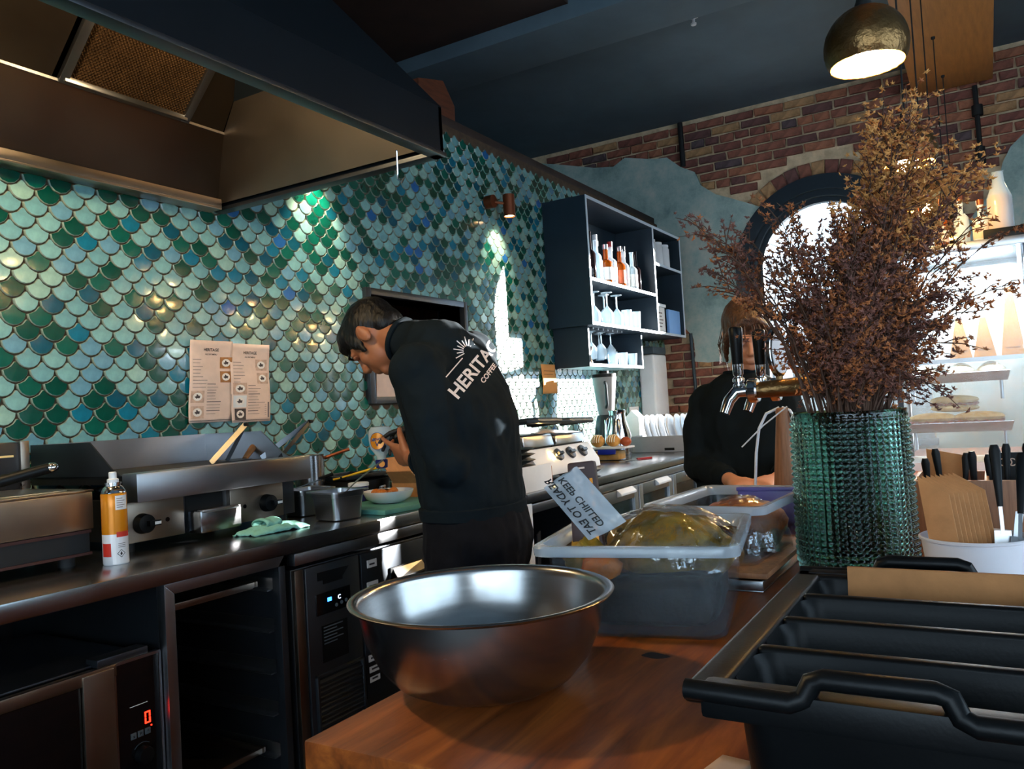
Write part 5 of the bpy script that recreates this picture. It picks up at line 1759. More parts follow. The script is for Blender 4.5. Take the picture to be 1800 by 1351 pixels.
def head_parts(mb, c, f, u, k=1.0, female=False):
    f, u = Vector(f).normalized(), Vector(u)
    u = (u - f * u.dot(f)).normalized()
    s = f.cross(u)
    Q = frame_q(s, f, u)
    c = Vector(c)
    def P(a, b, d): return c + (s * a + f * b + u * d) * k
    def E(a, b, d, ra, rb, rd): mb.ell(P(a, b, d), (ra * k, rb * k, rd * k), 20, 14, rot=Q)
    jw = .052 if female else .057
    E(0, -.012, .022, .073, .094, .090)
    E(0, .026, -.04, jw, .062, .066)
    E(0, .058, -.092, .024 if female else .028, .022, .020)
    E(.03, .052, -.028, .028, .028, .028)
    E(-.03, .052, -.028, .028, .028, .028)
    E(0, .074, .026, .046, .017, .013)
    mb.tube([P(0, .082, .020), P(0, .097, -.008), P(0, .106, -.026)], [.009 * k, .0105 * k, .0135 * k], 10)
    E(0, .098, -.028, .0165, .012, .0095)
    E(0, .083, -.056, .023, .011, .0065)
    E(0, .081, -.067, .021, .011, .0075)
    for sg in (-1, 1):
        E(sg * .075, -.012, -.008, .009, .020, .031)
        E(sg * .080, -.018, .008, .007, .012, .017)
    return P, Q, s, f, u

def eyes(P, Q, parent, k=1.0, shut=False):
    for sg in (-1, 1):
        if not shut:
                  MB().ell(P(sg * .031, .0725, .006), (.0115 * k, .0105 * k, .0075 * k), 14, 8, rot=Q).build('eye', 'white_ceramic', parent)
        if not shut: MB().ell(P(sg * .031, .0815, .004), (.0048 * k, .0025 * k, .0048 * k), 10, 6, rot=Q).build('iris', 'bottle_dark', parent)
        MB().ell(P(sg * .031, .0775, .0105), (.0150 * k, .0085 * k, .0060 * k), 12, 6, rot=Q).build('eyelid', 'skin_man' if parent['label'].startswith('man') else 'skin_woman', parent)
        MB().tube([P(sg * .012, .0905, .027), P(sg * .032, .092, .034), P(sg * .052, .077, .028)], [.0035 * k, .0045 * k, .002 * k], 8).build('eyebrow', 'hair_black' if parent['label'].startswith('man') else 'hair_brown', parent)

def hand(mb, wrist, d, nrm, thumb_side, curls=(.5, .55, .6, .65), thumb_curl=.4, L=.092, spread=.10):
    """palm plus five fingers. d: wrist->knuckles, nrm: the way the palm faces, thumb_side: vector towards the thumb"""
    d, nrm = Vector(d).normalized(), Vector(nrm)
    nrm = (nrm - d * nrm.dot(d)).normalized()
    t = d.cross(nrm)
    if t.dot(Vector(thumb_side)) < 0: t = -t
    w = Vector(wrist)
    loft(mb, [(w, t * .026, nrm * .019), (w + d * .03, t * .033, nrm * .017), (w + d * .07, t * .041, nrm * .014), (w + d * L, t * .039, nrm * .011)], 16)
    lens = [(.042, .026, .021), (.046, .030, .023), (.043, .028, .022), (.034, .021, .019)]
    for i in range(4):
        base = w + d * (L - .012) + t * (.029 - .0195 * i)
        a = 0
        p = base
        pts = [p - d * .02, p]
        dd = (d + t * (spread * (1.2 - i * .8))).normalized()
        for q in range(3):
            a += curls[i] * (0.8 if q == 0 else 1.0)
            v = dd * math.cos(a) + nrm * math.sin(a)
            p = p + v * lens[i][q]
            pts.append(p)
        rr = [.009, .0095, .0085, .0078, .0066]
        limb(mb, pts, rr, 10)
    b = w + d * .022 + t * .026
    v1 = (d * .6 + t * .75 + nrm * .35).normalized()
    p1 = b + v1 * .040
    v2 = (d * (.9 - thumb_curl * .3) + t * (.25 - thumb_curl * .5) + nrm * (.3 + thumb_curl)).normalized()
    p2 = p1 + v2 * .032
    v3 = (v2 + nrm * thumb_curl * .4).normalized()
    p3 = p2 + v3 * .025
    limb(mb, [b, p1, p2, p3], [.014, .0115, .010, .0082], 10)

def wr(sc, amp):
    def f(p):
        a = mnoise.noise(Vector((p.x * sc, p.y * sc, p.z * sc * .7)))
        b = mnoise.noise(Vector((p.x * sc * 2.3 + 5, p.y * sc * 2.3, p.z * sc * 1.2)))
        return amp * (a - abs(b) * .8)
    return f

# ---------------------------------------------------------------- the cook
man = thing('person', 'man with short black hair bent over the bench in black sweatshirt squeezing a sauce bottle', 'person', (1.97, 1.32, 0))
hc = Vector((1.955, 1.645, 1.468))
hf_, hu_ = Vector((-.06, .52, -.85)), Vector((-.04, .86, .5))
LS, LE, LW = Vector((1.805, 1.375, 1.345)), Vector((1.800, 1.280, 1.080)), Vector((1.925, 1.500, 1.094))
RS, RE, RW = Vector((2.150, 1.41, 1.405)), Vector((2.205, 1.45, 1.18)), Vector((2.11, 1.570, 1.172))
b = MB()
P, Q, s_, f_, u_ = head_parts(b, hc, hf_, hu_, 1.0)
limb(b, [(1.96, 1.44, 1.40), (1.958, 1.515, 1.440), hc - hu_ * .055 - hf_ * .03], [.045, .054, .056])
loft(b, [((1.97, 1.32, .95), (.14, 0, 0), (0, .08, 0)), ((1.97, 1.34, 1.15), (.14, 0, 0), (0, .08, 0)), ((1.97, 1.38, 1.30), (.13, 0, .02), (0, .065, .02)), ((1.965, 1.42, 1.37), (.06, 0, .01), (0, .04, .01))])
for q in ((LS, LE, LW), (RS, RE, RW)):
    limb(b, [q[0], (q[0] + q[1]) / 2, q[1], (q[1] + q[2]) / 2, q[2]], [.045, .042, .036, .036, .026])
    b.tube([(1.97, 1.39, 1.33), q[0]], [.05, .035], 12)
for sx in (-.095, .095):
    limb(b, [(1.97 + sx, 1.31, .90), (1.97 + sx * 1.05, 1.33, .50), (1.97 + sx * 1.1, 1.30, .10)], [.075, .052, .04])
    b.tube([(1.97 + sx * 1.1, 1.28, .05), (1.97 + sx * 1.2, 1.45, .04)], [.04, .035], 10)
hand(b, LW, (.33, .93, .12), (.82, -.25, .42), (-.35, .1, .85), curls=(.10, .30, .45, .55), thumb_curl=.2)
body = remesh(b, 'body', 'skin_man', man, .0052, 3)
eyes(P, Q, man, 1.0, True)
b = MB()
hand(b, RW, (-.36, .92, -.10), (-.50, -.1, -.78), (-.75, 0, .55), curls=(.35, .45, .55, .6), thumb_curl=.3)
limb(b, [RW - Vector((-.25, .9, .1)) * .035, RW, RW + Vector((-.3, .9, 0)) * .03], [.031, .030, .030])
remesh(b, 'glove', 'glove', man, .0045, 3)
# hair
b = MB()
def PH(a, c, d): return P(a, c, d)
b.ell(P(0, -.022, .036), (.0785, .100, .090), 24, 16, rot=Q)
b.ell(P(0, .030, .072), (.066, .062, .050), 20, 12, rot=Q)
b.ell(P(0, -.062, -.015), (.064, .052, .058), 20, 12, rot=Q)
b.ell(P(0, .076, .070), (.050, .022, .020), 16, 10, rot=Q)
for sg in (-1, 1):
    b.ell(P(sg * .066, .028, .02), (.010, .022, .040), 12, 8, rot=Q)
    b.ell(P(sg * .068, .030, -.02), (.006, .010, .020), 12, 8, rot=Q)
remesh(b, 'hair', 'hair_black', man, .005, 3, wrinkle=lambda p: .0022 * mnoise.noise(Vector((p.x * 130, p.y * 45, p.z * 45))))
# sweatshirt
b = MB()
loft(b, [((1.972, 1.318, .930), (.172, 0, 0), (0, .118, 0)), ((1.972, 1.318, .965), (.182, 0, 0), (0, .130, 0)), ((1.972, 1.330, 1.06), (.190, 0, 0), (0, .135, 0)),
         ((1.970, 1.342, 1.18), (.196, 0, .01), (0, .138, 0)), ((1.968, 1.362, 1.29), (.200, 0, .03), (0, .140, .02)),
         ((1.970, 1.390, 1.375), (.195, 0, .045), (0, .120, .04)), ((1.972, 1.405, 1.430), (.155, 0, .042), (0, .100, .03)), ((1.970, 1.420, 1.462), (.09, 0, .03), (0, .060, .02))])
limb(b, [(1.966, 1.40, 1.395), (1.962, 1.455, 1.425), (1.960, 1.512, 1.444)], [.105, .090, .073])
limb(b, [(1.94, 1.40, 1.36), LS, (LS + LE) / 2 + Vector((-.01, -.005, 0)), LE, LE * .35 + LW * .65], [.09, .082, .072, .062, .050])
limb(b, [(2.02, 1.41, 1.39), RS, (RS + RE) / 2, RE, RE * .45 + RW * .55], [.09, .080, .068, .060, .047])
sw = remesh(b, 'sweatshirt', 'sweater', man, .008, 8, wrinkle=wr(9, .011))
# hem band & cuffs
b = MB(); loft(b, [((1.972, 1.318, .918), (.176, 0, 0), (0, .122, 0)), ((1.972, 1.318, .922), (.181, 0, 0), (0, .128, 0)), ((1.972, 1.318, .952), (.184, 0, 0), (0, .131, 0)), ((1.972, 1.318, .958), (.178, 0, 0), (0, .125, 0))], 40)
b.build('hem', 'sweater', sw)
b = MB(); cfa, cfb = LE * .38 + LW * .62, LE * .28 + LW * .72
b.tube([cfa, cfb], [.050, .045], 18); b.build('cuff', 'sweater', sw)
# collar
b = MB()
ring = []
for k in range(25):
    a = 2 * PI * k / 24
    ring.append(Vector((1.960, 1.545, 1.455)) + Vector((.062, 0, 0)) * math.cos(a) + Vector((0, -.023, .060)) * math.sin(a))
b.tube(ring, .009, 10); b.build('collar', 'sweater', sw)
# lettering on the back, dropped on to the cloth
VD = (Vector((1.87, 1.26, 1.36)) - Vector((0, 0, CAM_H))).normalized()
rt = VD.cross(Vector((0, 0, 1))).normalized()
up_ = rt.cross(VD)
def back_pt(px, py):
    D = _f * 1415.0 + _r2 * (px - 900) - _u2 * (py - 675.5)
    return Vector((0, 0, CAM_H)) + D * (1.9 / D.x)
xd = (back_pt(872, 607) - back_pt(800, 690)).normalized()
yd = VD.cross(xd).normalized()
if yd.z < 0: yd = -yd
prints = []
b = MB()
put_text(b, 'HERITAGE', .054, back_pt(843, 640), xd, yd, True)
prints.append(b); b = MB()
put_text(b, 'COFFEE', .021, back_pt(852, 648) - yd * .021, xd, yd, True)
prints.append(b); b = MB()
c0 = back_pt(824, 616)
b.bar(c0 - xd * .105, c0 - xd * .03, .003, .003, up=VD).bar(c0 + xd * .03, c0 + xd * .105, .003, .003, up=VD)
for k in range(9):
    a = R(18 + 18 * k)
    b.bar(c0 + (xd * math.cos(a) + yd * math.sin(a)) * .016, c0 + (xd * math.cos(a) + yd * math.sin(a)) * (.045 if k % 2 == 0 else .036), .0028, .0028, up=VD)
prints.append(b)
loc_off = root_off(man)
for b, nm in zip(prints, ('word_lettering', 'small_lettering', 'sunburst_print')):
    b.v = [tuple(Vector(v) - loc_off) for v in b.v]
    project_text(b, sw, VD, .003)
    b.build(nm, 'logo', sw, local=True, fix=False, smooth=0)
# trousers
b = MB()
loft(b, [((1.972, 1.318, .985), (.165, 0, 0), (0, .110, 0)), ((1.972, 1.312, .93), (.178, 0, 0), (0, .125, 0)), ((1.972, 1.305, .85), (.185, 0, 0), (0, .138, 0)), ((1.972, 1.315, .76), (.180, 0, 0), (0, .125, 0))])
for sx in (-.095, .095):
    limb(b, [(1.972 + sx, 1.31, .82), (1.972 + sx * 1.05, 1.33, .50), (1.972 + sx * 1.12, 1.30, .10)], [.098, .078, .062])
tr = remesh(b, 'trousers', 'trousers', man, .009, 8, wrinkle=wr(11, .010))
b = MB().slab((2.09, 1.183, .845), (2.15, 1.205, .848), (2.155, 1.215, .70), (2.09, 1.19, .70), .004)
b.build('pocket', 'trousers', tr)
for sx in (-.105, .11):
    b = MB()
    b.ell((1.972 + sx, 1.36, .05), (.048, .14, .05), 18, 10)
    b.box(1.972 + sx - .045, 1.23, .001, 1.972 + sx + .045, 1.49, .02)
    b.ell((1.972 + sx, 1.29, .08), (.045, .06, .05), 16, 10)
    remesh(b, 'shoe', 'shoe', man, .008, 4)

# squeeze bottle he holds, upside down
sb = thing('sauce_bottle', 'upturned clear squeeze bottle with orange label held by the cook', 'bottle', (2.04, 1.716, 1.04))
cx_, cy_ = 2.04, 1.716
MB().lathe([(.012, 1.055), (.019, 1.058), (.020, 1.082), (.018, 1.084)], (cx_, cy_, 0), 24).build('cap', 'navy_print', sb)
MB().lathe([(.014, 1.083), (.016, 1.095), (.034, 1.120), (.039, 1.150), (.038, 1.178), (.030, 1.190), (.012, 1.193)], (cx_, cy_, 0), 28).build('bottle_body', 'bottle_clear', sb)
MB().lathe([(.012, 1.085), (.014, 1.096), (.031, 1.121), (.0365, 1.150), (.0366, 1.155)], (cx_, cy_, 0), 24).build('sauce', 'cream', sb)
vdir = Vector((-cx_, -cy_, 0)).normalized()
sdir = Vector((-vdir.y, vdir.x, 0))
def onb(u, v, r=.0398):
    a = u / r
    return Vector((cx_, cy_, 1.145)) + (vdir * math.cos(a) + sdir * math.sin(a)) * r + Vector((0, 0, v))
lc = -.012
def disc(mb, r, d, n=28):
    mb.add([onb(lc, 0, d)] + [onb(lc + r * math.cos(2 * PI * k / n), r * 1.05 * math.sin(2 * PI * k / n), d) for k in range(n)], [(0, 1 + k, 1 + (k + 1) % n) for k in range(n)])
b = MB(); disc(b, .026, .0400); lbo = b.build('label', 'can_orange', sb, fix=False, smooth=1)
b = MB()
vv, ff = text_mesh('ARNOL', .013, True); b.add([onb(lc + p[0], .006 + p[1] - p[0] ** 2 * 9, .0405) for p in vv], ff)
vv, ff = text_mesh('V', .022, True); b.add([onb(lc + p[0], -.010 + p[1], .0405) for p in vv], ff)
b.build('label_print', 'navy_print', lbo, fix=False, smooth=0)
b = MB()
n = 40
for k in range(n):
    a0, a1 = 2 * PI * k / n, 2 * PI * (k + 1) / n
    b.add([onb(lc + r_ * math.cos(a), r_ * 1.05 * math.sin(a), .0404) for r_, a in ((.0265, a0), (.0265, a1), (.025, a1), (.025, a0))], [(0, 1, 2, 3)])
b.build('label_ring', 'navy_print', lbo, fix=False, smooth=0)
b = MB().lathe([(.010, 0), (.010, .0015)], Vector((cx_, cy_, 1.070)) + vdir * .0195, 18, axis=vdir)
b.build('cap_badge', 'can_orange', sb)

# ---------------------------------------------------------------- the woman
wo = thing('person', 'woman with tied brown hair in black sweatshirt looking down behind the beer taps', 'person', (2.86, .76, 0))
wc = Vector((2.83, .712, 1.432))
wf_, wu_ = Vector((-.80, -.32, -.50)), Vector((-.45, -.10, .88))
b = MB()
P, Q, s_, f_, u_ = head_parts(b, wc, wf_, wu_, .98, True)
limb(b, [(2.87, .745, 1.25), (2.865, .74, 1.31), wc - wu_.normalized() * .06 - wf_.normalized() * .02], [.058, .050, .050])
A_ = Vector((0, 1, 0)); B2 = Vector((1, 0, 0))
loft(b, [((2.87, .75, .88), A_ * .13, B2 * .08), ((2.87, .75, 1.05), A_ * .12, B2 * .08), ((2.87, .75, 1.2), A_ * .14, B2 * .07), ((2.87, .75, 1.26), A_ * .08, B2 * .05)])
S1, E1, W1 = Vector((2.87, .885, 1.205)), Vector((2.80, .900, .985)), Vector((2.600, .725, .945))
S2, E2, W2 = Vector((2.87, .615, 1.205)), Vector((2.80, .56, .985)), Vector((2.62, .60, .95))
for q in ((S1, E1, W1), (S2, E2, W2)):
    limb(b, [q[0], q[1], q[2]], [.038, .034, .023])
    b.tube([(2.87, .75, 1.21), q[0]], [.05, .038], 12)
for sy in (-.085, .085):
    limb(b, [(2.87, .75 + sy, .86), (2.86, .75 + sy, .48), (2.87, .75 + sy, .08)], [.072, .05, .036])
    b.tube([(2.88, .75 + sy, .04), (2.72, .75 + sy, .035)], [.036, .03], 10)
hand(b, W1, (-.80, -.58, -.05), (.1, -.2, -1), (-.3, -.9, .3), curls=(.45, .5, .55, .6), thumb_curl=.3, L=.085)
hand(b, W2, (-.92, .3, -.08), (.1, .2, -1), (-.3, .9, .3), curls=(.45, .5, .55, .6), thumb_curl=.3, L=.085)
remesh(b, 'body', 'skin_woman', wo, .0052, 3)
eyes(P, Q, wo, .98)
b = MB()
b.ell(P(0, -.025, .036), (.083, .104, .094), 24, 16, rot=Q)
b.ell(P(0, .026, .082), (.064, .060, .040), 20, 12, rot=Q)
b.ell(P(.0, -.075, -.03), (.072, .050, .075), 20, 12, rot=Q)
for sg in (-1, 1):
    b.tube([P(sg * .006, .078, .104), P(sg * .045, .074, .075), P(sg * .072, .042, .03), P(sg * .079, .012, -.04), P(sg * .076, -.005, -.10)], [.011, .013, .014, .013, .006], 12, flat=.8)
b.ell(P(0, -.13, .03), (.034, .034, .034), 16, 10, rot=Q)
hw = remesh(b, 'hair', 'hair_brown', wo, .005, 3, wrinkle=lambda p: .003 * mnoise.noise(Vector((p.x * 110, p.y * 110, p.z * 25))))
b = MB()
for k in range(34):
    sg = -1 if k % 3 else 1
    x0 = .06 + random.uniform(0, .022)
    b.tube([P(sg * (x0), random.uniform(-.06, .02), .03), P(sg * (.088 + random.uniform(-.006, .012)), random.uniform(-.06, .01), -.05), P(sg * (.082 + random.uniform(-.012, .02)), random.uniform(-.07, .0), -.115 - random.uniform(0, .03))], [.0012, .0012, .0006], 4)
for k in range(10):
    x0 = random.uniform(-.05, .05)
    b.tube([P(x0 * .8, .075, .085), P(x0 * 1.1, .10, .05), P(x0 * 1.2, .094, .02)], [.0022, .002, .0008], 4)
b.build('hair_wisps', 'hair_brown', hw, kind='stuff')
b = MB()
loft(b, [((2.87, .75, .78), A_ * .180, B2 * .125), ((2.87, .75, .86), A_ * .185, B2 * .13), ((2.87, .75, 1.0), A_ * .175, B2 * .125), ((2.872, .752, 1.12), A_ * .172, B2 * .12), ((2.872, .752, 1.22), A_ * .165, B2 * .105), ((2.87, .75, 1.272), A_ * .115, B2 * .085), ((2.866, .746, 1.305), A_ * .064, B2 * .058)])
limb(b, [(2.87, .82, 1.205), S1, (S1 + E1) / 2 + Vector((0, .012, 0)), E1, E1 * .3 + W1 * .7], [.075, .070, .064, .058, .042])
limb(b, [(2.87, .68, 1.205), S2, (S2 + E2) / 2 - Vector((0, .012, 0)), E2, E2 * .3 + W2 * .7], [.075, .070, .064, .058, .042])
ws_ = remesh(b, 'sweatshirt', 'sweater_woman', wo, .008, 8, wrinkle=wr(9, .010))
b = MB(); b.tube([Vector((2.866, .746, 1.306)) + A_ * .062 * math.cos(2 * PI * k / 24) + B2 * .055 * math.sin(2 * PI * k / 24) for k in range(25)], .007, 8); b.build('collar', 'sweater_woman', ws_)
for E_, W_ in ((E1, W1), (E2, W2)):
    b = MB(); b.tube([E_ * .30 + W_ * .70, E_ * .18 + W_ * .82], [.042, .033], 16); b.build('cuff', 'sweater_woman', ws_)
b = MB()
loft(b, [((2.87, .75, .86), A_ * .16, B2 * .11), ((2.87, .75, .74), A_ * .175, B2 * .125)])
for sy in (-.085, .085):
    limb(b, [(2.87, .75 + sy, .78), (2.86, .75 + sy, .48), (2.87, .75 + sy, .10)], [.088, .068, .055])
remesh(b, 'trousers', 'trousers', wo, .010, 6)
for sy in (-.085, .085):
    b = MB()
    b.ell((2.81, .75 + sy, .045), (.125, .043, .045), 16, 10)
    b.ell((2.87, .75 + sy, .08), (.05, .042, .045), 14, 8)
    b.box(2.69, .75 + sy - .04, .001, 2.92, .75 + sy + .04, .018)
    remesh(b, 'shoe', 'shoe', wo, .008, 4)

# ================================================================== TIMBER COUNTER AND WHAT STANDS ON IT
ctr = thing('serving_counter', 'heavy orange-brown timber counter in front with the bowl and tubs on it', 'counter', (1.5, .1, 0))
CZ = .90
MB().box(.59, -1.15, .862, 2.48, .617, CZ).build('top', 'counter_wood', ctr, bevel=.003)
for k in range(11):
    y0 = .600 - k * .16
    MB().box(.600, y0 - .157, .0, .618, y0, .861).build('front_board', 'counter_wood', ctr, bevel=.002)
MB().box(.62, .583, 0, 2.46, .60, .861).build('side_board', 'counter_wood', ctr)
MB().box(2.44, -1.1, 0, 2.46, .58, .861).build('end_board', 'counter_wood', ctr)
MB().prism([(.965 + (.011 + .002 * math.sin(k * .9)) * math.cos(2 * PI * k / 14), .385 + (.018 + .003 * math.cos(k * 1.1)) * math.sin(2 * PI * k / 14), CZ - .001) for k in range(14)], (0, 0, 0), (0, 0, .0013)).build('knot', 'trim_brown', ctr)

# mixing bowl
mbw = thing('mixing_bowl', 'large empty stainless mixing bowl on the near corner of the timber counter', 'bowl', (.800, .532, CZ), local=True)
pr_ = [(.0, .002), (.075, .001), (.083, .003), (.105, .014), (.124, .036), (.138, .066), (.1445, .098), (.1455, .103), (.155, .1055), (.1565, .108), (.154, .1095), (.1455, .1075), (.1435, .103)]
inn = [(.1425, .098), (.136, .067), (.122, .038), (.103, .017), (.082, .006), (.0, .005)]
MB().lathe([(max(r, .0005), z) for r, z in pr_ + inn], n=96, caps=False).build('bowl', 'steel_bowl', mbw, smooth=1.0)

# --- clear tubs
def tub(name, lab, c, rz, w, l, h, wall):
    """open box, rim outwards; w across (local y), l along (local x)"""
    t = thing(name, lab, 'tub', c, group='clear plastic tubs on the counter', rz=rz, local=True)
    b = MB()
    def ring(l_, w_, z, r=.022, n=6):
        out = []
        for sx, sy, a0 in ((1, 1, 0), (-1, 1, 90), (-1, -1, 180), (1, -1, 270)):
            for k in range(n):
                a = R(a0 + 90 * k / (n - 1))
                out.append((sx * (l_ / 2 - r) + r * math.cos(a), sy * (w_ / 2 - r) + r * math.sin(a), z))
        return out
    i_ = .018
    rs = [ring(l - 2 * i_ - .03, w - 2 * i_ - .03, .001), ring(l - 2 * i_ - .016, w - 2 * i_ - .016, .006), ring(l - .034, w - .034, h - .018), ring(l - .018, w - .018, h - .016), ring(l - .002, w - .002, h - .014), ring(l, w, h - .003), ring(l - .004, w - .004, h), ring(l - .022, w - .022, h), ring(l - .034, w - .034, h - .006),
          ring(l - .040, w - .040, h - .018), ring(l - 2 * i_ - .024, w - 2 * i_ - .024, .009), ring(l - 2 * i_ - .036, w - 2 * i_ - .036, .005)]
    n = 24
    v = [p for r_ in rs for p in r_]
    f, fr_ = [], []
    for k in range(len(rs) - 1):
        for i in range(n):
            j = (i + 1) % n
            (fr_ if 2 <= k < 9 else f).append((k * n + i, k * n + j, (k + 1) * n + j, (k + 1) * n + i))
    f.append(tuple(range(n - 1, -1, -1)))
    f.append(tuple((len(rs) - 1) * n + i for i in range(n)))
    b.add(v, f)
    b.build('tub', 'tub_plastic', t, smooth=.7)
    MB().add(v, fr_).build('rim', 'tub_rim', t, smooth=.7)
    return t
RZ1 = R(11.4)
T1 = Vector((1.153, .455, CZ))
t1 = tub('clear_tub', 'clear plastic tub with bagged olive food and a brown packet, nearest the bowl', T1, RZ1, .282, .318, .129, 0)
def L1(x, y, z=0): return T1 + Matrix.Rotation(RZ1, 3, 'Z') @ Vector((x, y, z))
# leaf fill and bagged food in the first tub
b = MB()
def fillf0(u, v):
    p = L1(-.125 + .25 * u, -.105 + .21 * v)
    return (p.x, p.y, CZ + .074 + .012 * mnoise.noise(Vector((u * 7, v * 7, 2))))
bs_ = [L1(-.125, -.105, .011), L1(.125, -.105, .011), L1(.125, .105, .011), L1(-.125, .105, .011)]
tp = [L1(-.125, -.105, .07), L1(.125, -.105, .07), L1(.125, .105, .07), L1(-.125, .105, .07)]
def fillf(u, v):
    a, ph = 2 * PI * v, PI * (u - .5)
    def sp(t): return math.copysign(abs(t) ** .38, t)
    q = Vector((.126 * sp(math.cos(ph)) * sp(math.cos(a)), .106 * sp(math.cos(ph)) * sp(math.sin(a)), .036 * sp(math.sin(ph))))
    nn = mnoise.noise(q * 38) * .006 + mnoise.noise(q * 90) * .003
    q = q * (1 - abs(nn) * 9)
    p = L1(q.x, q.y, .044 + q.z)
    return (p.x, p.y, p.z)
b.grid(fillf, 44, 90)
gf = b.build('greens', 'green_food', None, smooth=1.2, fix=False)
tag(gf, 'dark chopped greens filling the bottom of the nearer clear tub', 'food', kind='stuff')
bag = thing('food_bag', 'clear film bag of olive-brown food heaped in the nearer tub', 'bag', L1(.01, -.03, .078))
fc = L1(.015, -.022, .094)
def dome(mb, c, rx, ry, rz_, amp, sc, seed, nu=40, nv=56):
    def fn(u, v):
        a = 2 * PI * v
        ph = PI * (u - .5)
        d = 1 + amp * mnoise.noise(Vector((math.cos(a) * math.cos(ph) * sc, math.sin(a) * math.cos(ph) * sc, math.sin(ph) * sc + seed)))
        p = Vector((rx * math.cos(ph) * math.cos(a), ry * math.cos(ph) * math.sin(a), rz_ * math.sin(ph))) * d
        p = Matrix.Rotation(RZ1, 3, 'Z') @ p
        return (c.x + p.x, c.y + p.y, c.z + p.z)
    mb.grid(fn, nu, nv)
b = MB(); dome(b, fc, .098, .096, .056, .16, 3.0, 1.0); b.build('food', 'olive_food', bag, smooth=1.2, fix=False)
b = MB()
def filmf(u, v):
    a = 2 * PI * v
    ph = PI * (u - .5)
    rid = .06 * abs(math.sin(a * 9 + 3 * mnoise.noise(Vector((math.cos(a) * 2, math.sin(a) * 2, u * 3))))) * math.cos(ph)
    d = 1.07 + .07 * mnoise.noise(Vector((math.cos(a) * 3, math.sin(a) * 3, ph * 3 + 7))) + rid
    p = Matrix.Rotation(RZ1, 3, 'Z') @ (Vector((.102 * math.cos(ph) * math.cos(a), .100 * math.cos(ph) * math.sin(a), .060 * math.sin(ph))) * d)
    return (fc.x + p.x, fc.y + p.y, fc.z + .002 + p.z)
b.grid(lambda u, v: filmf(.40 + .60 * u, v), 34, 120); b.build('film', 'film', bag, smooth=1.2, fix=False)
b = MB(); dome(b, L1(-.045, .085, .088), .042, .036, .036, .25, 4, 3, 18, 24)
of = b.build('food_lump', 'olive_food', None, smooth=1.2, fix=False)
tag(of, 'small olive and orange lump of food at the left side of the nearer tub', 'food')
b = MB(); dome(b, L1(-.095, .055, .088), .022, .030, .020, .25, 4, 5, 12, 16)
of = b.build('food_lump', 'orange_food', None, smooth=1.2, fix=False)
tag(of, 'orange slice of food against the front of the nearer tub', 'food')
# brown packet
pk = thing('brown_packet', 'tall dark brown packet with pale script standing in the nearer tub', 'packet', (1.092, .527, CZ + .07), local=True)
pk.rotation_euler = (R(-4), R(6), R(15))
MB().hexa([(-.012, -.024, 0), (.012, -.024, 0), (.012, .024, 0), (-.012, .024, 0), (-.010, -.024, .166), (.010, -.024, .166), (.010, .018, .166), (-.010, .018, .166)]).build('pouch', 'rust_wood', pk, bevel=.004)
mk('packet_brown', (58, 34, 30), .5, var=.15)
pk.children[0].data.materials[0] = M['packet_brown']
b = MB(); put_text(b, 'Local', .026, (-.0128, .001, .132), (0, 0, -1), (0, -1, 0)); b.build('script_print', 'paper', pk, fix=False, smooth=0)
b = MB()
for k in range(7):
    b.box(-.0125, -.019, .03 + k * .017, -.0119, -.0145, .038 + k * .017)
b.build('edge_print', 'can_orange', pk)
# plastic sleeve with printing
bg_ = thing('plastic_sleeve', 'empty clear plastic sleeve reading KEEP CHILLED READY TO EAT sticking up from the tub', 'bag', (1.04, .50, 1.02))
cTL, cTR, cBR, cBL = Vector((1.012, .556, 1.106)), Vector((1.036, .513, 1.134)), Vector((1.082, .462, 1.050)), Vector((1.043, .505, 1.028))
nb = (cBL - cTL).cross(cTR - cTL).normalized()
if nb.x > 0: nb = -nb
def bagp(u, v, d=0.0):
    p = cTL * (1 - u) * (1 - v) + cBL * u * (1 - v) + cTR * (1 - u) * v + cBR * u * v
    bul = .012 * math.sin(PI * v) * (1 - .4 * u)
    e = .0025 * mnoise.noise(Vector((u * 5, v * 6, 0)))
    ed = .008 * (mnoise.noise(Vector((v * 6, 4, 0)))) * (1 - u)
    return p + nb * (bul + e + d) + (cTL - cBL) * ed * 3
b = MB(); b.grid(lambda u, v: bagp(u, v), 30, 24); b.build('front_film', 'bag_film', bg_, fix=False, smooth=1.2)
b = MB(); b.grid(lambda u, v: bagp(u, v, -.022 * math.sin(PI * v) * (1 - .5 * u)), 20, 16); b.build('back_film', 'bag_film', bg_, fix=False, smooth=1.2)
b = MB()
for body_, v0, u0, sz in (('KEEP CHILLED', .50, .44, .0135), ('READY TO EAT', .22, .42, .0145)):
    vv, ff = text_mesh(body_, sz, True)
    ul, vl = (cBL - cTL).length, (cTR - cTL).length
    b.add([bagp(u0 + p[0] / ul, v0 - p[1] / vl, .0028) for p in vv], ff)
b.build('black_print', 'black_matte', bg_, fix=False, smooth=0)

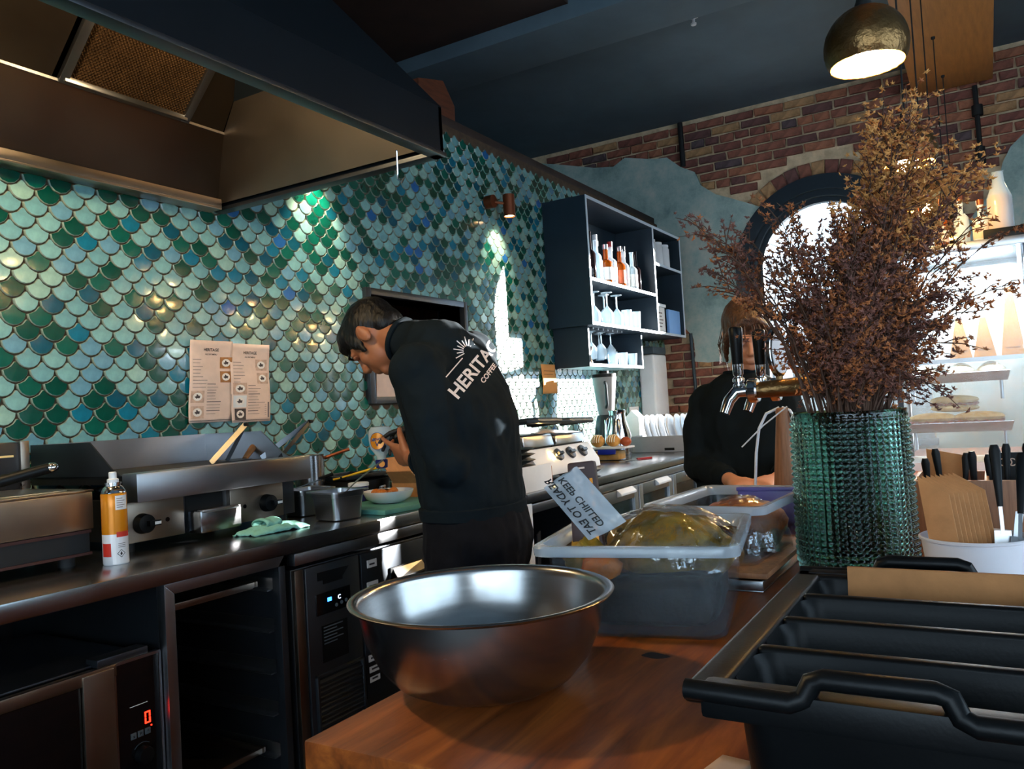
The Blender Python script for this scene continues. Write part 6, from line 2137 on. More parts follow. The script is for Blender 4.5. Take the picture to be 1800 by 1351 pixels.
# second tub on board and tray
T2 = Vector((1.515, .432, .9305))
tr_ = thing('oven_tray', 'bright steel tray lying on the counter beneath the second tub', 'tray', (1.5, .43, CZ))
b = MB()
b.box(1.325, .335, CZ + .0005, 1.72, .56, CZ + .004)
b.box(1.325, .335, CZ + .004, 1.329, .56, CZ + .0195).box(1.716, .335, CZ + .004, 1.72, .56, CZ + .0195).box(1.329, .335, CZ + .004, 1.716, .339, CZ + .0195).box(1.329, .556, CZ + .004, 1.716, .56, CZ + .0195)
b.build('tray', 'steel_flat', tr_, bevel=.002)
bo2 = MB().box(1.335, .33, .920, 1.70, .555, .9300).build('wooden_board', 'cone_wood', bevel=.003)
tag(bo2, 'thin wooden board between the steel tray and the second tub', 'board')
t2 = tub('clear_tub', 'clear plastic tub with a wrapped brown pie behind the nearer tub', T2, R(-3), .222, .335, .106, 0)
pie = thing('wrapped_pie', 'dark brown crusty pie wrapped in clear film in the second tub', 'pie', (1.54, .42, .942))
b = MB(); b.lathe([(.065, 0), (.08, .03), (.084, .045), (.076, .06), (.055, .075), (.02, .083), (.001, .084)], (1.54, .42, .9425), 36); b.build('crust', 'pie_crust', pie, smooth=1)
def pief(u, v):
    a = 2 * PI * v
    r_ = .088 * math.sin(u * PI / 2) * (1 + .03 * math.sin(a * 11))
    return (1.54 + r_ * math.cos(a), .42 + r_ * math.sin(a), .938 + .094 * math.cos(u * PI / 2) + .006 * mnoise.noise(Vector((math.cos(a) * 4, math.sin(a) * 4, u * 5))))
b = MB(); b.grid(pief, 20, 64); b.build('film', 'film', pie, fix=False, smooth=1.2)
pl_ = thing('purple_lid', 'purple plastic lid standing inside the back of the second tub', 'lid', (1.655, .41, .945))
MB().box(1.646, .345, .942, 1.651, .455, 1.034).build('lid_panel', 'purple_lid', pl_, bevel=.002)
MB().box(1.6435, .343, 1.028, 1.6535, .457, 1.036).build('lid_rim', 'purple_lid', pl_, bevel=.002)
cupc = thing('plastic_cup_lid', 'small clear plastic cup lid lying on the counter by the black cutlery bin', 'dish', (1.13, .255, CZ))  # loose lid of a clear plastic cup
MB().lathe([(.034, .0005), (.036, .004), (.031, .012), (.030, .0125), (.030, .0105), (.034, .003)], (1.135, .262, CZ), 28).build('dish', 'tub_plastic', cupc)

# saucer on the far bench edge
sc_ = thing('grey_plate', 'single grey plate at the edge of the glass-fridge bench above the brown packet', 'plate', (3.12, 1.55, .92))
MB().lathe([(.06, .0005), (.065, .003), (.10, .018), (.113, .028), (.111, .0295), (.098, .021), (.06, .006)], (3.12, 1.552, .92), 40).build('plate', 'grey_ceramic', sc_)
# thermometer packet at left of sleeve
# --- black cutlery bin
bn = thing('cutlery_bin', 'black plastic four-compartment cutlery bin in the near right corner', 'cutlery box', (.71, .068, CZ))
X0_, X1_, Y0_, Y1_, ZR = .515, .915, -.055, .190, 1.030
def rr_ring(x0, x1, y0, y1, z, r, n=6):
    out = []
    for cx, cy, a0 in ((x1 - r, y1 - r, 0), (x0 + r, y1 - r, 90), (x0 + r, y0 + r, 180), (x1 - r, y0 + r, 270)):
        for k in range(n):
            a = R(a0 + 90 * k / (n - 1))
            out.append((cx + r * math.cos(a), cy + r * math.sin(a), z))
    return out
def loft_rings(b, rs, cap0=False, cap1=False):
    n = len(rs[0])
    v = [p for r_ in rs for p in r_]
    f = []
    for k in range(len(rs) - 1):
        for i in range(n):
            j = (i + 1) % n
            f.append((k * n + i, k * n + j, (k + 1) * n + j, (k + 1) * n + i))
    if cap0: f.append(tuple(range(n - 1, -1, -1)))
    if cap1: f.append(tuple((len(rs) - 1) * n + i for i in range(n)))
    b.add(v, f)
ins = .026
b = MB()
loft_rings(b, [rr_ring(X0_ + ins + .018, X1_ - ins - .018, Y0_ + ins + .018, Y1_ - ins - .018, CZ + .0008, .02), rr_ring(X0_ + ins + .008, X1_ - ins - .008, Y0_ + ins + .008, Y1_ - ins - .008, CZ + .010, .024), rr_ring(X0_ + ins, X1_ - ins, Y0_ + ins, Y1_ - ins, ZR - .010, .024)], cap0=True)
b.build('outer_shell', 'black_plastic', bn, smooth=.9)
# top deck with four openings: rails and cross bars
comp = []
nx = 4
xa, xb = X0_ + .024, X1_ - .030
cw = (xb - xa) / nx
ya, yb = Y0_ + .024, Y1_ - .026
for k in range(nx):
    comp.append((xa + k * cw + .006, xa + (k + 1) * cw - .006))
def deckbox(x0, x1, y0, y1, name):
    b = MB()
    r = min(.007, (x1 - x0) / 2.2, (y1 - y0) / 2.2)
    b.box(x0, y0, ZR - .012, x1, y1, ZR)
    return b.build(name, 'black_plastic', bn, bevel=.0045, seg=3)
deckbox(X0_ + .006, X1_ - .004, yb, Y1_, 'rim_left')
deckbox(X0_ + .006, X1_ - .004, Y0_, ya, 'rim_right')
deckbox(comp[-1][1], X1_, Y0_, Y1_, 'rim_back')
for k in range(nx - 1):
    deckbox(comp[k][1], comp[k + 1][0], ya - .001, yb + .001, 'divider_top')
b = MB()
for k in range(nx):
    x0, x1 = comp[k]
    loft_rings(b, [rr_ring(x0, x1, ya, yb, ZR - .003, .016), rr_ring(x0 + .003, x1 - .003, ya + .003, yb - .003, ZR - .012, .018), rr_ring(x0 + .012, x1 - .012, ya + .012, yb - .012, CZ + .018, .02), rr_ring(x0 + .022, x1 - .022, ya + .022, yb - .022, CZ + .012, .016)], cap1=True)
b.build('compartments', 'black_plastic', bn, fix=False, smooth=.9)
for nm, xr in (('front_handle', X0_), ('back_handle', X1_)):
    sg = 1 if xr == X0_ else -1
    pts = [(xr + sg * .008, Y1_ - .002, ZR - .003), (xr + sg * .006, .120, ZR - .003), (xr + sg * .008, .112, ZR), (xr + sg * .010, .107, ZR + .010), (xr + sg * .010, .100, ZR + .0125), (xr + sg * .010, .038, ZR + .0125), (xr + sg * .010, .031, ZR + .010), (xr + sg * .008, .026, ZR), (xr + sg * .006, .018, ZR - .003), (xr + sg * .008, Y0_ + .002, ZR - .003)]
    MB().tube(pts, .0068, 12).build(nm, 'black_plastic', bn)
    MB().box(min(xr + sg * .004, xr + sg * .026), Y0_ + .012, ZR - .020, max(xr + sg * .004, xr + sg * .026), Y1_ - .012, ZR + .002).build('rim_skirt', 'black_plastic', bn, bevel=.004)
fk = thing('bin_spoons', 'steel spoon bowl glinting in the near compartment of the black bin', 'spoon', (.565, .03, CZ + .02))
MB().ell((.562, .000, CZ + .108), (.014, .022, .006)).build('bowl', 'chrome', fk)
MB().tube([(.562, .02, CZ + .106), (.566, .10, CZ + .03)], [.004, .003], 8).build('handle', 'chrome', fk)
cdb = thing('cardboard_strip', 'flat strip of kraft cardboard standing in the rear compartment of the black bin', 'cardboard', (.86, .06, .95))
MB().slab((.872, .138, .945), (.872, -.035, .945), (.862, -.045, 1.043), (.862, .134, 1.0435), .004).build('sheet', 'kraft', cdb)
ps = thing('paper_scrap', 'small pinkish paper scrap under the left side of the black bin', 'paper', (.72, .215, CZ))
MB().grid(lambda u, v: (.66 + .05 * u, .205 + .03 * v - .01 * u, CZ + .0012 + .002 * v), 4, 4).build('sheet', 'paper', ps, solid=.0008, fix=False)

# --- green glass vase
va = thing('glass_vase', 'large green hobnail glass vase holding the dried flowers', 'vase', (1.553, .222, CZ), local=True)
mk('vase_glass', (150, 206, 192), .03, var=0, trans=1.0, ior=1.42)
VR, VH = .1005, .284
b = MB()
NU, NV = 52, 27         # hobnails round and up
def vasef(u, v):
    a = 2 * PI * v
    z = .004 + (VH - .008) * u
    e = min(1.0, min(u, 1 - u) * 14)
    bu = abs(math.sin(PI * NU * v)) ** 1.3 * abs(math.sin(PI * NV * u)) ** 1.3
    r = VR * (1.0 + .03 * (1 - u)) - .004 + .0050 * bu * e
    return (r * math.cos(a), r * math.sin(a), z)
nu_, nv_ = NV * 6, NU * 6
vv_, ff_ = [], []
for i in range(nu_ + 1):
    for j in range(nv_):
        vv_.append(vasef(i / nu_, j / nv_))
prof_in = [(.0975, VH), (.0945, VH - .004), (.0935, .26), (.0935, .03), (.088, .014), (.0005, .012)]
for r_, z_ in prof_in:
    for j in range(nv_):
        a_ = 2 * PI * j / nv_
        vv_.append((r_ * math.cos(a_), r_ * math.sin(a_), z_))
tot = nu_ + 1 + len(prof_in)
for i in range(tot - 1):
    for j in range(nv_):
        k = (j + 1) % nv_
        ff_.append((i * nv_ + j, i * nv_ + k, (i + 1) * nv_ + k, (i + 1) * nv_ + j))
ff_.append(tuple(range(nv_ - 1, -1, -1)))
ff_.append(tuple((tot - 1) * nv_ + j for j in range(nv_)))
b.add(vv_, ff_)
b.build('hobnail_wall', 'vase_glass', va, fix=True, smooth=1.2)


# --- white paper tub with sleeves and cutlery
wt_ = thing('paper_tub', 'white paper tub holding kraft sleeves and forks, beside the green vase', 'tub', (1.385, .034, CZ), local=True)
MB().lathe([(.060, .001), (.062, .001), (.0715, .088), (.0745, .089), (.0750, .092), (.0725, .0935), (.0695, .090), (.060, .006), (.02, .005), (.001, .005)], n=56, caps=False).build('cup', 'paper_white', wt_, smooth=.9)
for k in range(9):
    o = thing('kraft_sleeve', ['kraft paper cutlery sleeve, front one of the fanned stack in the white tub', 'kraft paper cutlery sleeve, second from the front of the stack', 'kraft paper cutlery sleeve, third from the front of the stack', 'kraft paper cutlery sleeve, fourth from the front of the stack', 'kraft paper cutlery sleeve, middle one of the nine in the stack', 'kraft paper cutlery sleeve, fourth from the back of the stack', 'kraft paper cutlery sleeve, third from the back of the stack', 'kraft paper cutlery sleeve, second from the back of the stack', 'kraft paper cutlery sleeve, rearmost of the stack by the forks'][k], 'paper sleeve', (1.40, .06, CZ + .01), group='kraft sleeves in the white tub')
    dx, dy = .0062 * k, -.0058 * k
    a, c = Vector((1.352 + dx, .084 + dy, CZ + .014)), Vector((1.343 + dx, .044 + dy, CZ + .014))
    up1, up2 = Vector((.030, .020, .168)), Vector((.030, .018, .142))
    MB().slab(c, a, a + up1, c + up2, .0030).build('sleeve', 'kraft', o, bevel=.0006)
def cutlery(kind, lab, base, top, grp):
    t = thing(kind, lab, kind, base, group=grp)
    base, top = Vector(base), Vector(top)
    d = (top - base).normalized()
    mid = base + d * .085
    MB().tube([mid, mid + d * .03, top - d * .01, top], [.004, .0055, .008, .005], 10, flat=.55).build('handle', 'black_plastic', t)
    sd = d.cross(Vector((1, .2, 0))).normalized()
    b = MB()
    if kind == 'fork':
        b.bar(mid, base + d * .045, .005, .002, up=(1, .2, 0))
        b.slab(base + d * .05 - sd * .011, base + d * .05 + sd * .011, base + d * .03 + sd * .012, base + d * .03 - sd * .012, .0015)
        for q in (-.0105, -.0035, .0035, .0105):
            b.bar(base + d * .032 + sd * q, base + sd * q, .0028, .0015, up=(1, .2, 0))
    elif kind == 'spoon':
        b.bar(mid, base + d * .03, .005, .002, up=(1, .2, 0))
        b.ell(base + d * .02, (.014, .006, .022), 12, 8)
    else:
        b.slab(mid - sd * .003, mid + sd * .008, base + sd * .009, base + sd * .001, .0014)
    b.build('head', 'steel', t)
cutlery('fork', 'black-handled fork tines down in the white tub, next to the sleeves', (1.388, -.004, CZ + .050), (1.415, .000, CZ + .225), 'cutlery in the white tub')
cutlery('fork', 'black-handled fork tines down in the white tub, leaning furthest from the sleeves', (1.372, -.020, CZ + .045), (1.44, -.035, CZ + .21), 'cutlery in the white tub')
cutlery('knife', 'black-handled knife standing behind the forks in the white tub', (1.412, -.018, CZ + .04), (1.452, -.040, CZ + .20), 'cutlery in the white tub')

# --- timber caddy of cutlery behind
cy = thing('cutlery_caddy', 'low timber caddy full of black-handled cutlery behind the white tub', 'caddy', (1.86, .03, CZ))
cx0, cx1, cy0, cy1 = 1.76, 1.96, -.13, .145
for q in ((cx0, cy0, cx0 + .008, cy1), (cx1 - .008, cy0, cx1, cy1), (cx0 + .008, cy0, cx1 - .008, cy0 + .008), (cx0 + .008, cy1 - .008, cx1 - .008, cy1), (cx0 + .008, .012, cx1 - .008, .020)):
    MB().box(q[0], q[1], CZ, q[2], q[3], CZ + .135).build('panel', 'cone_wood', cy, bevel=.0015)
MB().box(cx0 + .008, cy0 + .008, CZ + .0005, cx1 - .008, cy1 - .008, CZ + .008).build('base', 'cone_wood', cy)
kinds = ['spoon', 'knife', 'fork']
names = ['leftmost', 'second from left', 'third from left', 'fourth from left', 'fifth from left', 'sixth from left', 'seventh from left', 'eighth from left', 'ninth from left', 'rightmost']
for k in range(10):
    y = .115 - k * .026
    lean = random.uniform(-.02, .02)
    kd = kinds[k % 3]
    cutlery(kd, 'black-handled %s in the timber caddy, %s of ten' % (kd, names[k]), (1.82 + (k % 3) * .035, y, CZ + .02), (1.80 + (k % 3) * .05, y + lean, CZ + .185 + random.uniform(-.012, .03)), 'cutlery in the timber caddy')
crd = thing('kraft_card', 'brown kraft card standing up out of the timber caddy', 'card', (1.92, .10, CZ + .06))
MB().slab((1.93, .125, CZ + .01), (1.93, .055, CZ + .01), (1.935, .055, CZ + .17), (1.935, .125, CZ + .185), .003).build('card', 'kraft', crd)
blk = thing('black_sachet', 'black sachet printed with pale rings at the back of the timber caddy', 'packet', (1.93, -.03, CZ + .05))
MB().box(1.925, -.055, CZ + .02, 1.935, .008, CZ + .175).build('sachet', 'black_plastic', blk, bevel=.003)
b = MB()
for q in (-.030, -.022, -.014):
    b.tube([(1.9242, q + .007 * math.cos(2 * PI * k / 16), CZ + .155 + .007 * math.sin(2 * PI * k / 16)) for k in range(17)], .0012, 4)
b.build('ring_print', 'paper', blk)
ol = thing('olive_pouch', 'olive green pouch with a brown top beside the vase rim', 'pouch', (2.12, .235, CZ))
MB().hexa([(2.09, .19, CZ), (2.14, .19, CZ), (2.14, .27, CZ), (2.09, .27, CZ), (2.10, .195, CZ + .21), (2.125, .195, CZ + .21), (2.125, .265, CZ + .21), (2.10, .265, CZ + .21)]).build('pouch', 'olive_food', ol, bevel=.006)
MB().box(2.098, .196, CZ + .205, 2.127, .264, CZ + .26).build('top_band', 'kraft_dark', ol, bevel=.004)

# --- beer taps
tp_ = thing('beer_font', 'chrome beer font with two black tap handles and round badges behind the vase', 'beer tap', (1.99, .30, CZ))
PZ = 1.232
MB().lathe([(.05, 0), (.05, .012), (.034, .02), (.030, .25), (.034, .31), (.034, PZ - CZ + .03)], (1.985, .27, CZ), 28).build('column', 'brass_dark', tp_)
for px_, yy in ((1.900, .475), (2.035, .455)):
    MB().tube([(px_, yy, PZ), (px_ + .01, .36, PZ + .004), (1.985, .27, PZ + .008)], [.018, .022, .024], 16).build('pipe', 'brass_dark', tp_)
    MB().lathe([(.026, 0), (.029, .004), (.029, .020), (.026, .024)], (px_, yy - .015, PZ), 20, axis=(0, 1, 0)).build('flange', 'chrome', tp_)
    fa_ = MB().tube([(px_, yy + .01, PZ), (px_ - .003, yy + .036, PZ - .001), (px_ - .012, yy + .052, PZ - .020), (px_ - .022, yy + .062, PZ - .050)], [.013, .0145, .0135, .0115], 16).build('spout', 'chrome', tp_)
    MB().lathe([(.012, 0), (.0135, .004), (.0135, .010), (.010, .013), (.0135, .017), (.0135, .024), (.009, .028), (.0085, .036)], (px_, yy + .030, PZ + .006), 20).build('collar', 'chrome', tp_)
    hb_ = MB().lathe([(.0095, .030), (.0118, .034), (.0125, .056), (.0128, .058)], (px_, yy + .030, PZ + .006), 20).build('ferrule', 'chrome', tp_)
    MB().lathe([(.0120, .058), (.0128, .062), (.0155, .125), (.0158, .142), (.0135, .1455), (.004, .146)], (px_, yy + .030, PZ + .006), 24).build('tap_handle', 'black_plastic', tp_)
for px_, yy, zz in ((1.915, .415, 1.318), (2.03, .395, 1.325)):
    ax = Vector((.16, 1, 0)).normalized()
    ri = MB()
    ri.lathe([(.054, -.006), (.058, -.004), (.058, .004), (.054, .006)], (px_, yy, zz), 40, axis=ax, caps=True)
    bo_ = ri.build('badge', 'chrome', tp_)
    MB().lathe([(.050, -.0075), (.050, .0075)], (px_, yy, zz), 36, axis=ax).build('badge_face', 'white_plastic', bo_)
    MB().tube([(px_, yy, zz - .056), (px_, yy, PZ + .015)], .008, 10).build('badge_stem', 'brass_dark', tp_)
# wooden cone with white cord
wc_ = thing('wooden_cone', 'tall tapered wooden cone with a white cord looped over its top', 'wooden post', (1.862, .402, CZ))
MB().lathe([(.038, 0), (.039, .004), (.014, .275), (.015, .279), (.015, .287), (.010, .290)], (1.862, .402, CZ), 28).build('cone', 'cone_wood', wc_)
b = MB(); b.tube([(1.86, .408, 1.19), (1.85, .435, 1.178), (1.845, .452, 1.145), (1.85, .463, 1.09), (1.86, .472, 1.02), (1.866, .478, .95), (1.868, .485, CZ + .004)], .0032, 8)
b.tube([(1.86, .402, 1.19), (1.858, .385, 1.183), (1.857, .372, 1.16), (1.86, .366, 1.12), (1.862, .362, CZ + .004)], .0032, 8)
b.build('cord', 'cable', wc_)
ws2 = MB().tube([(1.845, .493, 1.105), (1.835, .440, 1.152), (1.832, .385, 1.192)], .0016, 6).build('white_straw', 'cable', wc_)

# ================================================================== DISPLAY CASE (second counter)
ct2 = thing('display_counter', 'pale panelled counter under the glass display case', 'counter', (3.6, -.3, 0))
MB().box(2.52, -1.15, .862, 4.6, .335, CZ).build('top', 'counter_wood', ct2, bevel=.003)
MB().box(2.54, -1.12, 0, 4.58, .315, .861).build('body', 'slate_paint', ct2)
dc = thing('display_case', 'glass display case of sandwiches lit inside, under the bottles, right of the flowers', 'display case', (3.65, .08, CZ))
DX0, DX1, DY0, DY1, DZ1 = 3.40, 3.74, -.155, .305, 1.735
for x in (DX0, DX1 - .02):
    for y in (DY0, DY1 - .02):
        MB().box(x, y, CZ, x + .02, y + .02, DZ1 - .03).build('post', 'steel_dark', dc)
MB().box(DX0 - .03, DY0 - .25, DZ1 - .032, DX1 + .02, DY1 + .005, DZ1).build('top_shelf', 'steel', dc, bevel=.003)
MB().box(DX0, DY0, CZ, DX1, DY1, CZ + .03).build('base', 'white_plastic', dc)
MB().box(DX0 + .004, DY0 + .02, CZ + .03, DX0 + .009, DY1 - .02, DZ1 - .032).build('front_pane', 'case_glass', dc)
MB().box(DX0 + .02, DY1 - .012, CZ + .03, DX1 - .02, DY1 - .007, DZ1 - .032).build('side_pane', 'case_glass', dc)
MB().box(DX0 + .02, DY0 + .007, CZ + .03, DX1 - .02, DY0 + .012, DZ1 - .032).build('side_pane', 'case_glass', dc)
MB().box(DX1 - .012, DY0 + .02, CZ + .03, DX1 - .006, DY1 - .02, DZ1 - .032).build('back_pane', 'case_glass', dc)
MB().box(DX0 + .03, DY0 + .02, 1.30, DX1 - .03, DY1 - .02, 1.312).build('glass_shelf', 'case_glass', dc)
MB().box(DX0 + .026, DY0 + .02, 1.298, DX0 + .032, DY1 - .02, 1.314).build('shelf_edge', 'steel', dc)
MB().box(DX0 + .024, DY0 + .026, 1.33, DX0 + .036, DY0 + .038, 1.70).build('led_tube', 'led_strip', dc)
MB().box(DX0 + .05, DY0 + .05, DZ1 - .046, DX0 + .07, DY1 - .05, DZ1 - .034).build('led_tube', 'led_strip', dc)
lamp('case_light', 'AREA', (3.57, .075, DZ1 - .05), 15.0, (.86, .93, 1.0), (0, 0, -1), shape='RECTANGLE', size=.30, size_y=.36)
def case_tray(z, x, lab):
    t = thing('steel_tray', lab, 'tray', (x, .12, z))
    MB().box(x - .09, -.06, z, x + .13, .285, z + .005).build('plate', 'steel_flat', t)
    MB().slab((x - .09, .285, z), (x - .09, -.06, z), (x - .115, -.07, z + .035), (x - .115, .285, z + .035), .003).build('lip', 'steel_flat', t)
    for y in (.26, -.04):
        MB().cyl((x, y, z - .07), (x, y, z), .006).build('leg', 'steel', t)
case_tray(1.04, 3.53, 'lower steel tray of ham baguettes in the display case')
case_tray(1.225, 3.56, 'upper steel tray of wrapped rolls in the display case')
def sandwich(x, y, z, rz, lab):
    t = thing('sandwich', lab, 'sandwich', (x, y, z), group='ham baguettes in the display case', rz=rz, local=True)
    MB().ell((0, 0, .016), (.085, .034, .016), 20, 8).build('lower_bread', 'baguette', t)
    MB().ell((0, 0, .046), (.085, .034, .019), 20, 8).build('upper_bread', 'baguette', t)
    b = MB(); b.grid(lambda u, v: (-.08 + .16 * u, -.036 + .072 * v, .031 + .006 * math.sin(u * 31) * math.cos(v * 9)), 26, 8); b.build('ham', 'ham', t, solid=.004, fix=False)
for i, (x, y, z, r_, lab) in enumerate([(3.49, .20, 1.046, 80, 'ham baguette at the front left of the lower tray'), (3.49, .04, 1.046, 86, 'ham baguette at the front right of the lower tray'), (3.58, .20, 1.046, 84, 'ham baguette behind the front left one'), (3.58, .04, 1.046, 82, 'ham baguette behind the front right one'), (3.535, .12, 1.112, 85, 'ham baguette lying on top of the others')]):
    sandwich(x, y, z, R(r_), lab)
for i, (x, y, lab) in enumerate([(3.53, .21, 'wrapped pale roll at the left of the upper tray'), (3.53, .09, 'wrapped pale roll in the middle of the upper tray'), (3.54, -.01, 'wrapped pale roll at the right of the upper tray')]):
    t = thing('wrapped_roll', lab, 'bread roll', (x, y, 1.231), group='wrapped rolls in the display case')
    MB().ell((x, y, 1.231 + .030), (.055, .05, .030), 18, 10).build('roll', 'cream', t)
    b = MB(); b.grid(lambda u, v: (x + .06 * math.sin(PI * u / 2) * math.cos(2 * PI * v), y + .056 * math.sin(PI * u / 2) * math.sin(2 * PI * v), 1.2325 + .064 * math.cos(PI * u / 2) * (1 + .05 * math.sin(v * 50))), 10, 36); b.build('film', 'film', t, fix=False)
for i, (y, h, lab) in enumerate([(.085, .155, 'kraft wedge box at the left on the glass shelf'), (.005, .150, 'kraft wedge box in the middle on the glass shelf'), (-.085, .255, 'tall kraft wedge box at the right on the glass shelf')]):
    t = thing('sandwich_wedge', lab, 'sandwich box', (3.50, y, 1.3125), group='kraft wedges in the display case')
    w = .038
    MB().prism([(3.50, y - w, 1.313), (3.50, y + w, 1.313), (3.50, y + w * .25, 1.313 + h), (3.50, y - w * .25, 1.313 + h)], (0, 0, 0), (.09, 0, 0)).build('box', 'kraft', t, bevel=.002)
    MB().box(3.4985, y - w * .6, 1.34, 3.50, y + w * .6, 1.345).build('fold_line', 'kraft_dark', t)
# bottles along the top of the case
for i, (y, r_, h, mm, lab) in enumerate([(.19, .028, .18, 'bottle_clear', 'clear bottle leftmost on top of the display case'), (.12, .026, .20, 'bottle_amber', 'amber bottle second from left on top of the display case'), (.05, .026, .20, 'bottle_clear', 'clear bottle with copper cap third from left on top of the display case'), (-.015, .030, .17, 'white_ceramic', 'white jar fourth from left on top of the display case')]):
    bottle(3.52, y, DZ1 + .0005, r_, h, mm, lab, label='paper' if i % 2 else None, cap='copper', grp='bottles on the display case')
oj = thing('juice_bottle', 'clear bottle half full of orange juice on top of the display case', 'bottle', (3.50, -.075, DZ1), )
MB().lathe([(.040, .0005), (.042, .004), (.042, .12), (.020, .18), (.018, .215), (.021, .217)], (3.50, -.078, DZ1 + .045), 24).build('bottle', 'bottle_clear', oj)
MB().lathe([(.039, .003), (.0395, .10), (.030, .13), (.001, .131)], (3.50, -.078, DZ1 + .045), 24).build('juice', 'can_orange', oj)
MB().box(3.44, -.155, DZ1 + .0005, 3.56, -.018, DZ1 + .045).build('stand', 'black_plastic', oj, bevel=.004)

# ================================================================== DRIED FLOWERS
rng = random.Random(21)
bq = thing('dried_bouquet', 'big bunch of dried rust-brown flowers with golden tops in the green vase', 'dried flowers', (1.553, .222, CZ + .03))
BC = Vector((1.553, .222, CZ + .03))
HR = Vector((.51, -.86, 0))          # sideways, towards the display case
HD = Vector((.86, .51, 0))           # away
ENV = [(-.27, .36), (-.22, .33), (-.15, .35), (-.10, .36), (-.05, .38), (0, .38), (.05, .42), (.09, .48), (.13, .56), (.16, .58), (.20, .50), (.25, .46), (.31, .34), (.34, .24)]
def env(s):
    if s <= ENV[0][0]: return ENV[0][1]
    for (a, b_), (c, d) in zip(ENV, ENV[1:]):
        if a <= s <= c: return b_ + (d - b_) * (s - a) / (c - a)
    return ENV[-1][1]
STAR = []
for k in range(5):
    a = 2 * PI * k / 5
    STAR.append((math.cos(a), math.sin(a)))
def floret(mb, p, r, nd, m):
    nd = nd.normalized()
    x = nd.orthogonal().normalized()
    x = Quaternion(nd, rng.uniform(0, 6.28)) @ x
    y = nd.cross(x)
    v = [p - nd * r * .25, p + nd * r * .35]
    for k, (cx, cy) in enumerate(STAR):
        v.append(p + (x * cx + y * cy) * r + nd * r * rng.uniform(.1, .6))
        a = 2 * PI * (k + .5) / 5
        v.append(p + (x * math.cos(a) + y * math.sin(a)) * r * .38)
    f = []
    for k in range(10):
        f.append((0, 2 + (k + 1) % 10, 2 + k))
    for k in range(10):
        f.append((1, 2 + k, 2 + (k + 1) % 10))
    mb.add(v, f, m)
MATS = ['floret_dark', 'floret', 'floret_gold']
def branch(s, hgt, depth, kind, dens, L0=.30):
    """one stem from the vase to a tip; twigs with small flowers on its upper part"""
    mouth = BC + HR * max(-.07, min(.07, s * .28)) + HD * max(-.06, min(.06, depth * .3)) + Vector((0, 0, VH - .03))
    foot = BC + HR * rng.uniform(-.05, .05) + HD * rng.uniform(-.05, .05)
    tip = BC + Vector((0, 0, VH - .03)) + HR * s + HD * depth + Vector((0, 0, hgt))
    ctrl = mouth + (tip - mouth) * .5 + Vector((0, 0, .06 * (1 + abs(s) * 2))) - HR * s * .12
    pts = [foot]
    n = 9
    for k in range(n + 1):
        t = k / n
        q = mouth * (1 - t) ** 2 + ctrl * 2 * t * (1 - t) + tip * t ** 2
        q += Vector((rng.uniform(-1, 1), rng.uniform(-1, 1), rng.uniform(-1, 1))) * .004
        pts.append(q)
    sb_, fb = MB(), MB()
    r0 = .0022 if kind != 2 else .0026
    sb_.tube(pts, [r0] + [r0 * (1 - .7 * k / n) for k in range(n + 1)], 5)
    ln = (tip - mouth).length
    nt_ = max(3, int(ln * dens))
    for k in range(nt_):
        t = L0 + (1 - L0) * (k + rng.random()) / nt_
        q = mouth * (1 - t) ** 2 + ctrl * 2 * t * (1 - t) + tip * t ** 2
        dr = (ctrl - mouth) * (1 - t) + (tip - ctrl) * t
        dr.normalize()
        sd = Vector((rng.gauss(0, 1), rng.gauss(0, 1), rng.gauss(0, .6)))
        tw = (dr * .9 + sd.normalized() * .75).normalized()
        tl = rng.uniform(.025, .065) * (1.25 if kind == 2 else 1.0)
        e = q + tw * tl
        midp = q + tw * tl * .5 + Vector((0, 0, .004))
        sb_.tube([q, midp, e], [.0011, .0009, .0005], 4)
        nf = 6 if kind != 2 else 9
        for j in range(nf):
            u = .25 + .75 * (j + 1) / nf
            p = q + (e - q) * u
            if kind == 2:
                p += Vector((rng.gauss(0, 1), rng.gauss(0, 1), rng.gauss(0, 1))) * .0075
                r_ = rng.uniform(.0045, .0085)
            else:
                p += Vector((rng.gauss(0, 1), rng.gauss(0, 1), rng.gauss(0, 1))) * .004
                r_ = rng.uniform(.0040, .0078)
            mi = kind if rng.random() < .78 else rng.choice([0, 1, 1, 2 if kind == 2 else 0])
            floret(fb, p, r_, Vector((rng.gauss(0, 1), rng.gauss(0, 1), .5 + rng.random())), mi)
    st = sb_.build('stem', 'stem', bq, fix=False, smooth=1.0)
    fb.build('florets', MATS, st, fix=False, smooth=0, kind='stuff')
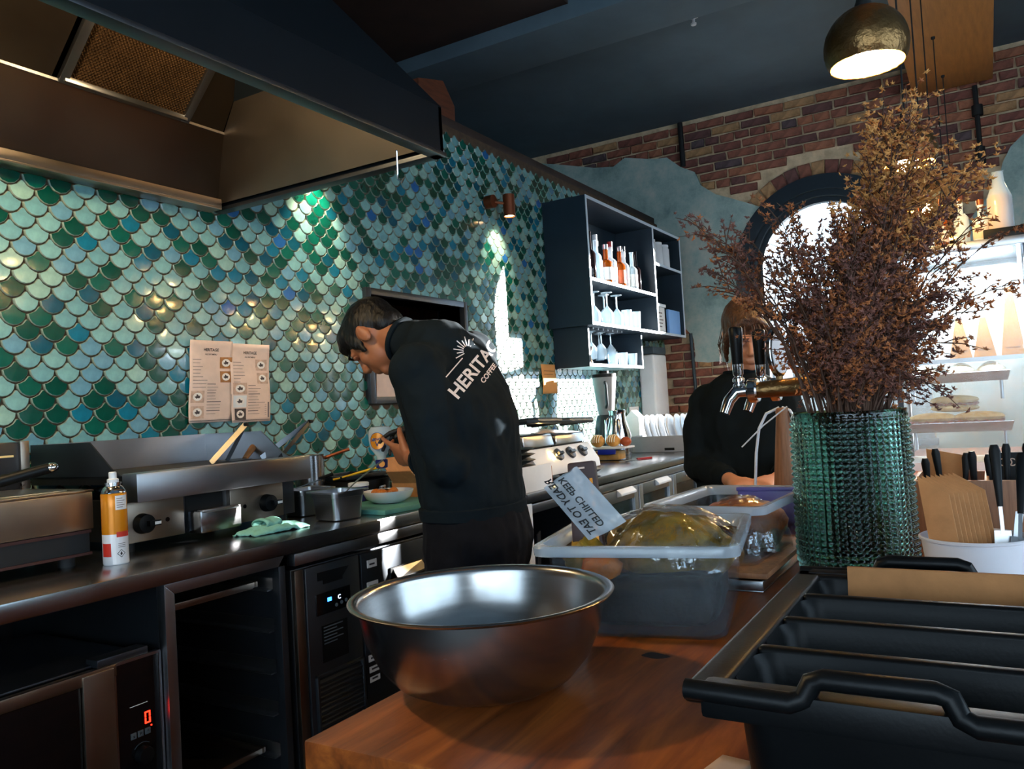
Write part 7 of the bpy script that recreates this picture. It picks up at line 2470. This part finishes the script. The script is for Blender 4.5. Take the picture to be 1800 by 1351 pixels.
# open airy sprays on the side of the arched window
for s, k_ in ((-.255, .98), (-.235, 1.0), (-.225, .80), (-.20, .72), (-.185, .99), (-.16, .90), (-.14, .98), (-.12, .78), (-.10, .99), (-.075, .92), (-.055, .99), (-.03, .94), (-.18, .60), (-.13, .62)):
    branch(s, env(s) * k_, rng.uniform(-.05, .10), 1 if rng.random() < .6 else 0, 36, .30 if s > -.16 else .5)
# dense middle
for i in range(80):
    s = rng.gauss(.05, .078)
    s = max(-.13, min(.22, s))
    branch(s, env(s) * rng.uniform(.22, .86), rng.uniform(-.09, .10), rng.choice([0, 0, 1, 1, 0]), 70, .05)
for i in range(44):
    s = rng.uniform(-.07, .17)
    branch(s, rng.uniform(.05, .20), rng.uniform(-.10, .10), rng.choice([0, 0, 1]), 95, .05)
for i in range(34):
    s = rng.uniform(-.07, .14)
    branch(s, rng.uniform(.015, .10), rng.uniform(-.10, .10), rng.choice([0, 0, 1]), 110, .02)
# golden feathery tops
for s, k_ in ((.055, .86), (.075, .97), (.10, .93), (.13, .97), (.15, .92), (.17, .97), (.19, .90), (.03, .80), (.215, .95), (.06, .76), (.11, .76), (.15, .74), (.24, .90), (.19, .74), (.265, .92)):
    branch(s, env(s) * k_, rng.uniform(-.06, .08), 2, 44, .52)
# long thin twigs reaching over the display case
for s, k_ in ((.20, .72), (.235, .66), (.27, .80), (.29, .62), (.31, .9), (.325, .72), (.25, .50), (.29, .44), (.18, .60), (.22, .42)):
    branch(s, env(s) * k_, rng.uniform(-.04, .08), rng.choice([0, 1]), 34, .30)
# spiky seed head
sh_ = MB()
hc2 = BC + HR * .165 + HD * .02 + Vector((0, 0, VH - .03 + .375))
for k in range(70):
    d = Vector((rng.gauss(0, 1), rng.gauss(0, 1), rng.gauss(.7, .8))).normalized()
    sh_.tube([hc2, hc2 + d * rng.uniform(.045, .075)], [.0012, .0006], 4)
sh_.tube([BC + HR * .03 + Vector((0, 0, VH - .05)), BC + HR * .09 + Vector((0, 0, VH + .16)), hc2], [.0022, .002, .0016], 6)
sh_.build('spiky_seed_head', 'floret_gold', bq, fix=False)
